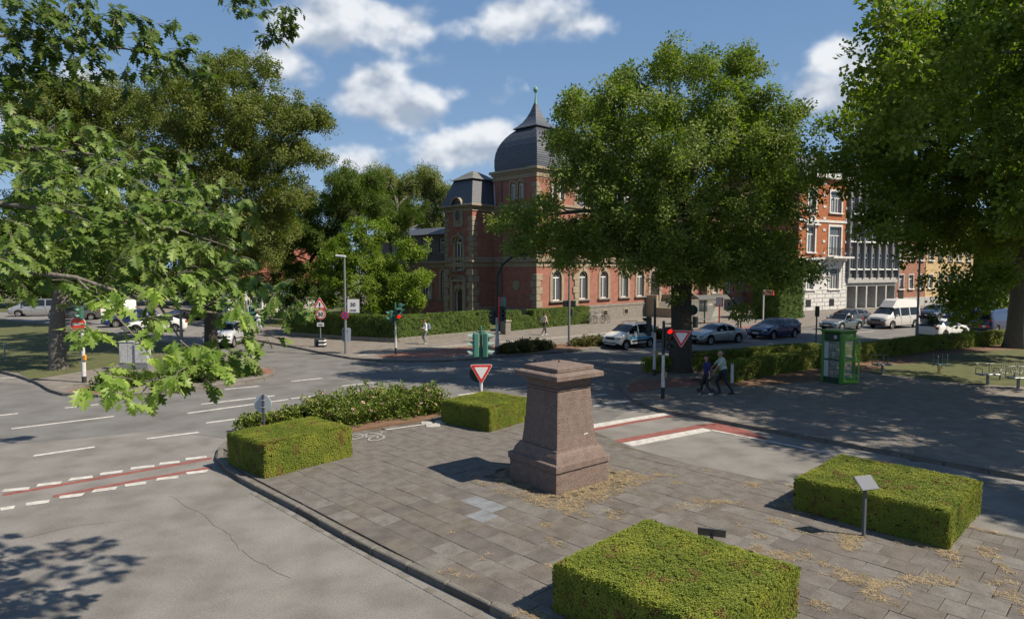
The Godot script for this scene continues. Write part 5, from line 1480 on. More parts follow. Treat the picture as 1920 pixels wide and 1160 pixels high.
func bush(called: String, label: String, cat: String, at: Vector3, rad: float, high: float, tm: ArrayMesh, scale: float, ca: Color, cb: Color, flower: Color, nf: int, group: String) -> void:
	var r := thing(called, label, cat, at, rnd(0, TAU), group)
	var b := MB.new()
	for k in 6:
		var a := TAU * k / 6.0 + rnd(-0.3, 0.3)
		var q := Vector3(cos(a) * rad * 0.5, high * 0.75, sin(a) * rad * 0.5)
		b.tube([Vector3(cos(a) * 0.05, -0.02, sin(a) * 0.05), q * Vector3(0.5, 0.55, 0.5), q], [0.012, 0.01, 0.005], 4, false)
	part("stems", b, grain("twig", lin(0.05, 0.04, 0.025), lin(0.10, 0.08, 0.05), 3.0), r)
	var f := noise(1.6, FastNoiseLite.TYPE_SIMPLEX_SMOOTH, 2, int(at.x * 77) + 5)
	var xfs := []
	var cols := PackedColorArray()
	var n := int(260 * rad * (high + 0.4) / (scale * scale * 25.0))
	var fl := []
	for i in n:
		var d := Vector3(rnd(-1, 1), rnd(-0.1, 1), rnd(-1, 1)).normalized()
		var k := pow(rng.randf(), 0.35) * (0.82 + 0.5 * f.get_noise_3dv(d * 1.4))
		var p := Vector3(d.x * rad, 0.06 + d.y * high * 0.92, d.z * rad) * k
		var x := Vector3(rnd(-1, 1), rnd(-1, 1), rnd(-1, 1)).normalized()
		var z := (d + Vector3(0, 0.3, 0)).normalized()
		x = x.cross(z).normalized()
		var s := scale * rnd(0.7, 1.3)
		xfs.append(Transform3D(Basis(x * s, z * s, x.cross(z) * s), p))
		cols.append(ca.lerp(cb, rng.randf()))
		if k > 0.75 and d.y > 0.15: fl.append(p + d * 0.05)
	mass("foliage", tm, leafy("bush_leaf", 0.5), xfs, cols, r)
	if nf > 0 and fl.size():
		var fx := []
		var fc := PackedColorArray()
		for i in nf:
			var p: Vector3 = fl[rng.randi() % fl.size()]
			fx.append(Transform3D(Basis.from_euler(Vector3(rnd(-0.7, 0.7), rnd(0, TAU), rnd(-0.7, 0.7))).scaled(Vector3.ONE * rnd(0.7, 1.2)), p))
			fc.append(flower.lerp(Color(0.62, 0.42, 0.42), rng.randf()))
		if not mats.has("_bloom"):
			var m := MB.new()
			for k in 9:
				var a := TAU * k / 9.0 * 2.0
				var rr := 0.042 if k < 5 else 0.026
				var d0 := Vector3(cos(a), 0.2 if k < 5 else 0.7, sin(a)) * rr
				var sd := Vector3(-sin(a), 0, cos(a)) * rr * 0.6
				m.trio(Vector3.ZERO, d0 + sd, d0 - sd, Vector3.UP)
				m.trio(d0 + sd, d0 * 1.25, d0 - sd, Vector3.UP)
			mats["_bloom"] = m.mesh()
		mass("flowers", mats["_bloom"], vcol("petal", 0.7), fx, fc, r)

func sig_green() -> Material: return plain("signal_green", lin(0.030, 0.105, 0.080), 0.45)
func sig_dark() -> Material: return plain("signal_dark", lin(0.012, 0.020, 0.020), 0.5)
func pole_white() -> Material: return grain("pole_white", lin(0.46, 0.47, 0.48), lin(0.62, 0.62, 0.62), 2.5, 0.55, 0.8)
func pole_grey() -> Material: return plain("pole_grey", lin(0.20, 0.21, 0.22), 0.5, 0.4)
func sign_white() -> Material: return plain("sign_white", lin(0.62, 0.62, 0.62), 0.5)
func sign_red() -> Material: return plain("sign_red", lin(0.52, 0.025, 0.020), 0.45)
func sign_black() -> Material: return plain("sign_black", lin(0.015, 0.015, 0.015), 0.5)
func sign_back() -> Material: return plain("sign_back", lin(0.34, 0.36, 0.38), 0.45, 0.3)

# a three-lamp head looking along +z of xf; lit is the lamp that burns
func signal_head(root: Node3D, xf: Transform3D, body: Material, lit := -1, n := 3, s := 1.0, visor: Material = null) -> void:
	var h := 0.3 * n * s
	var b := MB.new()
	b.xf = xf
	b.box(Vector3(0, 0, -0.02), Vector3(0.3 * s, h, 0.2 * s), 0.035 * s)
	var head := part("signal_head", b, body, root)
	for i in n:
		var y := h * 0.5 - (i + 0.5) * 0.3 * s
		b = MB.new()
		b.xf = xf * Transform3D(Basis.IDENTITY, Vector3(0, y, 0.08 * s))
		var seg := 12
		for k in seg:
			var a0 := -0.35 + (PI + 0.7) * k / seg
			var a1 := -0.35 + (PI + 0.7) * (k + 1) / seg
			var p0 := Vector3(cos(a0), sin(a0), 0) * 0.115 * s; var p1 := Vector3(cos(a1), sin(a1), 0) * 0.115 * s
			var l0 := Vector3(0, -0.02, (0.13 + 0.10 * maxf(0.0, sin(a0))) * s); var l1 := Vector3(0, -0.02, (0.13 + 0.10 * maxf(0.0, sin(a1))) * s)
			b.quado(p0, p1, p1 + l1, p0 + l0, p0)
			b.quado(p0 * 0.93, p1 * 0.93, p1 * 0.93 + l1, p0 * 0.93 + l0, -p0)
		part("visor", b, visor if visor else body, head)
		b = MB.new()
		b.xf = xf * Transform3D(Basis(Vector3.RIGHT, PI / 2), Vector3(0, y, 0.08 * s))
		b.lathe([Vector2(0.105 * s, 0), Vector2(0.09 * s, 0.02 * s), Vector2(0.05 * s, 0.035 * s), Vector2(0, 0.04 * s)], 16)
		var lm: StandardMaterial3D
		if i == lit:
			lm = plain("lamp_red_lit", lin(0.5, 0.02, 0.015), 0.4)
			lm.emission_enabled = true; lm.emission = Color(1.0, 0.08, 0.06); lm.emission_energy_multiplier = 1.1
		else:
			lm = [plain("lamp_red", lin(0.05, 0.008, 0.006), 0.25), plain("lamp_amber", lin(0.06, 0.03, 0.006), 0.25), plain("lamp_green", lin(0.006, 0.035, 0.022), 0.25)][i % 3]
		part("lamp_lens", b, lm, head)

func striped_pole(root: Node3D, high: float, band := 0.28, white_to := 1.9, top: Material = null, rad := 0.055) -> void:
	var b := MB.new()
	b.cyl(Vector3(0, -0.05, 0), Vector3(0, band, 0), rad * 1.25, rad * 1.25, 14)
	part("pole_foot", b, plain("foot_dark", lin(0.02, 0.022, 0.025), 0.6), root)
	b = MB.new()
	b.tube([Vector3(0, band, 0), Vector3(0, 0.95, 0), Vector3(0, 1.0, 0), Vector3(0, white_to, 0)], [rad * 1.2, rad * 1.2, rad, rad], 14)
	part("pole", b, pole_white(), root)
	if high > white_to:
		b = MB.new()
		b.cyl(Vector3(0, white_to, 0), Vector3(0, high, 0), rad * 1.02, rad * 0.9, 14)
		b.lathe([Vector2(rad * 0.9, high), Vector2(rad * 0.7, high + 0.04), Vector2(0, high + 0.05)], 12)
		part("pole_top", b, top if top else sig_dark(), root)

func poly_n(n: int, r: float, a0 := 0.0, k := 1.0) -> PackedVector2Array:
	var p := PackedVector2Array()
	for i in n:
		var a := a0 + TAU * i / n
		p.append(Vector2(cos(a) * r, sin(a) * r * k))
	return p

# triangle with rounded corners, point down when flip
func tri_plate(side: float, flip: bool, corner := 0.05) -> PackedVector2Array:
	var p := PackedVector2Array()
	var R := side / sqrt(3.0) - corner * 2.0
	for k in 3:
		var a := TAU * k / 3.0 + (-PI / 2 if flip else PI / 2)
		var c := Vector2(cos(a), sin(a)) * R
		for j in 5:
			var e := a - PI / 3.0 + TAU / 3.0 * j / 4.0
			p.append(c + Vector2(cos(e), sin(e)) * corner)
	return p

func sign_part(root: Node3D, called: String, xf: Transform3D, layers: Array, back: Material = null) -> Node3D:
	# layers of [polygon, material, name]; each lies a little proud of the one below
	var b := MB.new()
	b.xf = xf
	b.plate(layers[0][0], -0.02, -0.002)
	var r := part(called, b, back if back else sign_back(), root)
	for i in layers.size():
		b = MB.new()
		b.xf = xf
		b.plate(layers[i][0], -0.002 + i * 0.004, 0.002 + i * 0.004)
		part(layers[i][2], b, layers[i][1], r)
	return r

func sign_text(r: Node3D, s: String, size: float, xf: Transform3D, m: Material) -> void:
	var t := partm("lettering", text_mesh(s, size, 0.004), m, r)
	t.transform = xf

func yield_sign(root: Node3D, xf: Transform3D, side: float) -> void:
	sign_part(root, "yield_sign", xf, [[tri_plate(side, true), sign_white(), "white_rim"], [tri_plate(side * 0.94, true, 0.04), sign_red(), "red_border"], [tri_plate(side * 0.60, true, 0.02), sign_white(), "white_field"]])

func turned(p: Vector3, deg: float) -> Transform3D: return Transform3D(Basis(Vector3.UP, deg_to_rad(deg)), p)

func signals() -> void:
	# island signal: two green heads back to back, yield sign below
	var r := thing("traffic_signal", "green twin-headed signal with yield sign on a white pole behind the clipped hedge", "traffic light", Vector3(-1.11, 0.12, -23.23))
	striped_pole(r, 2.98, 0.2, 1.35, sig_green())
	for s in [-1.0, 1.0]:
		signal_head(r, turned(Vector3(0.2 * s, 2.35, 0.0), 80.0 * s), plain("head_green", lin(0.045, 0.165, 0.125), 0.45), -1, 3, 0.98, plain("visor_pale", lin(0.20, 0.27, 0.24), 0.5))
		var b := MB.new()
		for y in [1.95, 2.8]: b.box(Vector3(0.1 * s, y, 0), Vector3(0.16, 0.05, 0.05), 0.01)
		part("bracket", b, sig_green(), r)
	yield_sign(r, turned(Vector3(0.02, 1.42, 0.09), 6), 0.84)
	sign_part(r, "round_sign", turned(Vector3(-0.12, 1.3, -0.1), 170), [[poly_n(24, 0.3), plain("sign_blue", lin(0.01, 0.05, 0.25), 0.5), "blue_field"]], sig_dark())
	# mast-arm signal by the far bed
	r = thing("mast_arm_signal", "tall black signal mast with curved arm and red-rimmed white backboard", "traffic light", Vector3(-0.88, 0.12, -38.51))
	striped_pole(r, 3.0, 0.5, 2.2, null, 0.1)
	var b := MB.new()
	var arc := [Vector3(0, 2.9, 0), Vector3(0, 4.1, 0), Vector3(0.05, 4.7, 0), Vector3(0.3, 5.3, -0.1), Vector3(0.85, 5.75, -0.25), Vector3(1.5, 5.93, -0.45), Vector3(2.3, 6.0, -0.7), Vector3(3.8, 6.02, -1.2)]
	b.tube(arc, [0.095, 0.09, 0.088, 0.085, 0.08, 0.075, 0.07, 0.06], 12)
	part("arm", b, sig_dark(), r)
	b = MB.new()
	b.tube([Vector3(0, 4.25, 0), Vector3(-0.75, 4.28, 0)], [0.02, 0.012], 6)
	part("aerial", b, sig_dark(), r)
	sign_part(r, "backboard", turned(Vector3(0.33, 2.65, -0.05), 125), [[PackedVector2Array([Vector2(-0.36, -0.75), Vector2(0.36, -0.75), Vector2(0.36, 0.75), Vector2(-0.36, 0.75)]), sign_red(), "red_rim"], [PackedVector2Array([Vector2(-0.28, -0.67), Vector2(0.28, -0.67), Vector2(0.28, 0.67), Vector2(-0.28, 0.67)]), sign_white(), "white_field"]], plain("board_back", lin(0.17, 0.24, 0.23), 0.5))
	b = MB.new()
	b.box(Vector3(0.1, 2.65, 0.2), Vector3(0.09, 1.56, 0.05), 0.01)
	part("red_edge", b, plain("edge_red", lin(0.62, 0.04, 0.025), 0.5), r)
	signal_head(r, turned(Vector3(0.28, 2.45, 0.12), 70), sig_dark(), -1, 3, 0.95)
	signal_head(r, turned(Vector3(-0.25, 2.2, 0.0), -80), sig_dark(), -1, 3, 0.85)
	signal_head(r, turned(Vector3(3.6, 5.55, -1.15), 100), sig_dark(), -1, 3, 0.95)
	# lamp post with small signals seen from behind
	r = thing("signal_lamp_post", "slim grey lamp post carrying small dark signals seen from behind", "lamp post", Vector3(3.77, 0.12, -43.12))
	b = MB.new()
	b.cyl(Vector3(0, -0.05, 0), Vector3(0, 8.2, 0), 0.085, 0.05, 12)
	part("pole", b, pole_grey(), r)
	b = MB.new()
	b.box(Vector3(0.35, 8.25, 0), Vector3(0.9, 0.12, 0.28), 0.03)
	part("lamp_head", b, pole_grey(), r)
	for s in [[-0.24, 2.78], [0.27, 2.78]]:
		b = MB.new()
		b.box(Vector3(s[0], s[1], -0.05), Vector3(0.34, 0.42, 0.16), 0.03)
		part("signal_box", b, sig_dark(), r)
	signal_head(r, turned(Vector3(0.12, 2.2, -0.1), 160), sig_dark(), -1, 2, 0.8)
	# signal with the burning red lamp and a yield sign, in front of the oak
	r = thing("traffic_signal", "dark signal showing red beside a yield sign, white pole before the oak trunk", "traffic light", Vector3(5.89, 0.12, -25.35))
	striped_pole(r, 3.0, 0.45, 1.72, sig_dark(), 0.06)
	signal_head(r, turned(Vector3(0.2, 2.36, 0.06), 0), sig_dark(), 0, 3, 1.0)
	yield_sign(r, turned(Vector3(0.66, 2.45, 0.12), -14), 0.80)
	b = MB.new()
	b.box(Vector3(0.09, 0.95, 0.03), Vector3(0.1, 0.22, 0.1), 0.02)
	part("push_box", b, plain("brass", lin(0.25, 0.18, 0.07), 0.5), r)
	for y in [1.95, 2.75]:
		b = MB.new()
		b.box(Vector3(0.12, y, 0.03), Vector3(0.2, 0.05, 0.06), 0.01)
		part("bracket", b, sig_dark(), r)
	# second signal behind it at the corner
	r = thing("traffic_signal", "slim signal with dark head turned to the far street, left of the oak", "traffic light", Vector3(6.76, 0.12, -30.90))
	striped_pole(r, 3.6, 0.3, 2.05, sig_dark(), 0.06)
	signal_head(r, turned(Vector3(-0.3, 2.35, 0), -85), sig_dark(), -1, 3, 1.0)
	b = MB.new()
	b.box(Vector3(0.09, 1.05, 0.02), Vector3(0.12, 0.35, 0.1), 0.02)
	part("push_box", b, plain("brass", Color(), 0.5), r)
	# signal before the garden hedge
	r = thing("traffic_signal", "green cluster of signal heads on a white pole before the garden hedge", "traffic light", Vector3(-6.87, 0.12, -38.51))
	striped_pole(r, 3.05, 0.4, 2.0, sig_green(), 0.055)
	signal_head(r, turned(Vector3(0.2, 2.45, 0.1), 20), sig_green(), 1, 2, 1.05)
	signal_head(r, turned(Vector3(-0.26, 2.3, 0.0), -70), sig_green(), -1, 2, 1.05)
	signal_head(r, turned(Vector3(0.3, 2.75, -0.1), 85), sig_green(), -1, 2, 0.95)
	# left corner: signal with a round red sign, second pole further right
	r = thing("traffic_signal", "white signal pole with yellow push box and round red sign on the grassy corner", "traffic light", Vector3(-19.09, 0.12, -28.99))
	striped_pole(r, 3.3, 0.28, 2.35, sig_green(), 0.075)
	sign_part(r, "round_sign", turned(Vector3(-0.1, 2.62, 0.12), 4), [[poly_n(28, 0.34), sign_white(), "white_rim"], [poly_n(28, 0.31), plain("sign_orange_red", lin(0.56, 0.05, 0.02), 0.45), "red_field"], [PackedVector2Array([Vector2(-0.22, -0.05), Vector2(0.22, -0.05), Vector2(0.22, 0.05), Vector2(-0.22, 0.05)]), sign_white(), "white_bar"]])
	signal_head(r, turned(Vector3(0.0, 3.1, 0.1), -30), sig_green(), -1, 2, 0.9)
	b = MB.new()
	b.box(Vector3(0.1, 1.12, 0.05), Vector3(0.12, 0.25, 0.12), 0.02)
	part("push_box", b, plain("push_yellow", lin(0.55, 0.25, 0.02), 0.5), r)
	r = thing("traffic_signal", "white signal pole with green side head by the rounded kerb of the grassy corner", "traffic light", Vector3(-13.58, 0.12, -33.44))
	striped_pole(r, 3.4, 0.35, 2.1, pole_grey(), 0.07)
	signal_head(r, turned(Vector3(0.28, 2.75, 0), 60), sig_green(), -1, 3, 0.95)
	b = MB.new()
	b.box(Vector3(0, 2.05, 0.08), Vector3(0.2, 0.24, 0.12), 0.02)
	part("control_box", b, pole_grey(), r)

	# --- signs
	r = thing("warning_signs", "red triangle warning sign over a round 30 sign on a portable striped foot", "sign", Vector3(-12.48, 0.12, -42.52))
	b = MB.new()
	b.cyl(Vector3(0, 0.1, 0), Vector3(0, 3.1, 0), 0.035, 0.035, 10)
	part("pole", b, pole_grey(), r)
	var s := sign_part(r, "triangle_sign", turned(Vector3(0, 2.72, 0.06), 2), [[tri_plate(0.95, false), sign_white(), "white_rim"], [tri_plate(0.90, false), sign_red(), "red_border"], [tri_plate(0.60, false, 0.03), sign_white(), "white_field"]])
	sign_text(s, "!", 0.40, turned(Vector3(0, 2.68, 0.08), 2), sign_black())
	s = sign_part(r, "speed_sign", turned(Vector3(0.05, 2.12, 0.06), 2), [[poly_n(28, 0.33), sign_white(), "white_rim"], [poly_n(28, 0.315), sign_red(), "red_border"], [poly_n(28, 0.24), sign_white(), "white_field"]])
	sign_text(s, "30", 0.26, turned(Vector3(0.05, 2.12, 0.08), 2), sign_black())
	s = sign_part(r, "extra_plate", turned(Vector3(0.02, 1.46, 0.05), 2), [[PackedVector2Array([Vector2(-0.24, -0.14), Vector2(0.24, -0.14), Vector2(0.24, 0.14), Vector2(-0.24, 0.14)]), sign_black(), "black_rim"], [PackedVector2Array([Vector2(-0.22, -0.12), Vector2(0.22, -0.12), Vector2(0.22, 0.12), Vector2(-0.22, 0.12)]), sign_white(), "white_field"]])
	for y in [-0.03, 0.03]:
		b = MB.new()
		b.box(Vector3(0.02, 1.46 + y, 0.065), Vector3(0.32, 0.022, 0.008))
		part("print_line", b, sign_black(), s)
	for k in 5:
		b = MB.new()
		b.box(Vector3(0.13, 0.06 + k * 0.115, 0.05), Vector3(0.4, 0.1, 0.5), 0.02)
		part("foot_slab", b, sign_white() if k % 2 else plain("rubber", lin(0.02, 0.03, 0.035), 0.8), r)
	b = MB.new()
	b.box(Vector3(-0.22, 0.28, 0.0), Vector3(0.28, 0.56, 0.45), 0.05)
	part("foot_block", b, plain("rubber", Color(), 0.8), r)
	r = thing("street_lamp", "grey street lamp with zone-30 board, no-stopping disc and its head turned left", "street lamp", Vector3(-9.95, 0.12, -39.00))
	b = MB.new()
	b.cyl(Vector3(0, -0.05, 0), Vector3(0, 5.75, 0), 0.085, 0.055, 14)
	part("pole", b, pole_grey(), r)
	b = MB.new()
	b.box(Vector3(-0.22, 5.82, 0.0), Vector3(0.62, 0.13, 0.26), 0.04, Basis(Vector3.BACK, -0.1))
	part("lamp_head", b, plain("lamp_shell", lin(0.42, 0.44, 0.46), 0.4), r)
	s = sign_part(r, "zone_sign", turned(Vector3(0.5, 2.86, 0.04), 0), [[PackedVector2Array([Vector2(-0.37, -0.42), Vector2(0.37, -0.42), Vector2(0.37, 0.42), Vector2(-0.37, 0.42)]), plain("grey_rim", lin(0.25, 0.25, 0.25), 0.5), "grey_rim"], [PackedVector2Array([Vector2(-0.34, -0.39), Vector2(0.34, -0.39), Vector2(0.34, 0.39), Vector2(-0.34, 0.39)]), sign_white(), "white_field"]])
	sign_text(s, "30", 0.22, turned(Vector3(0.48, 2.94, 0.055), 0), plain("sign_grey", lin(0.07, 0.07, 0.07), 0.5))
	sign_text(s, "ZONE", 0.11, turned(Vector3(0.48, 2.60, 0.055), 0), plain("sign_grey", Color(), 0.5))
	s = sign_part(r, "no_stopping_sign", turned(Vector3(0.0, 2.3, 0.1), 0), [[poly_n(28, 0.23), sign_red(), "red_border"], [poly_n(28, 0.185), plain("sign_blue", Color(), 0.5), "blue_field"]])
	for a in [PI / 4, -PI / 4]:
		b = MB.new()
		b.box(Vector3(0, 2.3, 0.108), Vector3(0.40, 0.055, 0.006), 0.0, Basis(Vector3.BACK, a))
		part("red_cross_bar", b, sign_red(), s)
	r = thing("litter_bin", "blue-grey litter bin hanging on the lamp post by the garden hedge", "bin", Vector3(-9.95, 0.12, -39.00) + Vector3(-0.02, 0.72, -0.3))
	b = MB.new()
	b.tube([Vector3(0, 0, 0), Vector3(0, 0.02, 0), Vector3(0, 0.72, 0), Vector3(0, 0.8, 0)], [0.2, 0.24, 0.27, 0.2], 14)
	part("body", b, plain("bin_blue", lin(0.11, 0.14, 0.19), 0.5), r)
	b = MB.new()
	b.box(Vector3(0.0, 0.62, 0.25), Vector3(0.26, 0.1, 0.04), 0.01)
	part("slot", b, sign_black(), r)
	# round sign seen from behind at the island's corner
	r = thing("round_sign", "round traffic sign seen from behind on a dark pole by the low roses", "sign", Vector3(-7.80, 0.12, -20.32))
	b = MB.new()
	b.cyl(Vector3(0, -0.05, 0), Vector3(0, 1.12, 0), 0.035, 0.035, 10)
	part("pole", b, plain("pole_purple", lin(0.035, 0.035, 0.07), 0.5), r)
	sign_part(r, "disc", turned(Vector3(-0.03, 0.83, -0.05), 172), [[poly_n(32, 0.29), plain("sign_blue", Color(), 0.5), "blue_field"]], plain("disc_back", lin(0.38, 0.43, 0.44), 0.4))
	for y in [0.72, 0.94]:
		b = MB.new()
		b.box(Vector3(-0.02, y, 0.0), Vector3(0.14, 0.04, 0.09), 0.01)
		part("clamp", b, pole_grey(), r)
	r = thing("round_sign", "dark round sign back on a thin pole just behind the oak trunk", "sign", Vector3(12.65, 0.12, -45.69))
	b = MB.new()
	b.cyl(Vector3(0, -0.05, 0), Vector3(0, 2.6, 0), 0.03, 0.03, 8)
	part("pole", b, sig_green(), r)
	sign_part(r, "disc", turned(Vector3(-0.02, 2.2, -0.04), 175), [[poly_n(28, 0.36), sign_white(), "white_field"]], sig_dark())
	# information boards on posts
	r = thing("info_board", "slanting grey-blue information board on a slim post before the hedge", "info board", Vector3(6.64, 0.12, -12.09), 0.28)
	b = MB.new()
	b.box(Vector3(0, 0.48, 0), Vector3(0.055, 1.02, 0.055), 0.006)
	part("post", b, plain("post_grey", lin(0.085, 0.10, 0.11), 0.6, 0.2), r)
	b = MB.new()
	var tilt := Transform3D(Basis(Vector3.RIGHT, 0.72), Vector3(0, 1.04, 0.02))
	b.xf = tilt
	b.box(Vector3.ZERO, Vector3(0.40, 0.025, 0.30), 0.005)
	var board := part("board", b, plain("board_frame", lin(0.06, 0.07, 0.08), 0.5), r)
	b = MB.new()
	b.xf = tilt
	b.box(Vector3(0, 0.014, 0), Vector3(0.375, 0.008, 0.275), 0.0)
	part("panel", b, grain("board_print", lin(0.05, 0.06, 0.08), lin(0.13, 0.15, 0.185), 6.0, 0.7), board)
	r = thing("info_board", "dark slanting information board seen from behind over the hedge", "info board", Vector3(3.54, 0.49, -11.35) + Vector3(0, -0.98, 0), 2.85)
	b = MB.new()
	b.box(Vector3(0, 0.45, 0), Vector3(0.06, 1.0, 0.06), 0.006)
	part("post", b, plain("post_grey", Color(), 0.6, 0.2), r)
	b = MB.new()
	b.xf = Transform3D(Basis(Vector3.RIGHT, 0.75), Vector3(0, 0.99, 0.02))
	b.box(Vector3.ZERO, Vector3(0.48, 0.025, 0.32), 0.005)
	part("board", b, plain("board_frame", Color(), 0.5), r)

func bark() -> Material: return grain("bark", lin(0.045, 0.038, 0.030), lin(0.115, 0.10, 0.08), 1.6, 0.95, 0.8, 1.5, 81)
func bark_grey() -> Material: return grain("bark_grey", lin(0.10, 0.092, 0.078), lin(0.21, 0.195, 0.17), 1.3, 0.95, 0.8, 1.2, 82)

# tufts of leaves over a set of lobes [centre, radius], relative to the tree's foot
func crown(root: Node3D, lobes: Array, tm: ArrayMesh, scale: float, per_m2: float, ca: Color, cb: Color, sd: int, droop := 0.0, mat_key := "tree_leaf", back := 1.0) -> void:
	var f := noise(0.8, FastNoiseLite.TYPE_SIMPLEX_SMOOTH, 3, sd)
	var xfs := []
	var cols := PackedColorArray()
	for L in lobes:
		var c: Vector3 = L[0]
		var R: float = L[1]
		var n := int(4.0 * PI * R * R * per_m2 * 0.46)
		var tone := rnd(-0.18, 0.18)
		# each lobe is a handful of leafy clumps with gaps between them
		var m := clampi(int(5.0 * R + 3.0), 6, 16)
		for j in m:
			var d := Vector3(rnd(-1, 1), rnd(-0.75, 1), rnd(-1, 1)).normalized()
			var cc := c + Vector3(d.x, d.y * 0.85, d.z) * R * rnd(0.45, 0.98)
			var cr := R * rnd(0.3, 0.55)
			var ct := tone + rnd(-0.15, 0.15)
			var hub := Vector3.ZERO
			for i in n / m:
				var e := Vector3(rnd(-1, 1), rnd(-1, 1), rnd(-1, 1))
				e = e.normalized() * (0.35 + 0.65 * rng.randf() if rng.randf() < 0.86 else rnd(1.0, 1.6))
				var q := cc + Vector3(e.x, e.y * 0.72, e.z) * cr * (1.0 + 0.5 * f.get_noise_3dv(cc + e * cr * 2.0))
				if i % 6 == 0: hub = q
				else: q = hub + e * scale * 0.42  # tufts sit together on twigs
				q.y -= droop * rng.randf()
				var z := (e + d * 0.5 + Vector3(rnd(-0.4, 0.4), rnd(0.1, 0.8), rnd(-0.4, 0.4))).normalized()
				var x := z.cross(Vector3(rnd(-1, 1), rnd(-1, 1), rnd(-1, 1))).normalized()
				var t := scale * rnd(0.65, 1.25)
				xfs.append(Transform3D(Basis(x * t, z * t, x.cross(z) * t), q))
				cols.append(ca.lerp(cb, clampf(0.5 + ct + rnd(-0.3, 0.3), 0.0, 1.0)))
	mass("crown", tm, leafy(mat_key, back), xfs, cols, root)

# trunk with limbs that run to the lobes
func timber(root: Node3D, trunk: Array, radii: Array, lobes: Array, every: int, m: Material, thin := 0.11) -> void:
	var b := MB.new()
	b.tube(trunk, radii, 14)
	part("trunk", b, m, root)
	var n := trunk.size()
	for i in range(0, lobes.size(), every):
		var c: Vector3 = lobes[i][0]
		# leave the trunk somewhat below the lobe
		var best: Vector3 = trunk[n - 1]
		for k in range(n - 2, n):
			if trunk[k].y < c.y and trunk[k].distance_to(c) < best.distance_to(c) + 1.5: best = trunk[k]
		var mid := best.lerp(c, 0.45) + Vector3(rnd(-0.4, 0.4), rnd(0.0, 0.6), rnd(-0.4, 0.4))
		b = MB.new()
		b.tube([best - Vector3(0, 0.1, 0), best.lerp(mid, 0.5) + Vector3(0, 0.15, 0), mid, c.lerp(mid, 0.35), c + Vector3(rnd(-0.5, 0.5), rnd(0.2, 0.8), rnd(-0.5, 0.5))], [thin * 1.3, thin, thin * 0.75, thin * 0.45, thin * 0.15], 6, false)
		part("limb", b, m, root)

# lobes set over a rough ball, leaving the foot free
func ball_lobes(c: Vector3, r: Vector3, n: int, lo: float, hi: float, sd: int) -> Array:
	var g := RandomNumberGenerator.new()
	g.seed = sd
	var out := []
	for i in n:
		var a := i * 2.39996
		var y := 1.0 - 2.0 * (i + 0.5) / n
		var w := sqrt(1.0 - y * y)
		var d := Vector3(cos(a) * w, y, sin(a) * w)
		var k := g.randf_range(0.55, 1.0)
		var q := c + d * r * k
		var R := g.randf_range(lo, hi)
		out.append([Vector3(q.x, maxf(q.y, 5.3 + R) if c.y > 11.0 else q.y, q.z), R])
	return out

# lobes from a list of [centre on the crown's middle plane, radius]; the crown is thick about that plane
func plane_lobes(foot: Vector3, list: Array, mid: Vector3, rx: float, ry: float, thick: float) -> Array:
	var out := []
	for e in list:
		if rng.randf() < 0.06: continue
		var p: Vector3 = e[0]
		var R: float = e[1]
		var k := 1.0 - pow((p.x - mid.x) / rx, 2) - pow((p.y - mid.y) / ry, 2)
		var t := thick * sqrt(maxf(0.06, k))
		var offs := [-0.75, 0.0, 0.75] if t > R * 1.6 else [-0.45, 0.45]
		for o in offs:
			var z: float = p.z + o * t + rnd(-0.4, 0.4)
			var far := z / p.z
			# the lobe keeps its bearing from the middle of the crown as it moves back or forth
			out.append([Vector3(p.x * lerpf(1.0, far, 0.8), 5.15 + (p.y - 5.15) * lerpf(1.0, far, 0.8), z) - foot, R * rnd(0.6, 1.08)])
	return out

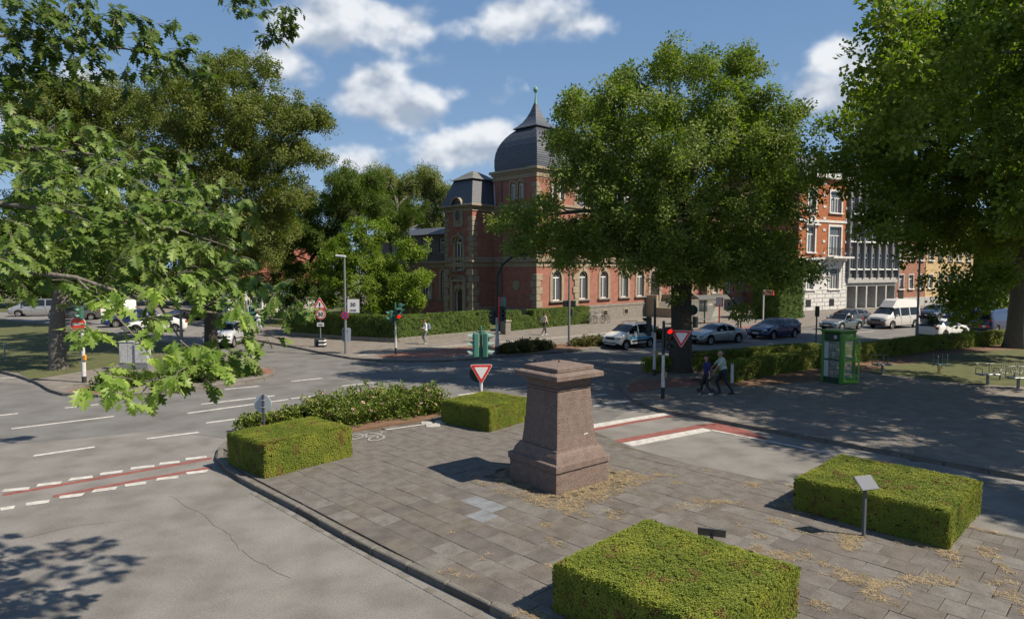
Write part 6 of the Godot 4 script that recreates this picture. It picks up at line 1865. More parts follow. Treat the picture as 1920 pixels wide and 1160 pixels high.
func trees() -> void:
	var oak_t := tuft(30, 0.23, 0.15, 91, 1.25, 0.7, true)
	var big_t := tuft(24, 0.27, 0.2, 92, 1.2, 0.7, true)
	# ---- the oak at the corner
	var foot := Vector3(8.33, 0.12, -32.29)
	var list := []
	for e in OAK: list.append([e[0], e[1]])
	var r := thing("oak_tree", "broad spreading oak with dark trunk at the pavement corner", "tree", foot)
	var lobes := plane_lobes(foot, list, Vector3(7.6, 9.6, -32.3), 9.2, 8.0, 6.5)
	timber(r, [Vector3(0, -0.1, 0), Vector3(0, 0.25, 0), Vector3(0.02, 0.8, 0), Vector3(0.05, 2.2, 0), Vector3(0.0, 3.8, 0.05), Vector3(-0.1, 5.2, 0.1), Vector3(-0.2, 7.4, 0)], [0.85, 0.66, 0.56, 0.5, 0.49, 0.42, 0.3], lobes, 3, bark(), 0.13)
	crown(r, lobes, oak_t, 0.6, 9.5, Color(0.103, 0.147, 0.030), Color(0.253, 0.305, 0.071), 101)
	# ---- plane trees on the right
	foot = Vector3(32.6, 0.12, -42.0)
	r = thing("plane_tree", "huge plane tree with pale mottled trunk beyond the play lawn", "tree", foot)
	lobes = ball_lobes(Vector3(-1.0, 15.0, 1.5), Vector3(9.8, 10.5, 9.0), 74, 1.8, 2.7, 201)
	for e in [[Vector3(23.24, 6.23, -38.00), 1.2], [Vector3(24.50, 4.40, -37.00), 1.3], [Vector3(25.19, 3.54, -36.00), 1.4], [Vector3(21.20, 7.45, -38.00), 1.5], [Vector3(26.34, 4.13, -36.00), 1.6], [Vector3(25.34, 2.29, -37.00), 0.7], [Vector3(19.95, 10.77, -40.00), 1.9], [Vector3(19.24, 12.99, -40.00), 1.7], [Vector3(21.39, 9.07, -39.00), 1.4]]:
		lobes.append([e[0] - foot, e[1]])
	timber(r, [Vector3(0, -0.1, 0), Vector3(0, 0.3, 0), Vector3(0, 1.2, 0), Vector3(0.1, 4.0, 0), Vector3(0.2, 7.0, 0), Vector3(0.0, 11.0, 0), Vector3(-0.3, 15.0, 0)], [0.95, 0.8, 0.66, 0.6, 0.55, 0.42, 0.25], lobes.slice(0, 74), 4, bark_grey(), 0.17)
	crown(r, lobes, big_t, 0.85, 4.6, Color(0.109, 0.163, 0.025), Color(0.276, 0.328, 0.060), 202)
	foot = Vector3(23.5, 0.12, -24.0)
	r = thing("plane_tree", "plane tree whose crown overhangs the shaded pavement", "tree", foot)
	lobes = ball_lobes(Vector3(0, 13.5, 0), Vector3(7.4, 7.6, 8.0), 48, 1.5, 2.3, 203)
	for e in [[Vector3(13.03, 14.36, -24.00), 1.0], [Vector3(13.36, 13.06, -24.00), 1.1], [Vector3(13.90, 13.99, -24.00), 1.3], [Vector3(13.56, 12.21, -25.00), 0.9], [Vector3(12.88, 14.84, -25.00), 0.5], [Vector3(14.53, 12.49, -24.00), 1.5], [Vector3(14.80, 11.04, -25.00), 1.5], [Vector3(14.16, 10.86, -26.00), 1.1]]:
		lobes.append([e[0] - foot, e[1]])
	timber(r, [Vector3(0, -0.1, 0), Vector3(0, 0.4, 0), Vector3(0, 3.0, 0), Vector3(0.1, 7.0, 0), Vector3(0, 12.0, 0)], [0.8, 0.6, 0.5, 0.45, 0.3], lobes.slice(20, 48), 4, bark_grey(), 0.15)
	crown(r, lobes, big_t, 0.8, 3.7, Color(0.109, 0.163, 0.025), Color(0.276, 0.328, 0.060), 204)
	foot = Vector3(27.5, 0.12, -13.0)
	r = thing("plane_tree", "plane tree beside the pavement that shades its nearer end", "tree", foot)
	lobes = ball_lobes(Vector3(0, 12.5, 0), Vector3(7.6, 5.2, 7.0), 34, 1.6, 2.3, 205)
	timber(r, [Vector3(0, -0.1, 0), Vector3(0, 3.0, 0), Vector3(0, 11.0, 0)], [0.7, 0.5, 0.3], lobes, 5, bark_grey(), 0.15)
	crown(r, lobes, big_t, 0.9, 2.9, Color(0.109, 0.163, 0.025), Color(0.276, 0.328, 0.060), 206)
	# ---- garden and park on the left
	var small := tuft(28, 0.22, 0.15, 93, 1.25, 0.7, true)
	var olive_a := Color(0.103, 0.129, 0.028); var olive_b := Color(0.218, 0.239, 0.069)
	var gl := [
		["park_tree", "tall olive-brown tree with billowing crown behind the parked cars", Vector3(-19.29, 0.14, -41.77), BROWN, 6.0, 0.36, bark(), 0.6, 8.5, olive_a, olive_b, small, 301],
		["garden_tree", "round bright green magnolia behind the garden hedge", Vector3(-10.41, 0.14, -49.98), MAGNOLIA, 3.2, 0.2, bark_grey(), 0.5, 12.0, Color(0.103, 0.172, 0.018), Color(0.230, 0.299, 0.044), big_t, 302],
		["garden_tree", "dark hornbeam behind the magnolia shading the hedge", Vector3(-18.25, 0.14, -62.17), DARK, 4.5, 0.3, bark(), 0.62, 8.0, Color(0.057, 0.098, 0.016), Color(0.132, 0.178, 0.034), small, 303],
		["birch_tree", "pale drooping birches rising behind the villa garden", Vector3(-13.66, 0.14, -77.99), BIRCH, 3.5, 0.22, bark_grey(), 0.8, 7.5, Color(0.144, 0.167, 0.057), Color(0.253, 0.276, 0.109), small, 304],
		["park_tree", "loose olive tree behind the lawn further into the park", Vector3(-36.53, 0.14, -60.93), OLIVE, 5.0, 0.3, bark(), 0.75, 6.0, olive_a, olive_b, small, 305],
		["park_tree", "slender lawn tree with pale bark on the grassy corner", Vector3(-22.87, 0.14, -32.77), LAWN, 3.0, 0.36, bark_grey(), 0.55, 8.0, Color(0.057, 0.098, 0.016), Color(0.121, 0.167, 0.032), small, 306]]
	for t in gl:
		foot = t[2]
		var ls: Array = []
		var mid := Vector3.ZERO
		for e in t[3]: mid += e[0]
		mid /= float(t[3].size())
		var rx := 0.1; var ry := 0.1
		for e in t[3]:
			rx = maxf(rx, absf(e[0].x - mid.x) + e[1]); ry = maxf(ry, absf(e[0].y - mid.y) + e[1])
		ls = plane_lobes(foot, t[3], mid, rx, ry, t[4])
		r = thing(t[0], t[1], "tree", foot)
		var top: float = mid.y - foot.y
		var tr: float = t[5]
		var lean := (mid - foot) * 0.35
		lean.y = 0
		timber(r, [Vector3(0, -0.1, 0), Vector3(0, 0.35, 0), Vector3(0, top * 0.35, 0) + lean * 0.1, lean * 0.5 + Vector3(0, top * 0.6, 0), lean * 0.9 + Vector3(0, top * 0.85, 0)], [tr * 1.45, tr * 1.1, tr, tr * 0.8, tr * 0.5], ls, 4, t[6], 0.1)
		crown(r, ls, t[11], t[7], t[8], t[9], t[10], t[12], 1.2 if t[0] == "birch_tree" else 0.0)
	# trees that close the view
	var far_spots := [
		[Vector3(-66.34, 0.00, -90.52), 12.0, 7.0, 0], [Vector3(-59.30, 0.00, -94.58), 13.0, 7.5, 1], [Vector3(-48.52, 0.00, -94.58), 12.0, 7.0, 0], [Vector3(-38.50, 0.00, -94.58), 13.0, 7.0, 1], [Vector3(-73.51, 0.00, -86.78), 13.0, 7.0, 1], [Vector3(-32.76, 0.00, -100.61), 12.0, 6.5, 0],
		[Vector3(75.28, 0.00, -103.92), 10.0, 6.0, 0], [Vector3(87.80, 0.00, -111.23), 12.0, 7.0, 1], [Vector3(81.44, 0.00, -124.35), 14.0, 7.0, 1], [Vector3(77.02, 0.00, -91.83), 11.0, 6.0, 0], [Vector3(87.79, 0.00, -94.58), 13.0, 7.0, 1]]
	for i in far_spots.size():
		var s: Array = far_spots[i]
		foot = s[0]
		var lab := "dense dark tree standing far back in the park" if i < 6 else "green tree closing the far street beyond the yellow house"
		r = thing("distant_tree", lab, "tree", Vector3(foot.x, 0.0, foot.z), 0.0, "trees far back in the park" if i < 6 else "trees at the end of the street")
		lobes = ball_lobes(Vector3(0, float(s[1]) * 0.56, 0), Vector3(s[2], float(s[1]) * 0.5, s[2]), 26, 1.9, 2.9, 400 + i)
		timber(r, [Vector3(0, -0.1, 0), Vector3(0, float(s[1]) * 0.6, 0)], [0.4, 0.2], lobes, 9, bark(), 0.12)
		crown(r, lobes, small, 1.3, 1.9, Color(0.057, 0.092, 0.018), Color(0.149, 0.190, 0.046), 420 + i)
	# bright bush by the blue bins
	bush("roadside_bush", "bright yellow-green bush at the end of the street by the blue bins", "bush", Vector3(58.66, 0.12, -79.31), 3.0, 2.6, small, 0.7, Color(0.138, 0.196, 0.023), Color(0.253, 0.299, 0.046), Color.BLACK, 0, "")

const OAK := [[Vector3(7.46, 14.91, -32.30), 1.10], [Vector3(5.93, 14.02, -32.30), 1.26], [Vector3(9.01, 14.53, -32.30), 1.18], [Vector3(10.94, 14.53, -32.30), 1.26], [Vector3(12.37, 14.15, -32.30), 1.00], [Vector3(13.22, 13.01, -32.30), 0.95], [Vector3(13.83, 12.45, -32.30), 0.68], [Vector3(4.39, 12.76, -32.30), 1.21], [Vector3(3.05, 12.63, -32.30), 0.95], [Vector3(2.59, 11.36, -32.30), 0.95], [Vector3(3.89, 10.84, -32.30), 1.37], [Vector3(5.69, 11.99, -32.30), 1.63], [Vector3(7.62, 12.63, -32.30), 1.31], [Vector3(9.82, 12.63, -32.30), 1.63], [Vector3(11.90, 12.25, -32.30), 1.58], [Vector3(12.71, 10.72, -32.30), 1.63], [Vector3(10.90, 10.46, -32.30), 1.84], [Vector3(8.56, 10.46, -32.30), 1.84], [Vector3(6.23, 9.95, -32.30), 1.84], [Vector3(4.16, 9.17, -32.30), 1.47], [Vector3(2.47, 9.69, -32.30), 0.89], [Vector3(1.56, 8.01, -32.30), 1.00], [Vector3(0.13, 7.68, -32.30), 0.84], [Vector3(-0.65, 7.23, -32.30), 0.53], [Vector3(0.65, 6.72, -32.30), 0.89], [Vector3(2.35, 6.45, -32.30), 1.37], [Vector3(3.92, 6.85, -32.30), 1.42], [Vector3(5.74, 7.36, -32.30), 1.84], [Vector3(8.09, 7.62, -32.30), 1.89], [Vector3(10.30, 8.01, -32.30), 1.58], [Vector3(12.37, 8.53, -32.30), 1.58], [Vector3(13.09, 7.93, -32.30), 1.05], [Vector3(14.04, 9.56, -32.30), 0.74], [Vector3(13.62, 5.54, -32.30), 0.84], [Vector3(14.94, 5.15, -32.30), 0.63], [Vector3(12.56, 6.19, -32.30), 1.63], [Vector3(10.47, 5.80, -32.30), 1.63], [Vector3(8.38, 5.80, -32.30), 1.52], [Vector3(6.28, 6.01, -32.30), 1.21], [Vector3(4.71, 5.80, -32.30), 0.79], [Vector3(2.75, 5.67, -32.30), 0.74], [Vector3(5.77, 5.28, -32.30), 0.74], [Vector3(7.74, 4.76, -32.30), 0.95], [Vector3(9.70, 4.89, -32.30), 1.05], [Vector3(11.54, 5.02, -32.30), 1.00], [Vector3(13.12, 4.63, -32.30), 0.89], [Vector3(11.32, 3.05, -32.30), 0.37], [Vector3(7.58, 15.54, -32.30), 0.53], [Vector3(10.93, 15.29, -32.30), 0.58], [Vector3(3.05, 13.27, -32.30), 0.47], [Vector3(14.50, 11.74, -32.30), 0.37]]
const BROWN := [[Vector3(-17.42, 17.02, -42.00), 1.64], [Vector3(-19.12, 16.03, -42.00), 1.88], [Vector3(-21.12, 16.36, -42.00), 1.54], [Vector3(-16.12, 15.37, -42.00), 1.71], [Vector3(-14.45, 14.88, -42.00), 1.37], [Vector3(-12.77, 14.55, -42.00), 1.16], [Vector3(-11.77, 14.38, -42.00), 0.61], [Vector3(-22.83, 15.37, -42.00), 1.37], [Vector3(-17.83, 14.05, -42.00), 2.39], [Vector3(-20.53, 13.72, -42.00), 2.39], [Vector3(-15.18, 12.39, -42.00), 2.05], [Vector3(-13.49, 12.39, -42.00), 1.23], [Vector3(-12.15, 12.05, -42.00), 0.82], [Vector3(-17.23, 11.05, -42.00), 2.56], [Vector3(-19.95, 10.72, -42.00), 2.56], [Vector3(-14.21, 10.05, -42.00), 1.54], [Vector3(-15.60, 8.70, -42.00), 1.88], [Vector3(-17.99, 8.03, -42.00), 2.22], [Vector3(-20.71, 7.69, -42.00), 2.05], [Vector3(-16.34, 6.00, -42.00), 1.71], [Vector3(-18.41, 4.98, -42.00), 1.71], [Vector3(-14.26, 7.69, -42.00), 1.20], [Vector3(-22.61, 12.05, -42.00), 1.88], [Vector3(-22.38, 8.70, -42.00), 1.71], [Vector3(-15.39, 17.68, -42.00), 0.89], [Vector3(-17.05, 18.17, -42.00), 0.75]]
const MAGNOLIA := [[Vector3(-12.96, 6.57, -50.00), 1.63], [Vector3(-10.92, 7.77, -50.00), 1.71], [Vector3(-8.90, 7.77, -50.00), 1.63], [Vector3(-7.70, 6.57, -50.00), 1.38], [Vector3(-13.81, 4.54, -50.00), 1.46], [Vector3(-11.36, 4.95, -50.00), 2.24], [Vector3(-8.93, 4.54, -50.00), 2.11], [Vector3(-7.11, 4.34, -50.00), 1.06], [Vector3(-12.21, 2.51, -50.00), 1.63], [Vector3(-9.77, 2.51, -50.00), 1.63], [Vector3(-7.73, 2.71, -50.00), 1.22], [Vector3(-14.04, 2.71, -50.00), 1.06]]
const DARK := [[Vector3(-18.02, 10.40, -62.00), 2.77], [Vector3(-15.49, 12.38, -62.00), 2.27], [Vector3(-13.50, 11.39, -62.00), 2.27], [Vector3(-20.07, 7.90, -62.00), 2.52], [Vector3(-17.08, 6.90, -62.00), 2.77], [Vector3(-12.01, 10.40, -62.00), 2.02], [Vector3(-20.14, 4.40, -62.00), 2.27], [Vector3(-18.15, 2.89, -62.00), 2.02], [Vector3(-21.19, 2.38, -62.00), 1.76], [Vector3(-15.97, 13.62, -62.00), 1.51], [Vector3(-10.78, 8.90, -62.00), 1.51], [Vector3(-22.10, 6.90, -62.00), 2.27], [Vector3(-23.17, 3.89, -62.00), 2.02], [Vector3(-13.98, 12.87, -62.00), 1.61], [Vector3(-21.53, 9.90, -62.00), 2.02], [Vector3(-12.98, 13.37, -62.00), 1.21], [Vector3(-9.51, 10.40, -62.00), 1.51], [Vector3(-25.23, 2.38, -62.00), 1.76]]
const BIRCH := [[Vector3(-19.85, 15.74, -85.00), 2.35], [Vector3(-17.78, 16.76, -85.00), 2.07], [Vector3(-15.06, 15.40, -85.00), 2.76], [Vector3(-13.00, 16.42, -85.00), 2.21], [Vector3(-10.95, 16.08, -85.00), 2.35], [Vector3(-9.25, 14.38, -85.00), 1.93], [Vector3(-8.93, 11.66, -85.00), 1.80], [Vector3(-11.67, 12.34, -85.00), 2.49], [Vector3(-13.68, 17.10, -85.00), 1.52], [Vector3(-10.60, 17.43, -85.00), 1.52], [Vector3(-18.52, 13.02, -85.00), 2.07], [Vector3(-8.56, 15.74, -85.00), 0.97], [Vector3(-21.22, 16.08, -85.00), 1.93], [Vector3(-16.41, 17.10, -85.00), 1.66], [Vector3(-15.10, 12.34, -85.00), 2.76], [Vector3(-21.94, 13.70, -85.00), 2.07]]
const OLIVE := [[Vector3(-41.69, 20.18, -58.00), 2.12], [Vector3(-39.39, 19.72, -58.00), 2.36], [Vector3(-36.63, 19.27, -58.00), 2.59], [Vector3(-33.85, 19.27, -58.00), 2.36], [Vector3(-43.59, 19.27, -58.00), 1.89], [Vector3(-40.42, 17.44, -58.00), 2.83], [Vector3(-37.20, 16.52, -58.00), 2.83], [Vector3(-33.96, 16.06, -58.00), 2.83], [Vector3(-42.85, 15.14, -58.00), 2.36], [Vector3(-39.18, 13.76, -58.00), 2.83], [Vector3(-35.48, 12.84, -58.00), 2.83], [Vector3(-42.14, 10.06, -58.00), 2.36], [Vector3(-37.93, 10.06, -58.00), 2.59], [Vector3(-33.71, 10.06, -58.00), 2.36], [Vector3(-35.69, 7.26, -58.00), 2.12], [Vector3(-39.45, 7.26, -58.00), 2.12], [Vector3(-43.23, 6.79, -58.00), 1.89]]
const LAWN := [[Vector3(-23.02, 7.18, -33.50), 1.36], [Vector3(-24.40, 6.64, -33.50), 1.23], [Vector3(-21.42, 6.64, -33.50), 1.23], [Vector3(-25.52, 5.83, -33.50), 1.09], [Vector3(-23.36, 5.56, -33.50), 1.36], [Vector3(-21.20, 5.29, -33.50), 1.23], [Vector3(-19.82, 5.83, -33.50), 1.09], [Vector3(-24.50, 4.47, -33.50), 0.95], [Vector3(-22.33, 4.33, -33.50), 0.95], [Vector3(-20.42, 4.20, -33.50), 0.82]]
const SPRAYS := [[Vector3(-6.76, 6.80, -9.15), 0.37, 7], [Vector3(-6.49, 6.94, -9.52), 0.39, 8], [Vector3(-6.03, 6.91, -9.76), 0.36, 7], [Vector3(-5.49, 6.68, -9.76), 0.36, 7], [Vector3(-5.03, 6.37, -9.76), 0.36, 7], [Vector3(-4.56, 6.21, -9.76), 0.32, 6], [Vector3(-3.99, 6.03, -9.15), 0.16, 3], [Vector3(-6.40, 6.21, -8.54), 0.35, 8], [Vector3(-6.01, 6.24, -8.78), 0.39, 9], [Vector3(-5.38, 6.10, -8.78), 0.39, 9], [Vector3(-4.75, 5.89, -8.78), 0.36, 8], [Vector3(-4.26, 5.68, -8.78), 0.32, 7], [Vector3(-3.84, 5.54, -8.78), 0.25, 5], [Vector3(-5.90, 5.63, -7.93), 0.32, 8], [Vector3(-5.39, 5.57, -7.93), 0.35, 9], [Vector3(-4.89, 5.51, -8.05), 0.36, 8], [Vector3(-4.31, 5.38, -8.05), 0.33, 7], [Vector3(-3.79, 5.25, -8.05), 0.29, 6], [Vector3(-3.40, 5.12, -8.05), 0.23, 5], [Vector3(-3.14, 4.92, -8.05), 0.18, 3], [Vector3(-5.71, 5.12, -7.56), 0.28, 5], [Vector3(-5.35, 5.00, -7.56), 0.25, 4], [Vector3(-4.82, 4.82, -7.32), 0.21, 3], [Vector3(-4.46, 4.91, -7.32), 0.27, 4], [Vector3(-4.05, 4.94, -7.44), 0.24, 4], [Vector3(-3.70, 4.76, -7.44), 0.21, 4], [Vector3(-3.19, 4.93, -7.69), 0.16, 3], [Vector3(-2.96, 4.74, -7.81), 0.16, 3], [Vector3(-2.74, 4.63, -7.81), 0.11, 3], [Vector3(-4.22, 4.62, -7.20), 0.16, 3], [Vector3(-4.35, 4.45, -7.20), 0.08, 1], [Vector3(-3.67, 4.63, -7.32), 0.13, 2], [Vector3(-3.71, 4.31, -7.32), 0.12, 2], [Vector3(-3.50, 4.15, -7.32), 0.18, 5], [Vector3(-3.27, 4.06, -7.32), 0.13, 4], [Vector3(-3.23, 4.44, -7.69), 0.06, 1], [Vector3(-3.00, 4.30, -7.81), 0.08, 2], [Vector3(-3.97, 4.14, -7.08), 0.10, 2], [Vector3(-4.02, 3.99, -6.95), 0.09, 3], [Vector3(-3.79, 3.97, -6.95), 0.14, 4], [Vector3(-3.60, 3.99, -7.08), 0.10, 3], [Vector3(-3.81, 3.88, -6.83), 0.04, 1], [Vector3(-3.48, 3.90, -6.95), 0.05, 1]]
const HIGH := [[Vector3(-8.11, 9.29, -11.00), 0.40, 7], [Vector3(-7.59, 9.20, -11.00), 0.40, 7], [Vector3(-7.40, 9.21, -11.50), 0.42, 7], [Vector3(-8.05, 8.77, -11.00), 0.40, 7], [Vector3(-7.44, 8.60, -11.00), 0.40, 6], [Vector3(-8.25, 8.26, -11.00), 0.31, 5], [Vector3(-7.81, 8.13, -11.00), 0.22, 2], [Vector3(-7.23, 9.57, -12.00), 0.39, 5], [Vector3(-7.16, 9.01, -12.00), 0.34, 4], [Vector3(-6.67, 9.38, -12.00), 0.39, 5], [Vector3(-6.20, 9.29, -12.00), 0.34, 4], [Vector3(-6.40, 8.82, -12.00), 0.29, 3], [Vector3(-6.07, 9.07, -12.50), 0.25, 3], [Vector3(-5.78, 8.78, -12.50), 0.20, 2], [Vector3(-7.66, 8.54, -12.00), 0.21, 2], [Vector3(-6.21, 11.47, -16.00), 0.39, 4], [Vector3(-5.65, 11.24, -16.20), 0.37, 5], [Vector3(-5.47, 10.93, -16.40), 0.24, 3], [Vector3(-5.96, 10.77, -16.30), 0.19, 2], [Vector3(-6.38, 11.46, -15.50), 0.32, 3], [Vector3(-5.27, 11.25, -16.40), 0.19, 2], [Vector3(-6.89, 8.54, -12.00), 0.20, 1]]
const SHADE := [Vector3(-8.93, 0.00, -11.91), Vector3(-8.48, 0.00, -11.98), Vector3(-8.01, 0.00, -12.03), Vector3(-7.48, 0.00, -11.98), Vector3(-8.71, 0.00, -11.35), Vector3(-8.16, 0.00, -11.25), Vector3(-7.79, 0.00, -11.40), Vector3(-7.29, 0.00, -11.35), Vector3(-7.02, 0.00, -11.46), Vector3(-8.66, 0.00, -11.04), Vector3(-7.92, 0.00, -10.65), Vector3(-7.64, 0.00, -10.90), Vector3(-7.12, 0.00, -10.65), Vector3(-6.80, 0.00, -10.78), Vector3(-8.24, 0.00, -10.37), Vector3(-7.76, 0.00, -10.20), Vector3(-7.64, 0.00, -9.70), Vector3(-7.35, 0.00, -9.86), Vector3(-6.96, 0.00, -9.54), Vector3(-9.71, 0.00, -12.28), Vector3(-7.33, 0.00, -9.39), Vector3(-7.09, 0.00, -11.04), Vector3(-8.79, 0.00, -10.74), Vector3(-8.31, 0.00, -10.02), Vector3(-9.83, 0.00, -11.80)]

func bike(at: Vector3, turn: float, label: String, c: Material) -> void:
	var r := thing("bicycle", label, "bicycle", at, turn, "")
	var b: MB
	for x in [-0.52, 0.52]:
		b = MB.new()
		var ring := []; var rr := []
		for k in 21:
			var a := TAU * k / 20.0
			ring.append(Vector3(x + cos(a) * 0.33, 0.34 + sin(a) * 0.33, 0)); rr.append(0.018)
		b.tube(ring, rr, 5, false)
		for k in 10:
			var a := TAU * k / 10.0
			b.tube([Vector3(x, 0.34, 0), Vector3(x + cos(a) * 0.32, 0.34 + sin(a) * 0.32, 0)], [0.003, 0.003], 3, false)
		part("wheel", b, plain("tyre", Color(), 0.8), r)
	b = MB.new()
	var A := Vector3(-0.52, 0.34, 0); var S := Vector3(-0.2, 0.85, 0); var K := Vector3(-0.08, 0.3, 0); var Hd := Vector3(0.36, 0.9, 0); var Fk := Vector3(0.52, 0.34, 0)
	for q in [[A, S], [A, K], [K, S], [K, Hd - Vector3(0, 0.12, 0)], [S - Vector3(0, 0.1, 0), Hd - Vector3(0, 0.05, 0)], [Hd, Fk]]: b.tube([q[0], q[1]], [0.018, 0.018], 6)
	part("frame", b, c, r)
	b = MB.new()
	b.tube([Hd, Vector3(0.32, 1.08, 0), Vector3(0.28, 1.1, 0.24), Vector3(0.12, 1.08, 0.28)], [0.014, 0.014, 0.014, 0.016], 6)
	b.tube([Vector3(0.32, 1.08, 0), Vector3(0.28, 1.1, -0.24), Vector3(0.12, 1.08, -0.28)], [0.014, 0.014, 0.016], 6)
	part("handlebar", b, plain("walker_black", lin(0.015, 0.015, 0.016), 0.7), r)
	b = MB.new()
	b.box(Vector3(-0.22, 0.97, 0), Vector3(0.26, 0.06, 0.14), 0.025)
	b.tube([S, Vector3(-0.22, 0.95, 0)], [0.014, 0.014], 6)
	part("saddle", b, plain("walker_black", Color(), 0.7), r)
	b = MB.new()
	b.box(Vector3(-0.58, 0.72, 0), Vector3(0.4, 0.03, 0.16), 0.01)
	part("rack", b, plain("walker_black", Color(), 0.7), r)

func furniture() -> void:
	var b: MB
	# green booth turned into a book exchange
	var r := thing("book_booth", "green former telephone booth filled with books on the shaded pavement", "phone booth", Vector3(14.59, 0.12, -29.12), deg_to_rad(29.5))
	var green := plain("booth_green", lin(0.055, 0.20, 0.025), 0.4)
	var deep := plain("booth_deep", lin(0.012, 0.04, 0.02), 0.5)
	for x in [-0.44, 0.44]:
		for z in [-0.44, 0.44]:
			b = MB.new()
			b.span(Vector3(x - 0.07, 0.0, z - 0.07), Vector3(x + 0.07, 2.28, z + 0.07), 0.025)
			part("corner_post", b, green, r)
	b = MB.new()
	b.span(Vector3(-0.54, 2.26, -0.54), Vector3(0.54, 2.36, 0.54), 0.03)
	part("roof", b, green, r)
	b = MB.new()
	b.span(Vector3(-0.5, -0.02, -0.5), Vector3(0.5, 0.06, 0.5), 0.01)
	part("floor", b, deep, r)
	for a in 4:
		b = MB.new()
		b.xf = Transform3D(Basis(Vector3.UP, a * PI / 2), Vector3.ZERO)
		b.box(Vector3(0, 2.05, 0.46), Vector3(0.76, 0.36, 0.05), 0.01)
		b.box(Vector3(0, 0.16, 0.46), Vector3(0.76, 0.22, 0.05), 0.01)
		b.box(Vector3(0, 1.05, 0.46), Vector3(0.76, 0.07, 0.04), 0.01)
		var fr := part("side_frame", b, deep if a % 2 else green, r)
		b = MB.new()
		b.xf = Transform3D(Basis(Vector3.UP, a * PI / 2), Vector3.ZERO)
		b.box(Vector3(0, 1.07, 0.47), Vector3(0.74, 1.62, 0.008))
		part("pane", b, glassy("clear_glass", Color(0.85, 0.95, 0.9), 0.1), fr)
	# white notices down one side, lettering plates on top
	b = MB.new()
	b.xf = Transform3D(Basis(Vector3.UP, -PI / 2), Vector3.ZERO)
	b.box(Vector3(-0.25, 1.44, 0.485), Vector3(0.2, 0.72, 0.008))
	var notice := part("notice_strip", b, plain("notice", lin(0.42, 0.43, 0.45), 0.6), r)
	b = MB.new()
	b.xf = Transform3D(Basis(Vector3.UP, -PI / 2), Vector3.ZERO)
	b.box(Vector3(-0.25, 0.64, 0.485), Vector3(0.2, 0.72, 0.008))
	part("notice_strip", b, plain("notice", Color(), 0.6), r)
	b = MB.new()
	b.xf = Transform3D(Basis(Vector3.UP, -PI / 2), Vector3.ZERO)
	b.box(Vector3(0.17, 2.06, 0.488), Vector3(0.14, 0.15, 0.008))
	part("badge", b, plain("notice", Color(), 0.6), r)
	for k in 7:
		b = MB.new()
		b.xf = Transform3D(Basis(Vector3.UP, -PI / 2), Vector3.ZERO)
		b.box(Vector3(0.1 + 0.1 * cos(k * 0.9), 0.93 + 0.1 * sin(k * 0.9), 0.488), Vector3(0.05, 0.02, 0.006), 0.0, Basis(Vector3.BACK, k * 0.9))
		part("emblem_petal", b, plain("notice", Color(), 0.6), r)
	# door standing ajar
	b = MB.new()
	b.xf = Transform3D(Basis(Vector3.UP, -0.5), Vector3(-0.37, 0, 0.5))
	for q in [[Vector3(0.03, 1.07, 0), Vector3(0.07, 1.95, 0.04)], [Vector3(0.68, 1.07, 0), Vector3(0.07, 1.95, 0.04)], [Vector3(0.35, 2.02, 0), Vector3(0.7, 0.07, 0.04)], [Vector3(0.35, 0.12, 0), Vector3(0.7, 0.12, 0.04)], [Vector3(0.35, 1.05, 0), Vector3(0.7, 0.06, 0.038)]]: b.box(q[0], q[1], 0.01)
	part("door", b, plain("door_green", lin(0.13, 0.36, 0.04), 0.4), r)
	var shelves := thing("book_shelf", "dark book shelf with upright books inside the green booth", "shelf", Vector3(14.59, 0.12, -29.12), deg_to_rad(29.5))
	b = MB.new()
	for y in [0.3, 0.7, 1.12, 1.5]: b.span(Vector3(-0.36, y - 0.02, -0.4), Vector3(0.36, y, -0.1))
	b.span(Vector3(-0.37, 0.06, -0.42), Vector3(0.37, 1.9, -0.395))
	part("boards", b, plain("shelf_wood", lin(0.06, 0.045, 0.03), 0.7), shelves)
	var tones := [lin(0.35, 0.34, 0.3), lin(0.05, 0.09, 0.16), lin(0.25, 0.06, 0.04), lin(0.42, 0.36, 0.2), lin(0.06, 0.12, 0.07), lin(0.02, 0.02, 0.025)]
	for y in [0.3, 0.7, 1.12, 1.5]:
		var x := -0.34
		while x < 0.3:
			var w := rnd(0.025, 0.06)
			b = MB.new()
			b.span(Vector3(x, y, -0.36), Vector3(x + w - 0.003, y + rnd(0.18, 0.27), -0.14), 0.003)
			var k := rng.randi() % 6
			part("book", b, plain("book_%d" % k, tones[k], 0.7), shelves)
			x += w
	# cabinets on the grassy corner
	for q in [[Vector3(-19.32, 0.12, -32.90), "wide pale grey switch cabinet on the grassy corner", 0.82, 1.38], [Vector3(-18.65, 0.12, -32.90), "second grey switch cabinet with a dark plinth beside the wide one", 0.62, 1.32]]:
		r = thing("switch_cabinet", q[1], "cabinet", q[0], 0.12)
		b = MB.new()
		b.span(Vector3(-q[2] * 0.5, 0.3, -0.22), Vector3(q[2] * 0.5, q[3], 0.22), 0.015)
		part("body", b, grain("cabinet_grey", lin(0.34, 0.36, 0.38), lin(0.46, 0.48, 0.49), 1.5, 0.6, 0.7), r)
		b = MB.new()
		b.span(Vector3(-q[2] * 0.5, -0.02, -0.21), Vector3(q[2] * 0.5, 0.3, 0.21), 0.01)
		part("plinth", b, plain("cabinet_plinth", lin(0.13, 0.145, 0.155), 0.7), r)
		b = MB.new()
		b.span(Vector3(-q[2] * 0.5 - 0.03, q[3], -0.25), Vector3(q[2] * 0.5 + 0.03, q[3] + 0.05, 0.25), 0.015)
		part("roof", b, plain("cabinet_lid", lin(0.30, 0.32, 0.33), 0.6), r)
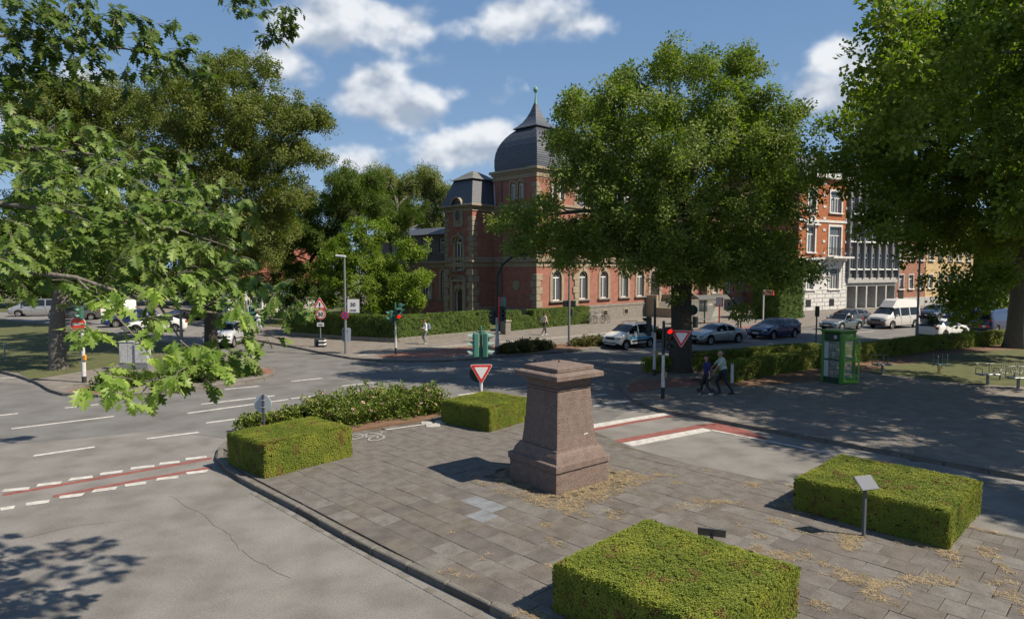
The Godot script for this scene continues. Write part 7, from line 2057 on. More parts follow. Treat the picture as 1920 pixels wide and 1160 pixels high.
		for s in [-1, 1]:
			b = MB.new()
			b.span(Vector3(s * q[2] * 0.24 - q[2] * 0.225, 0.36, 0.22), Vector3(s * q[2] * 0.24 + q[2] * 0.225, q[3] - 0.06, 0.235), 0.006)
			part("door", b, mats["cabinet_grey"], r)
	# tall lamp posts
	for q in [[Vector3(-20.61, 0.14, -40.66), 10.2, 0.9, "tall lamp post among the foliage of the grassy corner"], [Vector3(29.01, 0.12, -46.74), 9.5, -0.9, "grey-green lamp post behind the play lawn hedge"]]:
		r = thing("street_lamp", q[3], "street lamp", q[0])
		b = MB.new()
		b.tube([Vector3(0, -0.05, 0), Vector3(0, 1.2, 0), Vector3(0, 1.25, 0), Vector3(0, q[1] - 0.4, 0), Vector3(q[2] * 0.3, q[1], 0), Vector3(q[2], q[1] + 0.05, 0)], [0.11, 0.105, 0.08, 0.055, 0.04, 0.035], 10)
		part("pole", b, pole_grey(), r)
		b = MB.new()
		b.box(Vector3(q[2] * 1.15, q[1] + 0.06, 0), Vector3(0.75, 0.14, 0.3), 0.05)
		part("lamp_head", b, plain("lamp_shell", Color(), 0.4), r)
	r = thing("signal_post", "slim green post with a small dark signal box by the ragged hedge", "post", Vector3(17.62, 0.12, -37.79))
	b = MB.new()
	b.cyl(Vector3(0, -0.05, 0), Vector3(0, 2.9, 0), 0.045, 0.045, 8)
	part("pole", b, sig_green(), r)
	b = MB.new()
	b.box(Vector3(0, 2.62, 0.05), Vector3(0.2, 0.6, 0.2), 0.03)
	part("signal_box", b, sig_dark(), r)
	r = thing("white_post", "short white marker post at the end of the shaded hedge", "post", Vector3(9.77, 0.12, -28.85))
	b = MB.new()
	b.span(Vector3(-0.06, -0.02, -0.05), Vector3(0.06, 0.85, 0.05), 0.015)
	part("post", b, pole_white(), r)
	b = MB.new()
	b.span(Vector3(-0.065, 0.85, -0.055), Vector3(0.065, 0.9, 0.055), 0.015)
	part("cap", b, pole_grey(), r)
	# bus stop
	r = thing("bus_shelter", "small bus shelter with curved glass roof before the villa steps", "bus shelter", Vector3(18.28, 0.12, -60.57), 0.5)
	for x in [-1.9, 0.0, 1.9]:
		b = MB.new()
		b.span(Vector3(x - 0.05, 0, -0.65), Vector3(x + 0.05, 2.3, -0.55), 0.01)
		part("post", b, sig_green(), r)
	b = MB.new()
	for k in 8:
		var a0 := -0.5 + 1.0 * k / 8.0; var a1 := -0.5 + 1.0 * (k + 1) / 8.0
		var p0 := Vector3(0, 2.35 + 0.35 * (1.0 - 4.0 * a0 * a0), a0 * 1.7); var p1 := Vector3(0, 2.35 + 0.35 * (1.0 - 4.0 * a1 * a1), a1 * 1.7)
		for h in [0.0, -0.05]: b.quado(p0 + Vector3(-2.1, h, 0), p0 + Vector3(2.1, h, 0), p1 + Vector3(2.1, h, 0), p1 + Vector3(-2.1, h, 0), Vector3(0, 1 if h == 0.0 else -1, 0))
	b.span(Vector3(-2.12, 2.26, 0.82), Vector3(2.12, 2.36, 0.88))
	b.span(Vector3(-2.12, 2.26, -0.88), Vector3(2.12, 2.36, -0.82))
	part("roof", b, plain("shelter_roof", lin(0.10, 0.10, 0.085), 0.3), r)
	b = MB.new()
	b.span(Vector3(-1.85, 0.25, -0.62), Vector3(1.85, 2.1, -0.60))
	part("back_pane", b, glassy("clear_glass", Color(), 0.1), r)
	b = MB.new()
	b.span(Vector3(-1.5, 0.42, -0.5), Vector3(1.5, 0.48, -0.15), 0.02)
	part("bench", b, plain("bench_grey", lin(0.12, 0.12, 0.12), 0.6), r)
	r = thing("bus_stop_sign", "timetable board on a red post beside the bus shelter", "sign", Vector3(18.67, 0.12, -58.84), -0.4)
	b = MB.new()
	b.cyl(Vector3(0, -0.05, 0), Vector3(0, 1.9, 0), 0.06, 0.06, 8)
	part("post", b, plain("post_red", lin(0.45, 0.02, 0.02), 0.5), r)
	sign_part(r, "timetable", turned(Vector3(0, 2.1, 0.02), 0), [[PackedVector2Array([Vector2(-0.3, -0.42), Vector2(0.3, -0.42), Vector2(0.3, 0.42), Vector2(-0.3, 0.42)]), sign_red(), "red_rim"], [PackedVector2Array([Vector2(-0.27, -0.38), Vector2(0.2, -0.38), Vector2(0.2, 0.38), Vector2(-0.27, 0.38)]), plain("notice", Color(), 0.6), "sheet"]])
	r = thing("stop_pole", "white stop pole with a red-ended destination box beside the ivy", "sign", Vector3(23.74, 0.12, -61.79), 0.15)
	b = MB.new()
	b.cyl(Vector3(0, -0.05, 0), Vector3(0, 3.1, 0), 0.07, 0.07, 10)
	part("pole", b, pole_white(), r)
	b = MB.new()
	b.box(Vector3(0.45, 2.85, 0), Vector3(0.85, 0.5, 0.14), 0.02)
	part("box", b, plain("dest_box", lin(0.10, 0.045, 0.035), 0.5), r)
	b = MB.new()
	b.box(Vector3(0.96, 2.85, 0), Vector3(0.16, 0.54, 0.16), 0.02)
	part("red_end", b, plain("edge_red", lin(0.62, 0.04, 0.025), 0.5), r)
	for q in [Vector3(18.42, 0.12, -53.23), Vector3(18.40, 0.12, -52.54)]:
		r = thing("bollard", "short rust-red bollard at the bus bay kerb", "bollard", q, 0.0, "bollards at the bus bay")
		b = MB.new()
		b.cyl(Vector3(0, -0.05, 0), Vector3(0, 0.82, 0), 0.055, 0.055, 10)
		part("post", b, plain("rust_red", lin(0.20, 0.045, 0.03), 0.6), r)
		b = MB.new()
		b.lathe([Vector2(0.07, 0.8), Vector2(0.07, 0.86), Vector2(0.03, 0.92), Vector2(0, 0.93)], 10)
		part("cap", b, plain("rust_red", Color(), 0.6), r)
	r = thing("litter_bin", "dark litter bin at the bus shelter beside the oak trunk", "bin", Vector3(15.90, 0.12, -56.66))
	b = MB.new()
	b.tube([Vector3(0, 0, 0), Vector3(0, 0.85, 0), Vector3(0, 0.95, 0)], [0.24, 0.26, 0.2], 12)
	part("body", b, sig_dark(), r)
	b = MB.new()
	b.box(Vector3(0, 0.75, 0.24), Vector3(0.24, 0.1, 0.05), 0.01)
	part("slot", b, sign_black(), r)
	bike(Vector3(7.41, 0.12, -60.57), 0.75, "grey bicycle leaning by the end of the long hedge", plain("bike_grey", lin(0.12, 0.12, 0.13), 0.4, 0.4))
	bike(Vector3(8.08, 0.12, -61.18), 0.55, "pale bicycle parked between two others at the villa plinth", plain("bike_pale", lin(0.32, 0.30, 0.30), 0.4, 0.4))
	bike(Vector3(8.83, 0.12, -61.48), 0.95, "black bicycle with carrier box at the villa plinth", plain("bike_black", lin(0.015, 0.015, 0.015), 0.4))
	# play things on the lawn
	for q in [[Vector3(17.83, 0.13, -31.31), 0.15, "low metal play platform on a post at the lawn's tip"], [Vector3(20.79, 0.13, -28.39), 0.05, "metal play platform on a post near the wire rider"], [Vector3(21.43, 0.13, -27.49), 0.0, "metal play platform half cut off at the lawn's edge"]]:
		r = thing("play_platform", q[2], "play equipment", q[0], q[1])
		var steel := plain("play_steel", lin(0.20, 0.22, 0.215), 0.45, 0.4)
		b = MB.new()
		b.cyl(Vector3(0, -0.05, 0), Vector3(0, 0.42, 0), 0.06, 0.06, 10)
		part("post", b, steel, r)
		b = MB.new()
		b.box(Vector3(0, 0.46, 0), Vector3(0.86, 0.07, 0.42), 0.02)
		part("deck", b, steel, r)
		for s in [-1, 1]:
			b = MB.new()
			b.tube([Vector3(0.41 * s, 0.48, 0.19), Vector3(0.41 * s, 0.72, 0.19), Vector3(0.41 * s, 0.72, -0.19), Vector3(0.41 * s, 0.48, -0.19)], [0.02, 0.02, 0.02, 0.02], 6)
			part("end_rail", b, steel, r)
		b = MB.new()
		b.tube([Vector3(-0.41, 0.9, -0.19), Vector3(0.41, 0.9, -0.19)], [0.018, 0.018], 6)
		b.tube([Vector3(0.2, 0.48, -0.19), Vector3(0.2, 0.92, -0.19)], [0.018, 0.018], 6)
		part("back_rail", b, steel, r)
	r = thing("spring_rider", "child's spring rider with a green seat and wire sides on the lawn", "play equipment", Vector3(20.60, 0.13, -31.31), 0.1)
	b = MB.new()
	var coil := []; var cr := []
	for k in 41:
		coil.append(Vector3(cos(k * 0.785) * 0.1, 0.02 + k * 0.0105, sin(k * 0.785) * 0.1)); cr.append(0.016)
	b.tube(coil, cr, 5)
	part("spring", b, plain("spring_orange", lin(0.22, 0.12, 0.07), 0.5), r)
	b = MB.new()
	b.box(Vector3(0, 0.47, 0), Vector3(0.44, 0.06, 0.36), 0.02)
	part("seat", b, plain("seat_teal", lin(0.03, 0.11, 0.09), 0.5), r)
	for s in [-1, 1]:
		b = MB.new()
		b.tube([Vector3(0.24 * s, 0.35, 0.16), Vector3(0.24 * s, 0.95, 0.16), Vector3(0.24 * s, 0.95, -0.16), Vector3(0.24 * s, 0.35, -0.16)], [0.018, 0.018, 0.018, 0.018], 6)
		b.tube([Vector3(0.24 * s, 0.7, 0.16), Vector3(0.24 * s, 0.7, -0.16)], [0.014, 0.014], 6)
		part("wire_side", b, plain("play_steel", Color(), 0.45), r)
	for q in [Vector3(22.26, 0.13, -29.63), Vector3(23.02, 0.13, -29.78)]:
		r = thing("wire_seat", "curved wire seat shell on the play lawn", "play equipment", q, 0.3, "wire seats on the play lawn")
		for k in 5:
			b = MB.new()
			var z := -0.2 + k * 0.1
			b.tube([Vector3(-0.3, 0.62, z), Vector3(-0.22, 0.36, z), Vector3(0.1, 0.3, z), Vector3(0.3, 0.5, z), Vector3(0.36, 0.78, z)], [0.012, 0.012, 0.012, 0.012, 0.012], 5)
			part("wire", b, plain("play_steel", Color(), 0.45), r)
		b = MB.new()
		b.cyl(Vector3(0, -0.05, 0), Vector3(0, 0.32, 0), 0.04, 0.04, 8)
		part("post", b, plain("play_steel", Color(), 0.45), r)
	for q in [Vector3(51.04, 0.00, -68.05), Vector3(51.16, 0.00, -67.32)]:
		r = thing("wheeled_bin", "light blue wheeled bin at the roadside beyond the vans", "bin", q, 0.2, "blue bins at the roadside")
		b = MB.new()
		b.square([Vector2(0.27, 0.08), Vector2(0.33, 1.0)])
		part("body", b, plain("bin_sky", lin(0.04, 0.17, 0.42), 0.5), r)
		b = MB.new()
		b.box(Vector3(0, 1.05, 0), Vector3(0.72, 0.1, 0.74), 0.03)
		part("lid", b, plain("bin_sky", Color(), 0.5), r)
	# tube railing at the left path
	r = thing("tube_railing", "low bent tube railing beside the path at the lawn", "railing", Vector3(-28.73, 0.12, -36.88), -0.9)
	b = MB.new()
	b.tube([Vector3(-1.6, 0.75, 0), Vector3(0.55, 0.75, 0), Vector3(0.7, 0.6, 0), Vector3(0.7, -0.05, 0)], [0.03, 0.03, 0.03, 0.03], 8)
	part("rail", b, pole_grey(), r)
	b = MB.new()
	b.tube([Vector3(-0.6, 0.75, 0), Vector3(-0.6, -0.05, 0)], [0.03, 0.03], 8)
	part("leg", b, pole_grey(), r)

func pl(tab: Array, x: float) -> float:
	if x <= tab[0][0]: return tab[0][1]
	for i in tab.size() - 1:
		if x <= tab[i + 1][0]:
			var t: float = (x - tab[i][0]) / maxf(0.0001, tab[i + 1][0] - tab[i][0])
			t = t * t * (3.0 - 2.0 * t) * 0.45 + t * 0.55
			return lerpf(tab[i][1], tab[i + 1][1], t)
	return tab[tab.size() - 1][1]

# A car is lofted along its length. spec: l, w, wheel radius r, wheels [rear x, front x], top / belt lines [[x, y] ...],
# glass spans: wind [x0, x1], back [x0, x1], side [[x0, x1] ...]
func car(called: String, label: String, cat: String, at: Vector3, heading: Vector3, s: Dictionary, paint: Material, group := "") -> Node3D:
	var root := thing(called, label, cat, at, atan2(-heading.z, heading.x), group)
	var L: float = s.l; var W: float = s.w * 0.5; var R: float = s.r
	var wx: Array = s.wheels
	var sill: float = s.get("sill", 0.24)
	var Ra := R + 0.075
	var xs := []
	var x := -L * 0.5
	while x < L * 0.5 - 0.001:
		xs.append(x)
		var near := 9.0
		for q in wx: near = minf(near, absf(x - q))
		var endgap := minf(x + L * 0.5, L * 0.5 - x)
		x += 0.055 if near < Ra + 0.1 or endgap < 0.25 else 0.11
	xs.append(L * 0.5)
	var rings := []
	for xi in xs:
		var top := pl(s.top, xi); var belt := minf(pl(s.belt, xi), top - 0.012)
		var nose := clampf((L * 0.5 - absf(xi)) / (0.55 if xi > 0 else 0.42), 0.0, 1.0)
		var w := W * (0.76 + 0.24 * sqrt(1.0 - pow(1.0 - nose, 2.2)))
		var bot := lerpf(sill + 0.1, sill, clampf(nose * 3.0, 0.0, 1.0))
		var arch := bot
		for q in wx:
			var dx: float = absf(xi - float(q))
			if dx < Ra: arch = maxf(arch, R + sqrt(Ra * Ra - dx * dx))
		var gh := clampf((top - belt) / 0.45, 0.0, 1.0)
		var wr := lerpf(w * 0.92, W * float(s.get("roof_w", 0.70)), gh)
		var mid := maxf(lerpf(bot, belt, 0.55), arch + 0.03)
		mid = minf(mid, belt - 0.03)
		var half := [Vector2(0, bot), Vector2(w * 0.9, bot), Vector2(w * 0.985, maxf(bot + 0.07, arch)), Vector2(w, mid), Vector2(w * 0.985, belt - 0.02), Vector2(w * 0.955, belt),
			Vector2(lerpf(w * 0.945, wr, 0.5), lerpf(belt, top, 0.5)), Vector2(wr, top - 0.055 * gh - 0.006), Vector2(wr * 0.82, top - 0.008), Vector2(0, top + 0.03)]
		if arch > bot + 0.01: half[1] = Vector2(w * 0.72, arch)
		if xi == xs[0] or xi == xs[xs.size() - 1]:
			for k in half.size(): half[k] = Vector2(half[k].x * 0.94, lerpf(half[k].y, (bot + top) * 0.5, 0.08))
		rings.append(half)
	var ns := xs.size(); var nk := 10
	var P := func(i: int, k: int, sd: float) -> Vector3: return Vector3(xs[i], rings[i][k].y, rings[i][k].x * sd)
	var skins := {}
	var side: Array = s.side
	for sd in [-1.0, 1.0]:
		# smooth normals over the loft
		var nr := []
		for i in ns:
			var row := []
			for k in nk:
				var di: Vector3 = P.call(mini(i + 1, ns - 1), k, sd) - P.call(maxi(i - 1, 0), k, sd)
				var dk: Vector3 = P.call(i, mini(k + 1, nk - 1), sd) - P.call(i, maxi(k - 1, 0), sd)
				if k == nk - 1: dk = Vector3(0, 0, -sd)
				if k == 0: dk = Vector3(0, 0, sd)
				var m: Vector3 = di.cross(dk).normalized() * sd
				row.append(m)
			nr.append(row)
		for i in ns - 1:
			var xm: float = (xs[i] + xs[i + 1]) * 0.5
			for k in nk - 1:
				var key := "body"
				if k == 0: key = "underbody"
				elif k == 1: key = "sill_trim" if s.get("clad", false) else "body"
				elif (k == 5 or k == 6) and rings[i][7].y - rings[i][5].y > 0.12:
					for q in side.size():
						if xm > side[q][0] and xm < side[q][1]: key = "side_window_%d_%d" % [q, int(sd)]
				elif k >= 7:
					if xm > s.wind[0] and xm < s.wind[1]: key = "windscreen"
					elif s.has("back") and xm > s.back[0] and xm < s.back[1]: key = "rear_window"
				if not skins.has(key): skins[key] = MB.new()
				var b: MB = skins[key]
				var a0: Vector3 = P.call(i, k, sd); var a1: Vector3 = P.call(i + 1, k, sd); var a2: Vector3 = P.call(i + 1, k + 1, sd); var a3: Vector3 = P.call(i, k + 1, sd)
				b.quadn(a0, a1, a2, a3, nr[i][k], nr[i + 1][k], nr[i + 1][k + 1], nr[i][k + 1])
		for e in [0, ns - 1]:
			var o := Vector3(-1 if e == 0 else 1, 0, 0)
			var b: MB = skins["body"]
			for k in range(0, nk - 1): b.trio(Vector3(xs[e], (rings[e][0].y + rings[e][9].y) * 0.5, 0), P.call(e, k, sd), P.call(e, k + 1, sd), o)
	var glass := plain("car_glass", lin(0.012, 0.015, 0.018), 0.04)
	var trim := plain("car_trim", lin(0.018, 0.018, 0.019), 0.6)
	for key in skins:
		var m := paint
		var nm: String = key
		if key.begins_with("side_window"): m = glass; nm = "side_window"
		elif key == "windscreen" or key == "rear_window": m = glass
		elif key != "body": m = trim
		part(nm, skins[key], m, root)
	# wheels
	for q in wx:
		for sd in [-1.0, 1.0]:
			var b := MB.new()
			b.xf = Transform3D(Basis(Vector3.RIGHT, PI / 2 * sd), Vector3(q, R, sd * (W - 0.11)))
			b.lathe([Vector2(R * 0.62, -0.1), Vector2(R * 0.9, -0.1), Vector2(R, -0.05), Vector2(R, 0.06), Vector2(R * 0.93, 0.1), Vector2(R * 0.68, 0.1), Vector2(R * 0.64, 0.06), Vector2(R * 0.6, -0.08)], 22)
			b.lathe([Vector2(R * 0.62, 0.0), Vector2(0, 0.0)], 16)
			var wheel := part("wheel", b, plain("tyre", lin(0.012, 0.012, 0.013), 0.8), root)
			b = MB.new()
			b.xf = Transform3D(Basis(Vector3.RIGHT, PI / 2 * sd), Vector3(q, R, sd * (W - 0.11)))
			b.lathe([Vector2(R * 0.68, 0.05), Vector2(R * 0.67, 0.09), Vector2(R * 0.6, 0.085), Vector2(R * 0.58, 0.03)], 22)
			var sp: int = s.get("spokes", 5)
			for j in sp:
				var a := TAU * j / sp + 0.3
				b.box(Vector3(cos(a) * R * 0.33, 0.065, sin(a) * R * 0.33), Vector3(R * 0.62, 0.03, R * float(s.get("spoke_w", 0.2))), 0.006, Basis(Vector3.UP, -a))
			b.lathe([Vector2(R * 0.16, 0.04), Vector2(R * 0.15, 0.09), Vector2(0, 0.095)], 12)
			part("rim", b, plain("alloy", lin(0.45, 0.45, 0.46), 0.3, 0.7), wheel)
	# lamps, grille, plates, mirrors, handles
	var fx := L * 0.5
	var hy: float = s.get("lamp_y", 0.66)
	for sd in [-1.0, 1.0]:
		var b := MB.new()
		b.box(Vector3(fx - 0.2, hy, sd * W * 0.76), Vector3(0.34, 0.15, 0.3), 0.05, Basis(Vector3.UP, -sd * 0.55))
		part("headlight", b, plain("headlamp", lin(0.48, 0.5, 0.52), 0.08, 0.3), root)
		b = MB.new()
		b.box(Vector3(-fx + 0.14, s.get("tail_y", 0.84), sd * W * 0.80), Vector3(0.22, 0.2, 0.24), 0.05, Basis(Vector3.UP, sd * 0.4))
		part("tail_light", b, plain("tail_lamp", lin(0.30, 0.012, 0.012), 0.12), root)
		b = MB.new()
		var mx: float = s.get("mirror_x", s.wind[0] + 0.15)
		b.box(Vector3(mx, pl(s.belt, mx) + 0.08, sd * (W + 0.09)), Vector3(0.16, 0.14, 0.22), 0.05)
		part("door_mirror", b, paint, root)
		for q in side:
			if q[1] - q[0] < 0.5: continue
			b = MB.new()
			b.box(Vector3(q[0] + 0.14, pl(s.belt, q[0]) - 0.1, sd * (W * 0.99)), Vector3(0.18, 0.035, 0.04), 0.012)
			part("door_handle", b, trim, root)
			b = MB.new()
			b.box(Vector3(q[0] - 0.02, lerpf(sill, pl(s.belt, q[0]), 0.55), sd * (W * 0.985)), Vector3(0.012, (pl(s.belt, q[0]) - sill) * 0.7, 0.04))
			part("door_gap", b, trim, root)
	var g := MB.new()
	g.box(Vector3(fx - 0.06, hy - 0.06, 0), Vector3(0.16, 0.17, W * 0.95), 0.04)
	part("grille", g, trim, root)
	g = MB.new()
	g.box(Vector3(fx - 0.08, sill + 0.16, 0), Vector3(0.2, 0.16, W * 1.35), 0.05)
	part("lower_intake", g, trim, root)
	for e in [[fx + 0.005, sill + 0.25], [-fx - 0.005, s.get("plate_y", 0.62)]]:
		g = MB.new()
		g.box(Vector3(e[0], e[1], 0), Vector3(0.03, 0.12, 0.52), 0.008)
		part("number_plate", g, plain("plate_white", lin(0.6, 0.6, 0.58), 0.5), root)
	return root

func paint(key: String, c: Color, metal := 0.35) -> Material: return plain("paint_" + key, c, 0.32, metal, 0.9)

func traffic() -> void:
	var hatch := {"l": 3.7, "w": 1.66, "r": 0.30, "wheels": [-1.15, 1.15], "sill": 0.27, "clad": true, "roof_w": 0.78, "lamp_y": 0.78, "tail_y": 1.0, "spokes": 4, "spoke_w": 0.3,
		"top": [[-1.85, 0.62], [-1.8, 1.05], [-1.62, 1.5], [-1.2, 1.6], [0.0, 1.62], [0.35, 1.55], [1.05, 1.08], [1.5, 0.98], [1.75, 0.84], [1.85, 0.6]], "belt": [[-1.85, 0.6], [-1.7, 1.02], [0.9, 0.98], [1.3, 0.93], [1.85, 0.58]],
		"wind": [0.3, 1.02], "back": [-1.82, -1.55], "side": [[-1.45, -0.98], [-0.9, -0.08], [0.0, 0.82]]}
	var coupe := {"l": 4.57, "w": 1.74, "r": 0.31, "wheels": [-1.33, 1.36], "sill": 0.2, "roof_w": 0.66, "lamp_y": 0.62,
		"top": [[-2.28, 0.55], [-2.2, 0.9], [-1.75, 1.0], [-1.3, 1.1], [-0.7, 1.32], [-0.2, 1.37], [0.25, 1.32], [1.05, 0.96], [1.9, 0.84], [2.2, 0.7], [2.28, 0.5]], "belt": [[-2.28, 0.5], [-2.0, 0.9], [0.9, 0.88], [1.6, 0.8], [2.28, 0.48]],
		"wind": [0.3, 1.0], "back": [-1.65, -0.85], "side": [[-1.0, -0.35], [-0.28, 0.72]]}
	var wagon := {"l": 4.56, "w": 1.82, "r": 0.32, "wheels": [-1.3, 1.36], "sill": 0.22, "roof_w": 0.68, "lamp_y": 0.68, "tail_y": 0.98,
		"top": [[-2.28, 0.6], [-2.22, 0.98], [-1.95, 1.38], [-1.5, 1.46], [-0.3, 1.5], [0.25, 1.44], [1.15, 1.02], [1.85, 0.88], [2.18, 0.74], [2.28, 0.5]], "belt": [[-2.28, 0.58], [-2.05, 1.02], [0.9, 0.94], [1.6, 0.84], [2.28, 0.48]],
		"wind": [0.25, 1.1], "back": [-2.22, -1.9], "side": [[-1.9, -1.25], [-1.15, -0.3], [-0.22, 0.8]]}
	var suv := {"l": 4.35, "w": 1.84, "r": 0.36, "wheels": [-1.28, 1.33], "sill": 0.3, "clad": true, "roof_w": 0.70, "lamp_y": 0.84, "tail_y": 1.08,
		"top": [[-2.17, 0.7], [-2.1, 1.1], [-1.8, 1.5], [-1.3, 1.6], [-0.2, 1.62], [0.35, 1.54], [1.1, 1.14], [1.8, 1.02], [2.08, 0.86], [2.17, 0.6]], "belt": [[-2.17, 0.66], [-1.95, 1.12], [0.9, 1.06], [1.6, 0.96], [2.17, 0.58]],
		"wind": [0.32, 1.06], "back": [-2.12, -1.75], "side": [[-1.7, -1.2], [-1.1, -0.25], [-0.17, 0.8]]}
	var sedan := {"l": 4.65, "w": 1.8, "r": 0.32, "wheels": [-1.36, 1.42], "sill": 0.22, "roof_w": 0.67, "lamp_y": 0.66,
		"top": [[-2.32, 0.6], [-2.24, 0.98], [-1.8, 1.06], [-1.15, 1.32], [-0.5, 1.45], [0.1, 1.42], [1.05, 1.0], [1.9, 0.86], [2.22, 0.72], [2.32, 0.5]], "belt": [[-2.32, 0.55], [-2.1, 0.96], [0.9, 0.92], [1.6, 0.82], [2.32, 0.48]],
		"wind": [0.15, 1.0], "back": [-1.75, -1.0], "side": [[-1.3, -0.55], [-0.47, 0.7]]}
	var prius := {"l": 4.45, "w": 1.73, "r": 0.31, "wheels": [-1.3, 1.4], "sill": 0.22, "roof_w": 0.66, "lamp_y": 0.7, "tail_y": 0.95,
		"top": [[-2.22, 0.6], [-2.18, 1.08], [-1.6, 1.3], [-0.6, 1.46], [0.0, 1.48], [0.5, 1.38], [1.5, 0.95], [2.0, 0.82], [2.22, 0.55]], "belt": [[-2.22, 0.58], [-2.05, 1.04], [0.9, 0.94], [1.6, 0.86], [2.22, 0.52]],
		"wind": [0.5, 1.45], "back": [-2.1, -1.2], "side": [[-1.7, -1.2], [-1.1, -0.25], [-0.17, 0.95]]}
	var roadster := {"l": 4.04, "w": 1.78, "r": 0.32, "wheels": [-1.2, 1.22], "sill": 0.19, "roof_w": 0.6, "lamp_y": 0.6,
		"top": [[-2.02, 0.5], [-1.9, 0.82], [-1.4, 0.93], [-0.7, 0.92], [-0.6, 0.72], [0.3, 0.72], [0.42, 0.9], [0.95, 0.9], [1.6, 0.78], [1.9, 0.66], [2.02, 0.45]], "belt": [[-2.02, 0.46], [-1.8, 0.8], [-0.7, 0.9], [0.9, 0.86], [1.5, 0.74], [2.02, 0.42]],
		"wind": [9.0, 9.1], "side": [], "mirror_x": 0.5}
	var van := {"l": 5.1, "w": 1.93, "r": 0.34, "wheels": [-1.62, 1.58], "sill": 0.26, "roof_w": 0.82, "lamp_y": 0.84, "tail_y": 1.2, "spokes": 7, "spoke_w": 0.14,
		"top": [[-2.55, 0.7], [-2.5, 1.7], [-2.4, 1.86], [0.6, 1.9], [1.0, 1.82], [1.78, 1.24], [2.3, 1.06], [2.48, 0.86], [2.55, 0.6]], "belt": [[-2.55, 0.68], [-2.45, 1.16], [1.4, 1.1], [2.1, 0.98], [2.55, 0.56]],
		"wind": [0.98, 1.74], "back": [-2.54, -2.47], "side": [[-2.3, -1.0], [-0.9, 0.32], [0.42, 1.36]]}
	var smallvan := {"l": 4.9, "w": 1.9, "r": 0.33, "wheels": [-1.5, 1.5], "sill": 0.26, "roof_w": 0.84, "lamp_y": 0.8, "tail_y": 1.1,
		"top": [[-2.45, 0.75], [-2.42, 1.75], [-2.3, 1.9], [0.8, 1.94], [1.2, 1.84], [1.85, 1.2], [2.25, 1.04], [2.45, 0.6]], "belt": [[-2.45, 0.72], [-2.4, 1.15], [1.4, 1.1], [2.1, 0.98], [2.45, 0.56]],
		"wind": [1.2, 1.82], "side": [[0.4, 1.45]]}
	var H := func(deg: float) -> Vector3: return Vector3(-sin(deg_to_rad(deg)), 0, cos(deg_to_rad(deg)))
	# --- on the far street, coming towards the crossing
	var white := paint("white", lin(0.60, 0.61, 0.60), 0.0)
	var c := car("small_car", "small white car with a blue door stripe and black cladding at the crossing", "car", Vector3(7.77, 0.00, -43.23), H.call(52.0), hatch, white)
	for sd in [-1.0, 1.0]:
		var b := MB.new()
		b.box(Vector3(-0.15, 0.70, sd * 0.825), Vector3(1.9, 0.15, 0.02), 0.004, Basis(Vector3.BACK, 0.03))
		part("blue_stripe", b, plain("stripe_blue", lin(0.05, 0.33, 0.60), 0.35), c)
		b = MB.new()
		b.box(Vector3(-0.12, 0.52, sd * 0.832), Vector3(1.5, 0.13, 0.03), 0.01)
		part("side_cladding", b, plain("car_trim", Color(), 0.6), c)
		b = MB.new()
		b.box(Vector3(0.42, 0.84, sd * 0.826), Vector3(0.16, 0.1, 0.02), 0.004)
		part("door_badge", b, plain("badge_grey", lin(0.15, 0.17, 0.2), 0.5), c)
		b = MB.new()
		b.xf = Transform3D(Basis(Vector3.RIGHT, PI / 2), Vector3(-1.5, 0.93, sd * 0.79))
		b.lathe([Vector2(0.1, -0.03), Vector2(0.1, 0.03), Vector2(0, 0.03)], 14)
		part("red_sticker", b, plain("sticker_red", lin(0.5, 0.05, 0.05), 0.5), c)
		b = MB.new()
		b.tube([Vector3(-1.45, 1.62, sd * 0.58), Vector3(-1.2, 1.67, sd * 0.58), Vector3(-0.1, 1.69, sd * 0.58), Vector3(0.1, 1.63, sd * 0.58)], [0.02, 0.02, 0.02, 0.02], 6)
		part("roof_rail", b, plain("car_trim", Color(), 0.6), c)
	var fb := MB.new()
	fb.box(Vector3(1.86, 0.36, 0), Vector3(0.06, 0.1, 1.0), 0.02)
	part("skid_plate", fb, plain("skid", lin(0.35, 0.36, 0.37), 0.4, 0.4), c)
	car("coupe", "silver coupe with round paired headlights waiting behind the small white car", "car", Vector3(14.42, 0.00, -46.10), H.call(61.0), coupe, paint("silver", lin(0.36, 0.37, 0.38), 0.6))
	car("estate_car", "dark blue estate car behind the silver coupe", "car", Vector3(19.91, 0.00, -49.55), H.call(56.0), wagon, paint("blue", lin(0.008, 0.018, 0.085), 0.3))
	var tt := car("roadster", "grey open-topped roadster with folded roof ahead of the camper van", "car", Vector3(28.47, 0.00, -56.45), H.call(60.0), roadster, paint("steel", lin(0.16, 0.20, 0.22), 0.6))
	fb = MB.new()
	fb.quado(Vector3(0.52, 0.9, -0.66), Vector3(0.52, 0.9, 0.66), Vector3(0.12, 1.3, 0.56), Vector3(0.12, 1.3, -0.56), Vector3(1, 1, 0))
	part("windscreen", fb, plain("car_glass", Color(), 0.04), tt)
	fb = MB.new()
	fb.tube([Vector3(0.52, 0.9, -0.68), Vector3(0.11, 1.32, -0.57), Vector3(0.11, 1.32, 0.57), Vector3(0.52, 0.9, 0.68)], [0.03, 0.03, 0.03, 0.03], 6)
	part("screen_frame", fb, paint("steel", Color(), 0.6), tt)
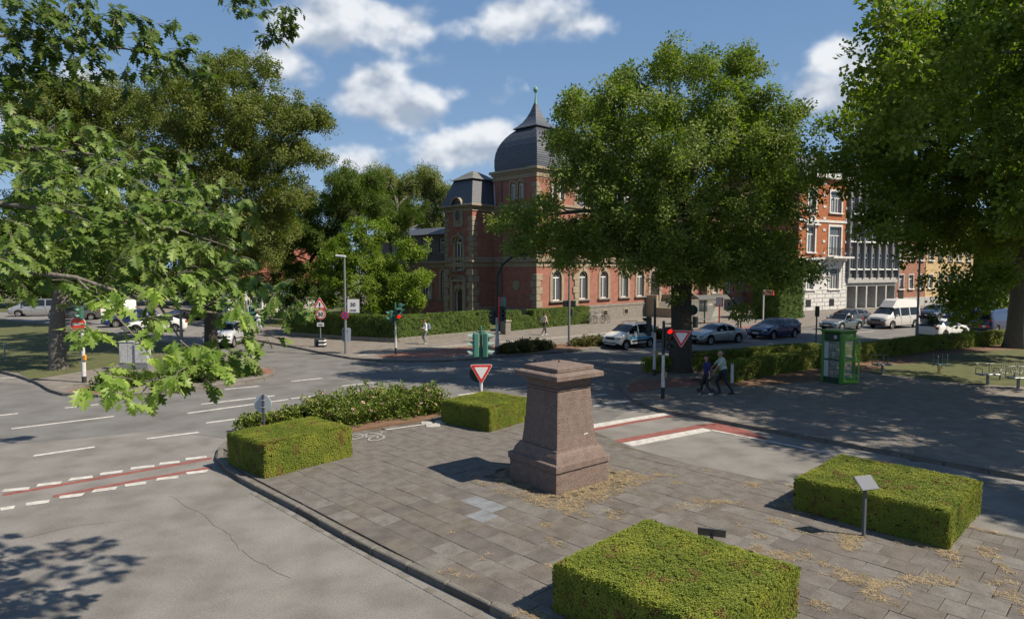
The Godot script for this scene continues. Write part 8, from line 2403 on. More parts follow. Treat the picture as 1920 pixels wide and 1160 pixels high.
	for z in [-0.38, 0.38]:
		fb = MB.new()
		fb.box(Vector3(-0.42, 0.95, z), Vector3(0.16, 0.55, 0.46), 0.06, Basis(Vector3.BACK, 0.2))
		part("seat", fb, plain("leather", lin(0.03, 0.028, 0.026), 0.6), tt)
		fb = MB.new()
		fb.tube([Vector3(-0.66, 0.88, z - 0.2), Vector3(-0.66, 1.22, z - 0.16), Vector3(-0.66, 1.22, z + 0.16), Vector3(-0.66, 0.88, z + 0.2)], [0.025, 0.025, 0.025, 0.025], 6)
		part("roll_hoop", fb, plain("alloy", Color(), 0.3, 0.7), tt)
	car("parked_car", "dark grey hatchback parked at the kerb before the rusticated town house", "car", Vector3(31.97, 0.00, -62.02), H.call(62.0), prius, paint("grey", lin(0.10, 0.105, 0.11), 0.5))
	var cv := car("camper_van", "white camper van with a raised roof and brownish front end", "van", Vector3(33.89, 0.00, -58.02), H.call(63.0), van, paint("cream", lin(0.50, 0.48, 0.46), 0.0))
	fb = MB.new()
	var rings := [[1.15, 1.84, 0.60], [0.6, 2.42, 0.56], [0.2, 2.55, 0.54], [-2.2, 2.5, 0.54], [-2.42, 2.2, 0.58], [-2.47, 1.9, 0.6]]
	for i in rings.size() - 1:
		var a: Array = rings[i]; var e: Array = rings[i + 1]
		fb.quado(Vector3(a[0], a[1], -a[2]), Vector3(a[0], a[1], a[2]), Vector3(e[0], e[1], e[2]), Vector3(e[0], e[1], -e[2]), Vector3(a[1] - e[1] if a[0] > 0 else -0.4, 1.0, 0))
		for sd in [-1.0, 1.0]:
			fb.quado(Vector3(a[0], a[1], sd * a[2]), Vector3(e[0], e[1], sd * e[2]), Vector3(e[0], 1.82, sd * 0.82), Vector3(a[0], 1.82, sd * 0.82), Vector3(0, 0.3, sd))
	part("high_roof", fb, plain("roof_grp", lin(0.46, 0.45, 0.44), 0.5), cv)
	fb = MB.new()
	fb.box(Vector3(2.44, 0.52, 0), Vector3(0.26, 0.42, 1.72), 0.09)
	part("front_bumper", fb, plain("brown_bumper", lin(0.16, 0.11, 0.09), 0.4), cv)
	car("dark_suv", "dark blue off-roader parked beyond the camper van", "car", Vector3(42.57, 0.00, -65.92), H.call(50.0), suv, paint("navy", lin(0.012, 0.022, 0.045), 0.3))
	var my := car("blue_hatchback", "bright blue hatchback with sand-coloured doors beside the dark off-roader", "car", Vector3(43.00, 0.00, -62.33), H.call(60.0), suv, paint("cobalt", lin(0.012, 0.04, 0.17), 0.3))
	for sd in [-1.0, 1.0]:
		fb = MB.new()
		fb.box(Vector3(-0.15, 0.74, sd * 0.925), Vector3(1.75, 0.52, 0.03), 0.01)
		part("sand_door", fb, plain("sand_paint", lin(0.36, 0.27, 0.14), 0.35), my)
	car("silver_suv", "silver hatchback furthest along the street before the green bush", "car", Vector3(51.77, 0.00, -71.94), H.call(60.0), suv, paint("silver", Color(), 0.6))
	# --- parked on the near side, heading away
	var wv := car("blue_van", "dark blue van with red and white stripes across its tail", "van", Vector3(39.61, 0.00, -53.80), -H.call(58.0), smallvan, paint("vanblue", lin(0.008, 0.016, 0.06), 0.2))
	for k in 6:
		fb = MB.new()
		fb.box(Vector3(-2.47, 0.62, -0.62 + k * 0.25), Vector3(0.03, 0.16, 0.235), 0.0)
		part("tail_stripe", fb, sign_red() if k % 2 else sign_white(), wv)
	for z in [-0.45, 0.45]:
		fb = MB.new()
		fb.box(Vector3(-2.45, 1.42, z), Vector3(0.04, 0.5, 0.6), 0.01)
		part("rear_window", fb, plain("car_glass", Color(), 0.04), wv)
	var sv := car("white_saloon", "white saloon with its boot lid raised behind the hedge", "car", Vector3(32.83, 0.00, -49.75), -H.call(60.0), sedan, white)
	fb = MB.new()
	fb.box(Vector3(-1.95, 1.45, 0), Vector3(0.85, 0.05, 1.35), 0.02, Basis(Vector3.BACK, -0.75))
	part("boot_lid", fb, plain("lid_dark", lin(0.02, 0.022, 0.025), 0.4), sv)
	fb = MB.new()
	fb.box(Vector3(-2.0, 1.0, 0), Vector3(0.6, 0.1, 1.2), 0.02)
	part("boot_opening", fb, plain("car_trim", Color(), 0.6), sv)
	# --- car park on the left
	car("parked_suv", "white and black small off-roader parked nose-on at the side street", "car", Vector3(-19.34, 0.00, -44.15), Vector3(0.12, 0, 1).normalized(), suv, paint("pearl", lin(0.52, 0.54, 0.57), 0.2))
	car("parked_suv", "pale silver hatchback parked tail-on behind the white off-roader", "car", Vector3(-23.48, 0.00, -54.50), Vector3(-0.1, 0, -1).normalized(), suv, paint("pale", lin(0.40, 0.40, 0.39), 0.4))
	car("parked_car", "white saloon in the car park behind the grey cabinets", "car", Vector3(-29.46, 0.00, -54.03), Vector3(-0.9, 0, 0.45).normalized(), sedan, white)
	car("parked_car", "dark blue hatchback in the car park beside the white saloon", "car", Vector3(-34.80, 0.00, -59.67), Vector3(-0.75, 0, 0.65).normalized(), wagon, paint("blue", Color(), 0.3))
	car("parked_van", "white delivery van at the back of the car park", "van", Vector3(-42.81, 0.00, -69.55), Vector3(-0.8, 0, 0.6).normalized(), smallvan, white)
	car("parked_car", "black estate car at the back of the car park", "car", Vector3(-32.05, 0.00, -63.91), Vector3(-0.6, 0, 0.8).normalized(), wagon, paint("black", lin(0.012, 0.012, 0.014), 0.2))
	car("parked_van", "silver van half hidden behind lawn trees", "van", Vector3(-52.78, 0.00, -72.77), Vector3(-0.9, 0, 0.4).normalized(), van, paint("silver", Color(), 0.6))
	car("parked_car", "grey hatchback at the far end of the car park", "car", Vector3(-44.54, 0.00, -66.61), Vector3(-0.8, 0, 0.6).normalized(), prius, paint("grey", Color(), 0.5))

# --- figures: tapered bones joined by a smooth minimum, meshed as surface nets
func bone_d(p: Vector3, a: Vector3, b: Vector3, ra: float, rb: float) -> float:
	var ab := b - a
	var t := clampf((p - a).dot(ab) / maxf(ab.length_squared(), 0.000001), 0.0, 1.0)
	return p.distance_to(a + ab * t) - lerpf(ra, rb, t)

func nets(st: MB, bones: Array, cell: float, k: float, cols: Array) -> void:
	var lo := Vector3.ONE * 1e9; var hi := Vector3.ONE * -1e9
	for b in bones:
		var r: float = maxf(b[2], b[3]) + cell * 2.0
		lo = lo.min(b[0] - Vector3.ONE * r).min(b[1] - Vector3.ONE * r)
		hi = hi.max(b[0] + Vector3.ONE * r).max(b[1] + Vector3.ONE * r)
	var n := Vector3i(((hi - lo) / cell).ceil()) + Vector3i.ONE * 2
	var sx := 1; var sy := n.x; var sz := n.x * n.y
	var f := PackedFloat32Array()
	f.resize(n.x * n.y * n.z)
	f.fill(1.0)
	var own := PackedInt32Array()
	own.resize(f.size())
	var best := PackedFloat32Array()
	best.resize(f.size())
	best.fill(1e9)
	for b in bones:
		var r: float = maxf(b[2], b[3]) + k + cell * 2.0
		var a0 := Vector3i(((b[0].min(b[1]) - Vector3.ONE * r - lo) / cell).floor()).clamp(Vector3i.ZERO, n - Vector3i.ONE)
		var a1 := Vector3i(((b[0].max(b[1]) + Vector3.ONE * r - lo) / cell).ceil()).clamp(Vector3i.ZERO, n - Vector3i.ONE)
		for z in range(a0.z, a1.z + 1):
			for y in range(a0.y, a1.y + 1):
				for x in range(a0.x, a1.x + 1):
					var i := x + y * sy + z * sz
					var d := bone_d(lo + Vector3(x, y, z) * cell, b[0], b[1], b[2], b[3])
					if d < best[i]: best[i] = d; own[i] = b[4]
					var e := f[i]
					var h := clampf(0.5 + 0.5 * (e - d) / k, 0.0, 1.0)
					f[i] = lerpf(e, d, h) - k * h * (1.0 - h)
	var at := {}
	var vs := PackedVector3Array(); var ns := PackedVector3Array(); var cs := PackedColorArray()
	var corner := [0, sx, sy, sx + sy, sz, sx + sz, sy + sz, sx + sy + sz]
	var off := [Vector3(0, 0, 0), Vector3(1, 0, 0), Vector3(0, 1, 0), Vector3(1, 1, 0), Vector3(0, 0, 1), Vector3(1, 0, 1), Vector3(0, 1, 1), Vector3(1, 1, 1)]
	var edges := [[0, 1], [2, 3], [4, 5], [6, 7], [0, 2], [1, 3], [4, 6], [5, 7], [0, 4], [1, 5], [2, 6], [3, 7]]
	for z in n.z - 1:
		for y in n.y - 1:
			var row := y * sy + z * sz
			for x in n.x - 1:
				var i := row + x
				var neg := 0
				for c in corner:
					if f[i + c] < 0.0: neg += 1
				if neg == 0 or neg == 8: continue
				var p := Vector3.ZERO; var m := 0
				for e in edges:
					var d0 := f[i + corner[e[0]]]; var d1 := f[i + corner[e[1]]]
					if (d0 < 0.0) != (d1 < 0.0):
						p += off[e[0]].lerp(off[e[1]], d0 / (d0 - d1)); m += 1
				at[i] = vs.size()
				vs.append(lo + (Vector3(x, y, z) + p / m) * cell)
				ns.append(Vector3(f[i + 1] - f[i] + f[i + 7 - 7 + sx + sy] - f[i + sy], f[i + sy] - f[i] + f[i + sx + sy] - f[i + sx], f[i + sz] - f[i] + f[i + sx + sz] - f[i + sx]).normalized())
				var pick := own[i]
				var bb := 1e9
				for c in corner:
					if absf(best[i + c]) < bb: bb = absf(best[i + c]); pick = own[i + c]
				cs.append(cols[pick])
	for z in range(1, n.z - 1):
		for y in range(1, n.y - 1):
			for x in range(1, n.x - 1):
				var i := x + y * sy + z * sz
				var s0 := f[i] < 0.0
				for e in [[sx, sy, sz], [sy, sz, sx], [sz, sx, sy]]:
					if s0 == (f[i + e[0]] < 0.0): continue
					var q := [i, i - e[1], i - e[1] - e[2], i - e[2]]
					if not (at.has(q[0]) and at.has(q[1]) and at.has(q[2]) and at.has(q[3])): continue
					var w := [at[q[0]], at[q[1]], at[q[2]], at[q[3]]]
					st.col = cs[w[0]]
					st.quadn(vs[w[0]], vs[w[1]], vs[w[2]], vs[w[3]], ns[w[0]], ns[w[1]], ns[w[2]], ns[w[3]])

# looks along +z. pose: feet (ankles), hands, lean, and the colours skin, shirt, trousers, shoes, hair
func person(label: String, at: Vector3, face: Vector3, tall: float, pose: Dictionary, c: Dictionary, group := "") -> Node3D:
	var root := thing("person", label, "person", at, atan2(face.x, face.z), group)
	var s := tall / 1.75
	var lean: float = pose.get("lean", 0.03)
	var hip := Vector3(0, 0.92, 0)
	var chest := Vector3(0, 1.28, lean * 1.0)
	var neck := Vector3(0, 1.47, lean * 1.5)
	var head := Vector3(0, 1.62, lean * 1.8 + 0.02)
	var cols := [c.skin, c.shirt, c.trousers, c.shoes, c.get("sleeve", c.skin)]
	var bones := []
	var build: float = pose.get("build", 1.0)
	# trunk: shirt over hips, chest and shoulders
	bones.append([hip + Vector3(-0.07, 0.0, -0.01), hip + Vector3(0.07, 0.0, -0.01), 0.125 * build, 0.125 * build, 2])
	bones.append([hip + Vector3(0, 0.1, 0.01), chest - Vector3(0, 0.12, 0), 0.135 * build, 0.14 * build, 1])
	bones.append([chest + Vector3(-0.07, 0, 0), chest + Vector3(0.07, 0, 0), 0.125 * build, 0.125 * build, 1])
	bones.append([chest + Vector3(-0.15, 0.13, 0), chest + Vector3(0.15, 0.13, 0), 0.072 * build, 0.072 * build, 1])
	bones.append([neck - Vector3(0, 0.06, 0.01), neck + Vector3(0, 0.06, 0.01), 0.056, 0.052, 0])
	for sd in [-1, 1]:
		var foot: Vector3 = pose.feet[0 if sd < 0 else 1]
		var h := hip + Vector3(0.095 * sd, -0.05, 0)
		var mid := (h + foot) * 0.5
		var need := sqrt(maxf(0.0, 0.43 * 0.43 - pow(h.distance_to(foot) * 0.5, 2)))
		var knee := mid + Vector3(0, 0, minf(need, 0.3))
		bones.append([h, knee, 0.092 * build, 0.066, 2])
		bones.append([knee, foot + Vector3(0, 0.06, 0), 0.066, 0.048, 2])
		var toe: float = pose.get("toes", [0.0, 0.0])[0 if sd < 0 else 1]
		bones.append([foot + Vector3(0, -0.04, -0.04), foot + Vector3(0.01 * sd, -0.05 - toe, 0.14), 0.042, 0.036, 3])
		bones.append([foot + Vector3(0, 0.03, 0), foot, 0.043, 0.045, pose.get("ankle", 2)])
		var hand: Vector3 = pose.hands[0 if sd < 0 else 1]
		var sh := chest + Vector3(0.185 * sd, 0.135, 0)
		var m2 := (sh + hand) * 0.5
		var nd := sqrt(maxf(0.0, 0.275 * 0.275 - pow(sh.distance_to(hand) * 0.5, 2)))
		var elbow := m2 + Vector3(0.5 * sd, -0.5, -0.75).normalized() * nd
		bones.append([sh, elbow, 0.056, 0.045, 1])
		var long: bool = c.get("long", false)
		if not long: bones.append([sh.lerp(elbow, 0.62), elbow, 0.045, 0.041, 0])
		bones.append([elbow, hand, 0.042, 0.03, 1 if long else 0])
	var st := MB.new()
	st.xf = Transform3D(Basis.IDENTITY.scaled(Vector3.ONE * s), Vector3.ZERO)
	nets(st, bones, 0.026, 0.035, cols)
	# head with brow, nose, chin and ears
	var turn: float = pose.get("turn", 0.0)
	var nod: float = pose.get("nod", 0.0)
	var hx := Transform3D(Basis(Vector3.UP, turn) * Basis(Vector3.RIGHT, nod), head)
	var hb := []
	for q in [[Vector3(0, 0.03, -0.02), Vector3(0, 0.03, 0.015), 0.088, 0.084], [Vector3(0, -0.03, 0.02), Vector3(0, -0.075, 0.045), 0.066, 0.04], [Vector3(0, 0.02, 0.085), Vector3(0, -0.02, 0.112), 0.012, 0.017], [Vector3(-0.035, 0.032, 0.08), Vector3(0.035, 0.032, 0.08), 0.02, 0.02], [Vector3(0, -0.05, 0.082), Vector3(0, -0.052, 0.088), 0.02, 0.018],
		[Vector3(-0.086, 0.0, -0.005), Vector3(-0.09, -0.03, 0.0), 0.017, 0.012], [Vector3(0.086, 0.0, -0.005), Vector3(0.09, -0.03, 0.0), 0.017, 0.012]]:
		hb.append([hx * q[0], hx * q[1], q[2], q[3], 0])
	hb.append([neck + Vector3(0, -0.02, 0), head + Vector3(0, -0.04, -0.01), 0.054, 0.052, 0])
	nets(st, hb, 0.013, 0.018, cols)
	# hands: palm, four fingers, thumb
	for sd in [-1, 1]:
		var hand: Vector3 = pose.hands[0 if sd < 0 else 1]
		var sh := chest + Vector3(0.185 * sd, 0.135, 0)
		var m2 := (sh + hand) * 0.5
		var nd := sqrt(maxf(0.0, 0.275 * 0.275 - pow(sh.distance_to(hand) * 0.5, 2)))
		var elbow := m2 + Vector3(0.5 * sd, -0.5, -0.75).normalized() * nd
		var d := (hand - elbow).normalized()
		var across := d.cross(Vector3(sd, 0, 0)).normalized()
		if across.length() < 0.5: across = Vector3(0, 0, 1)
		var inn: Vector3 = across.cross(d).normalized() * -float(sd)
		if inn.x * sd > 0: inn = -inn
		var f := []
		f.append([hand - d * 0.02, hand + d * 0.02, 0.028, 0.026, 0])
		for j in 4:
			var o := across * (0.03 - 0.02 * j)
			var len: float = [0.068, 0.078, 0.073, 0.055][j]
			var p0 := hand + d * 0.045 + o
			f.append([hand + o * 0.7, p0, 0.016, 0.0105, 0])
			f.append([p0, p0 + d * len * 0.5 + inn * 0.012, 0.0105, 0.0095, 0])
			f.append([p0 + d * len * 0.5 + inn * 0.012, p0 + d * len * 0.75 + inn * 0.04, 0.0095, 0.008, 0])
		f.append([hand + across * 0.024, hand + d * 0.035 + across * 0.05 + inn * 0.02, 0.014, 0.011, 0])
		f.append([hand + d * 0.035 + across * 0.05 + inn * 0.02, hand + d * 0.065 + across * 0.046 + inn * 0.035, 0.011, 0.009, 0])
		nets(st, f, 0.0075, 0.006, cols)
	part("body", st, vcol("figure", 0.8), root)
	# eyes and hair
	var e := MB.new()
	e.xf = Transform3D(Basis.IDENTITY.scaled(Vector3.ONE * s), Vector3.ZERO) * hx
	for sd in [-1, 1]: e.box(Vector3(0.032 * sd, 0.012, 0.093), Vector3(0.026, 0.012, 0.01), 0.003)
	e.box(Vector3(0, -0.052, 0.106), Vector3(0.045, 0.009, 0.006), 0.002)
	part("eyes_and_mouth", e, plain("face_dark", lin(0.06, 0.02, 0.018), 0.5), root)
	var hs := MB.new()
	hs.xf = Transform3D(Basis.IDENTITY.scaled(Vector3.ONE * s), Vector3.ZERO)
	var hr := []
	var style: String = c.get("style", "short")
	if style == "bald":
		hr.append([hx * Vector3(-0.075, -0.01, -0.05), hx * Vector3(0.075, -0.01, -0.05), 0.035, 0.035, 0])
		hr.append([hx * Vector3(-0.06, 0.0, -0.075), hx * Vector3(0.06, 0.0, -0.075), 0.04, 0.04, 0])
	else:
		hr.append([hx * Vector3(0, 0.055, -0.035), hx * Vector3(0, 0.06, 0.005), 0.09, 0.083, 0])
		hr.append([hx * Vector3(0, 0.0, -0.05), hx * Vector3(0, 0.05, -0.04), 0.082, 0.088, 0])
		if style == "bob":
			hr.append([hx * Vector3(-0.065, 0.0, -0.03), hx * Vector3(-0.06, -0.09, -0.03), 0.042, 0.035, 0])
			hr.append([hx * Vector3(0.065, 0.0, -0.03), hx * Vector3(0.06, -0.09, -0.03), 0.042, 0.035, 0])
			hr.append([hx * Vector3(0, 0.0, -0.075), hx * Vector3(0, -0.1, -0.07), 0.06, 0.05, 0])
	nets(hs, hr, 0.014, 0.02, [c.hair])
	part("hair", hs, vcol("hair", 0.7), root)
	return root

func people() -> void:
	var skin := Color(0.36, 0.205, 0.145)
	var left := Vector3(-1, 0, 0.08)
	var black := Color(0.016, 0.016, 0.018)
	var walkf := [Vector3(-0.09, 0.09, -0.3), Vector3(0.09, 0.08, 0.24)]
	# couple with a walking frame
	person("woman in navy top and cropped black trousers walking with white shoes", Vector3(7.85, 0.12, -26.12), left.rotated(Vector3.UP, 0.15), 1.6, {"feet": [Vector3(-0.09, 0.08, 0.18), Vector3(0.09, 0.08, -0.16)], "hands": [Vector3(-0.25, 0.9, 0.16), Vector3(0.25, 0.84, 0.04)], "lean": 0.02, "ankle": 0, "turn": 0.3}, {"skin": skin, "shirt": Color(0.012, 0.022, 0.10), "trousers": black, "shoes": Color(0.6, 0.6, 0.6), "hair": Color(0.012, 0.009, 0.008), "style": "bob"})
	var mp := Vector3(8.56, 0.12, -26.35)
	person("balding man in pale green shirt and dark trousers pushing a walking frame", mp, Vector3(-1, 0, 0.0), 1.76, {"feet": [Vector3(-0.1, 0.09, 0.1), Vector3(0.1, 0.09, -0.34)], "toes": [0.0, 0.03], "hands": [Vector3(-0.24, 0.98, 0.42), Vector3(0.24, 0.98, 0.42)], "lean": 0.06, "build": 1.14, "nod": 0.1}, {"skin": skin, "shirt": Color(0.40, 0.47, 0.40), "trousers": Color(0.02, 0.023, 0.03), "shoes": black, "hair": Color(0.22, 0.17, 0.13), "style": "bald"})
	var wk := thing("walking_frame", "black four-wheeled walking frame pushed by the man in green", "walking frame", mp + Vector3(-0.62, 0, 0), -PI / 2)
	var b := MB.new()
	for sd in [-1, 1]:
		b.tube([Vector3(0.27 * sd, 1.0, -0.16), Vector3(0.27 * sd, 1.0, -0.02), Vector3(0.27 * sd, 0.9, 0.02), Vector3(0.27 * sd, 0.12, 0.28)], [0.018, 0.018, 0.016, 0.016], 6)
		b.tube([Vector3(0.27 * sd, 0.62, 0.1), Vector3(0.27 * sd, 0.12, -0.28)], [0.016, 0.016], 6)
	b.tube([Vector3(-0.27, 0.62, 0.1), Vector3(0.27, 0.62, 0.1)], [0.014, 0.014], 6)
	part("frame", b, plain("walker_frame", lin(0.30, 0.28, 0.25), 0.4, 0.5), wk)
	b = MB.new()
	b.box(Vector3(0, 0.6, 0.0), Vector3(0.46, 0.03, 0.24), 0.01)
	b.box(Vector3(0, 0.48, 0.12), Vector3(0.4, 0.22, 0.14), 0.03)
	part("seat", b, plain("walker_black", lin(0.015, 0.015, 0.016), 0.7), wk)
	for q in [Vector3(-0.27, 0.1, 0.28), Vector3(0.27, 0.1, 0.28), Vector3(-0.27, 0.1, -0.28), Vector3(0.27, 0.1, -0.28)]:
		b = MB.new()
		b.xf = Transform3D(Basis(Vector3.BACK, PI / 2), q)
		b.lathe([Vector2(0.06, -0.02), Vector2(0.1, -0.018), Vector2(0.1, 0.018), Vector2(0.06, 0.02), Vector2(0.02, 0.015), Vector2(0, 0.015)], 16)
		part("wheel", b, plain("wheel_grey", lin(0.06, 0.065, 0.07), 0.6), wk)
	# by the garden hedge
	var p1 := Vector3(-5.83, 0.12, -44.05)
	person("person in white top and grey trousers looking down at a phone by the hedge", p1, Vector3(-0.9, 0, 0.45), 1.68, {"feet": [Vector3(-0.09, 0.08, 0.02), Vector3(0.09, 0.08, -0.05)], "hands": [Vector3(-0.1, 1.14, 0.3), Vector3(0.1, 1.14, 0.3)], "nod": 0.45}, {"skin": skin, "shirt": Color(0.62, 0.62, 0.62), "trousers": Color(0.17, 0.18, 0.165), "shoes": Color(0.5, 0.48, 0.45), "hair": Color(0.07, 0.035, 0.02), "long": true})
	var bag := thing("backpack", "blue-grey backpack worn by the person with the phone", "backpack", p1 + Vector3(0.19, 0.98, -0.1), -1.1)
	b = MB.new()
	b.box(Vector3(0, 0.2, 0), Vector3(0.28, 0.42, 0.16), 0.05)
	part("sack", b, plain("bag_blue", lin(0.14, 0.18, 0.28), 0.8), bag)
	b = MB.new()
	b.box(Vector3(0, 0.12, -0.09), Vector3(0.2, 0.2, 0.06), 0.02)
	part("pocket", b, plain("bag_blue", Color(), 0.8), bag)
	person("person in beige jumper and dark trousers striding along the pavement", Vector3(2.46, 0.12, -50.18), Vector3(0.75, 0, -0.66), 1.72, {"feet": [Vector3(-0.09, 0.1, -0.34), Vector3(0.09, 0.08, 0.28)], "toes": [0.03, 0.0], "hands": [Vector3(-0.24, 0.95, 0.2), Vector3(0.24, 0.95, -0.1)]}, {"skin": skin, "shirt": Color(0.55, 0.47, 0.36), "trousers": Color(0.035, 0.032, 0.032), "shoes": Color(0.6, 0.6, 0.6), "hair": black, "long": true})
	person("person in pinkish red top waiting by the stop pole", Vector3(26.70, 0.12, -71.07), Vector3(-0.6, 0, 0.8), 1.7, {"feet": [Vector3(-0.08, 0.08, 0.0), Vector3(0.08, 0.08, 0.03)], "hands": [Vector3(-0.22, 0.86, 0.08), Vector3(0.15, 1.1, 0.25)]}, {"skin": skin, "shirt": Color(0.45, 0.05, 0.09), "trousers": black, "shoes": black, "hair": Color(0.09, 0.05, 0.025), "style": "bob"})
	person("person in pale grey shirt bending over the saloon's open boot", Vector3(30.84, 0.00, -48.97), Vector3(0.8, 0, -0.5), 1.75, {"feet": [Vector3(-0.1, 0.08, 0.0), Vector3(0.1, 0.08, 0.05)], "hands": [Vector3(-0.15, 0.95, 0.4), Vector3(0.15, 0.95, 0.4)], "lean": 0.14, "nod": 0.3}, {"skin": skin, "shirt": Color(0.30, 0.30, 0.28), "trousers": Color(0.10, 0.10, 0.10), "shoes": black, "hair": Color(0.25, 0.24, 0.22), "long": true})
	person("person in black standing at the saloon's open boot", Vector3(31.27, 0.00, -48.59), Vector3(0.5, 0, -0.8), 1.76, {"feet": [Vector3(-0.1, 0.08, 0.0), Vector3(0.1, 0.08, 0.0)], "hands": [Vector3(-0.2, 0.95, 0.3), Vector3(0.2, 0.9, 0.25)], "lean": 0.08}, {"skin": skin, "shirt": black, "trousers": black, "shoes": black, "hair": black, "long": true})
	person("person in white and pale blue clothes walking past the side-street signal", Vector3(-20.50, 0.12, -52.77), Vector3(0.7, 0, 0.6), 1.72, {"feet": walkf, "hands": [Vector3(-0.24, 0.9, 0.15), Vector3(0.24, 0.9, -0.1)]}, {"skin": skin, "shirt": Color(0.5, 0.54, 0.62), "trousers": Color(0.40, 0.45, 0.56), "shoes": black, "hair": Color(0.05, 0.03, 0.02), "long": true})

# a lobed red-oak leaf, one unit long, folded along its rib and drooping at the tip
func oak_leaf(sd: int) -> ArrayMesh:
	var g := RandomNumberGenerator.new()
	g.seed = sd
	var b := MB.new()
	var right := [Vector2(0.015, 0.0), Vector2(0.07, 0.14), Vector2(0.24, 0.17), Vector2(0.09, 0.29), Vector2(0.25, 0.38), Vector2(0.38, 0.50), Vector2(0.28, 0.50), Vector2(0.12, 0.53), Vector2(0.22, 0.64), Vector2(0.31, 0.76), Vector2(0.10, 0.74), Vector2(0.13, 0.87), Vector2(0.04, 0.87), Vector2(0.0, 1.0)]
	var bend := g.randf_range(0.15, 0.45)
	var fold := g.randf_range(0.1, 0.3)
	var F := func(p: Vector2) -> Vector3: return Vector3(p.x, fold * absf(p.x) - bend * p.y * p.y * 0.6 - 0.25 * p.x * p.x, p.y)
	for s in [-1.0, 1.0]:
		var pts := []
		for q in right: pts.append(Vector2(q.x * s * g.randf_range(0.9, 1.1), q.y + g.randf_range(-0.015, 0.015)))
		for i in pts.size() - 1:
			var y0 := clampf((pts[i].y + 0.02) * 0.92, 0.0, 1.0); var y1 := clampf((pts[i + 1].y + 0.02) * 0.92, 0.0, 1.0)
			var r0: Vector3 = F.call(Vector2(0, y0)); var r1: Vector3 = F.call(Vector2(0, y1))
			var a: Vector3 = F.call(pts[i]); var e: Vector3 = F.call(pts[i + 1])
			var n := Vector3(-fold * s, 1.0, bend * y0 * 1.2).normalized()
			b.trin(r0, a, e, n, n, n)
			b.trin(r0, e, r1, n, n, n)
	# stalk
	var q0: Vector3 = F.call(Vector2(0, 0.02))
	b.col = Color(1.1, 0.8, 0.7)
	b.quado(q0 + Vector3(0.008, 0, 0), q0 - Vector3(0.008, 0, 0), Vector3(-0.006, 0.03, -0.2), Vector3(0.006, 0.03, -0.2), Vector3.UP)
	return b.mesh()

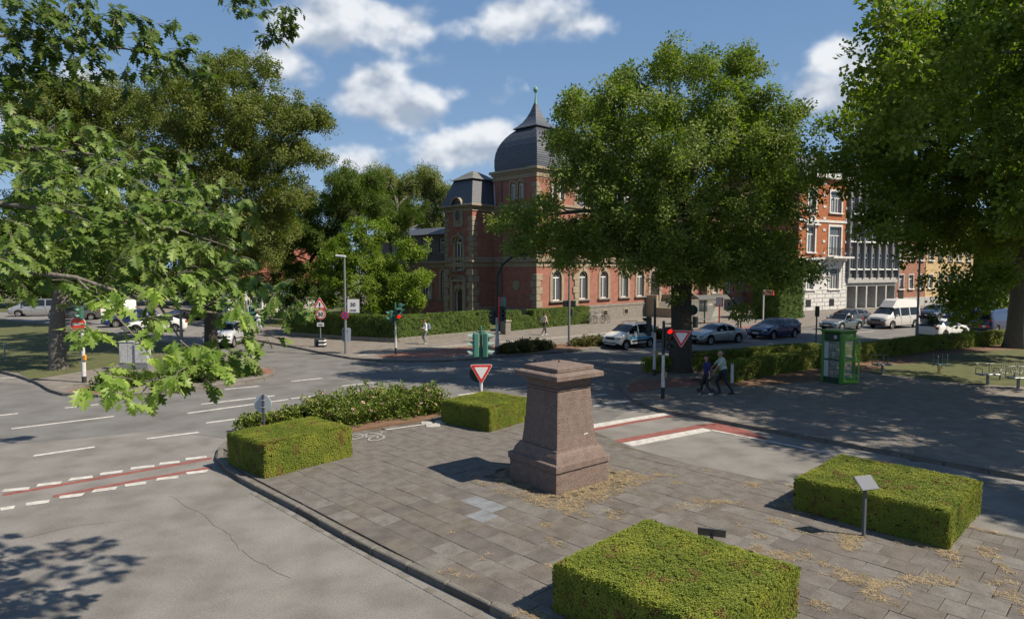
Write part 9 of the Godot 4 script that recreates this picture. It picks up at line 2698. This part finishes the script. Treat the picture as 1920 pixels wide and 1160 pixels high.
func foreground_oak() -> void:
	var foot := Vector3(-12.5, 0.0, -5.5)
	var r := thing("red_oak", "red oak beside the road whose lobed leaves hang into the view", "tree", foot)
	var m := bark_grey()
	var b := MB.new()
	b.tube([Vector3(0, -0.1, 0), Vector3(0, 0.5, 0), Vector3(0.05, 3.0, 0), Vector3(0.1, 6.5, 0.1), Vector3(0.2, 10.5, 0)], [0.6, 0.45, 0.38, 0.33, 0.22], 14)
	part("trunk", b, bark(), r)
	var boughs := [
		[Vector3(-12.4, 5.6, -5.5), Vector3(-7.86, 5.83, -8.05), Vector3(-6.56, 5.99, -8.30), Vector3(-5.52, 5.87, -8.54), Vector3(-4.35, 5.67, -8.54), Vector3(-3.63, 5.40, -8.78)],
		[Vector3(-12.4, 5.0, -5.5), Vector3(-7.19, 5.06, -7.32), Vector3(-5.88, 5.18, -7.32), Vector3(-4.87, 5.06, -7.32), Vector3(-4.00, 4.73, -7.44), Vector3(-3.32, 4.62, -7.69), Vector3(-2.74, 4.55, -7.81)],
		[Vector3(-12.4, 6.5, -5.5), Vector3(-8.62, 7.04, -9.27), Vector3(-7.33, 6.94, -9.52), Vector3(-6.11, 6.83, -9.76), Vector3(-5.07, 6.48, -10.00)],
		[Vector3(-4.87, 5.06, -7.32), Vector3(-4.37, 4.65, -7.20), Vector3(-3.99, 4.31, -7.08), Vector3(-3.76, 4.04, -6.95), Vector3(-3.70, 3.81, -6.83)],
		[Vector3(-4.00, 4.73, -7.44), Vector3(-3.71, 4.34, -7.32), Vector3(-3.42, 4.10, -7.32)],
		[Vector3(-12.3, 9.0, -5.5), Vector3(-9.70, 9.03, -11.00), Vector3(-8.22, 9.12, -11.50), Vector3(-6.97, 9.10, -12.00), Vector3(-5.77, 8.98, -12.50)],
		[Vector3(-12.3, 10.0, -5.5), Vector3(-10.85, 11.53, -13.00), Vector3(-8.70, 11.61, -14.50), Vector3(-6.62, 11.52, -15.50), Vector3(-5.65, 11.24, -16.20)],
		[Vector3(-12.3, 9.6, -5.5), Vector3(-6.0, 10.3, -7.5), Vector3(-1.5, 10.6, -8.0), Vector3(1.5, 10.4, -8.0)]]
	for q in boughs:
		b = MB.new()
		var pts := []; var rad := []
		for i in q.size():
			pts.append(q[i] - foot)
			rad.append(lerpf(0.045 if q.size() > 5 or q[0].x < -11 else 0.014, 0.005, float(i) / (q.size() - 1)))
		b.tube(pts, rad, 7, false)
		part("bough", b, m, r)
	var leaves := [oak_leaf(1), oak_leaf(2), oak_leaf(3), oak_leaf(4)]
	var lm := leafy("oak_leaf", 0.9)
	lm.roughness = 0.42
	var all := []  # [transform, colour]
	var twigs := MB.new()
	var spray := func(c: Vector3, n: int, rad: float, size: float, ca: Color, cb: Color) -> void:
		var out := Vector3(rnd(-0.3, 1.0), rnd(-0.7, 0.25), rnd(-0.6, 0.6)).normalized()
		twigs.tube([c - foot - out * rad * 0.9, c - foot - out * rad * 0.3 + Vector3(0, 0.02, 0), c - foot + out * rad * 0.3], [0.006, 0.005, 0.003], 4, false)
		for i in n:
			var d := (out * 0.8 + Vector3(rnd(-1, 1), rnd(-0.75, 0.35), rnd(-1, 1))).normalized()
			var p := c + out * rnd(-rad, rad * 0.4) + d * rad * 0.25
			var z := (d + Vector3(0, -0.3, 0)).normalized()
			var up := (Vector3(rnd(-0.45, 0.45), 1.0, rnd(-0.2, 0.6))).normalized()
			var x := up.cross(z).normalized()
			var s := size * rnd(0.55, 1.3)
			all.append([Transform3D(Basis(x * s, z.cross(x) * s, z * s), p - foot), ca.lerp(cb, rng.randf())])
	var la := Color(0.075, 0.130, 0.024); var lb := Color(0.175, 0.245, 0.060)
	# the low sprays, in sun
	for q in SPRAYS:
		for k in int(q[2] * (2.6 if q[0].y > 5.5 else 1.8)):
			var p: Vector3 = q[0] + Vector3(rnd(-1, 1), rnd(-1, 1), 0) * float(q[1]) + Vector3(0, 0, rnd(-0.9, 0.9))
			spray.call(p, 9, 0.16, 0.165, la, lb)
	# the high sprays, seen from below against the sky
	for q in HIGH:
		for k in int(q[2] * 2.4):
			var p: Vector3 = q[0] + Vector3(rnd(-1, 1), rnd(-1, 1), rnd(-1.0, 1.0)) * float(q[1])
			spray.call(p, 9, 0.2, 0.19, Color(0.055, 0.095, 0.018), Color(0.10, 0.15, 0.03))  # underside shade put into a darker leaf colour than the low sprays
	# sprays of the bough over the road that shade the asphalt
	for q in SHADE:
		for k in 3:
			var h := rnd(9.6, 10.8)
			spray.call(q + Vector3(0.86, 1.0, 0.30) * h + Vector3(rnd(-0.25, 0.25), 0, rnd(-0.25, 0.25)), 8, 0.22, 0.2, la, lb)
	part("twigs", twigs, m, r).set_meta("kind", "stuff")
	# the 300 leaves that show largest are leaves of their own
	var order := []
	for i in all.size():
		var p: Vector3 = all[i][0].origin + foot
		var seen := p.z < -4.5 and p.y < 8.5
		order.append([p.distance_squared_to(Vector3(0, 5.15, 0)) + (0.0 if seen else 1000.0), i])
	order.sort_custom(func(a, e): return a[0] < e[0])
	var tones := []
	for k in 6:
		var t: StandardMaterial3D = lm.duplicate()
		t.vertex_color_use_as_albedo = false
		t.resource_name = "oak_leaf_%d" % k
		var c := la.lerp(lb, k / 5.0)
		t.albedo_color = c.linear_to_srgb()
		tones.append(t)
	var rest := [[], [], [], []]
	var rc := [PackedColorArray(), PackedColorArray(), PackedColorArray(), PackedColorArray()]
	for j in order.size():
		var e: Array = all[order[j][1]]
		if j < 300:
			var o := partm("leaf", leaves[j % 4], tones[clampi(int((e[1].r - la.r) / (lb.r - la.r) * 5.99), 0, 5)], r)
			o.transform = e[0]
		else:
			rest[j % 4].append(e[0]); rc[j % 4].append(e[1])
	for k in 4: mass("foliage", leaves[k], lm, rest[k], rc[k], r)
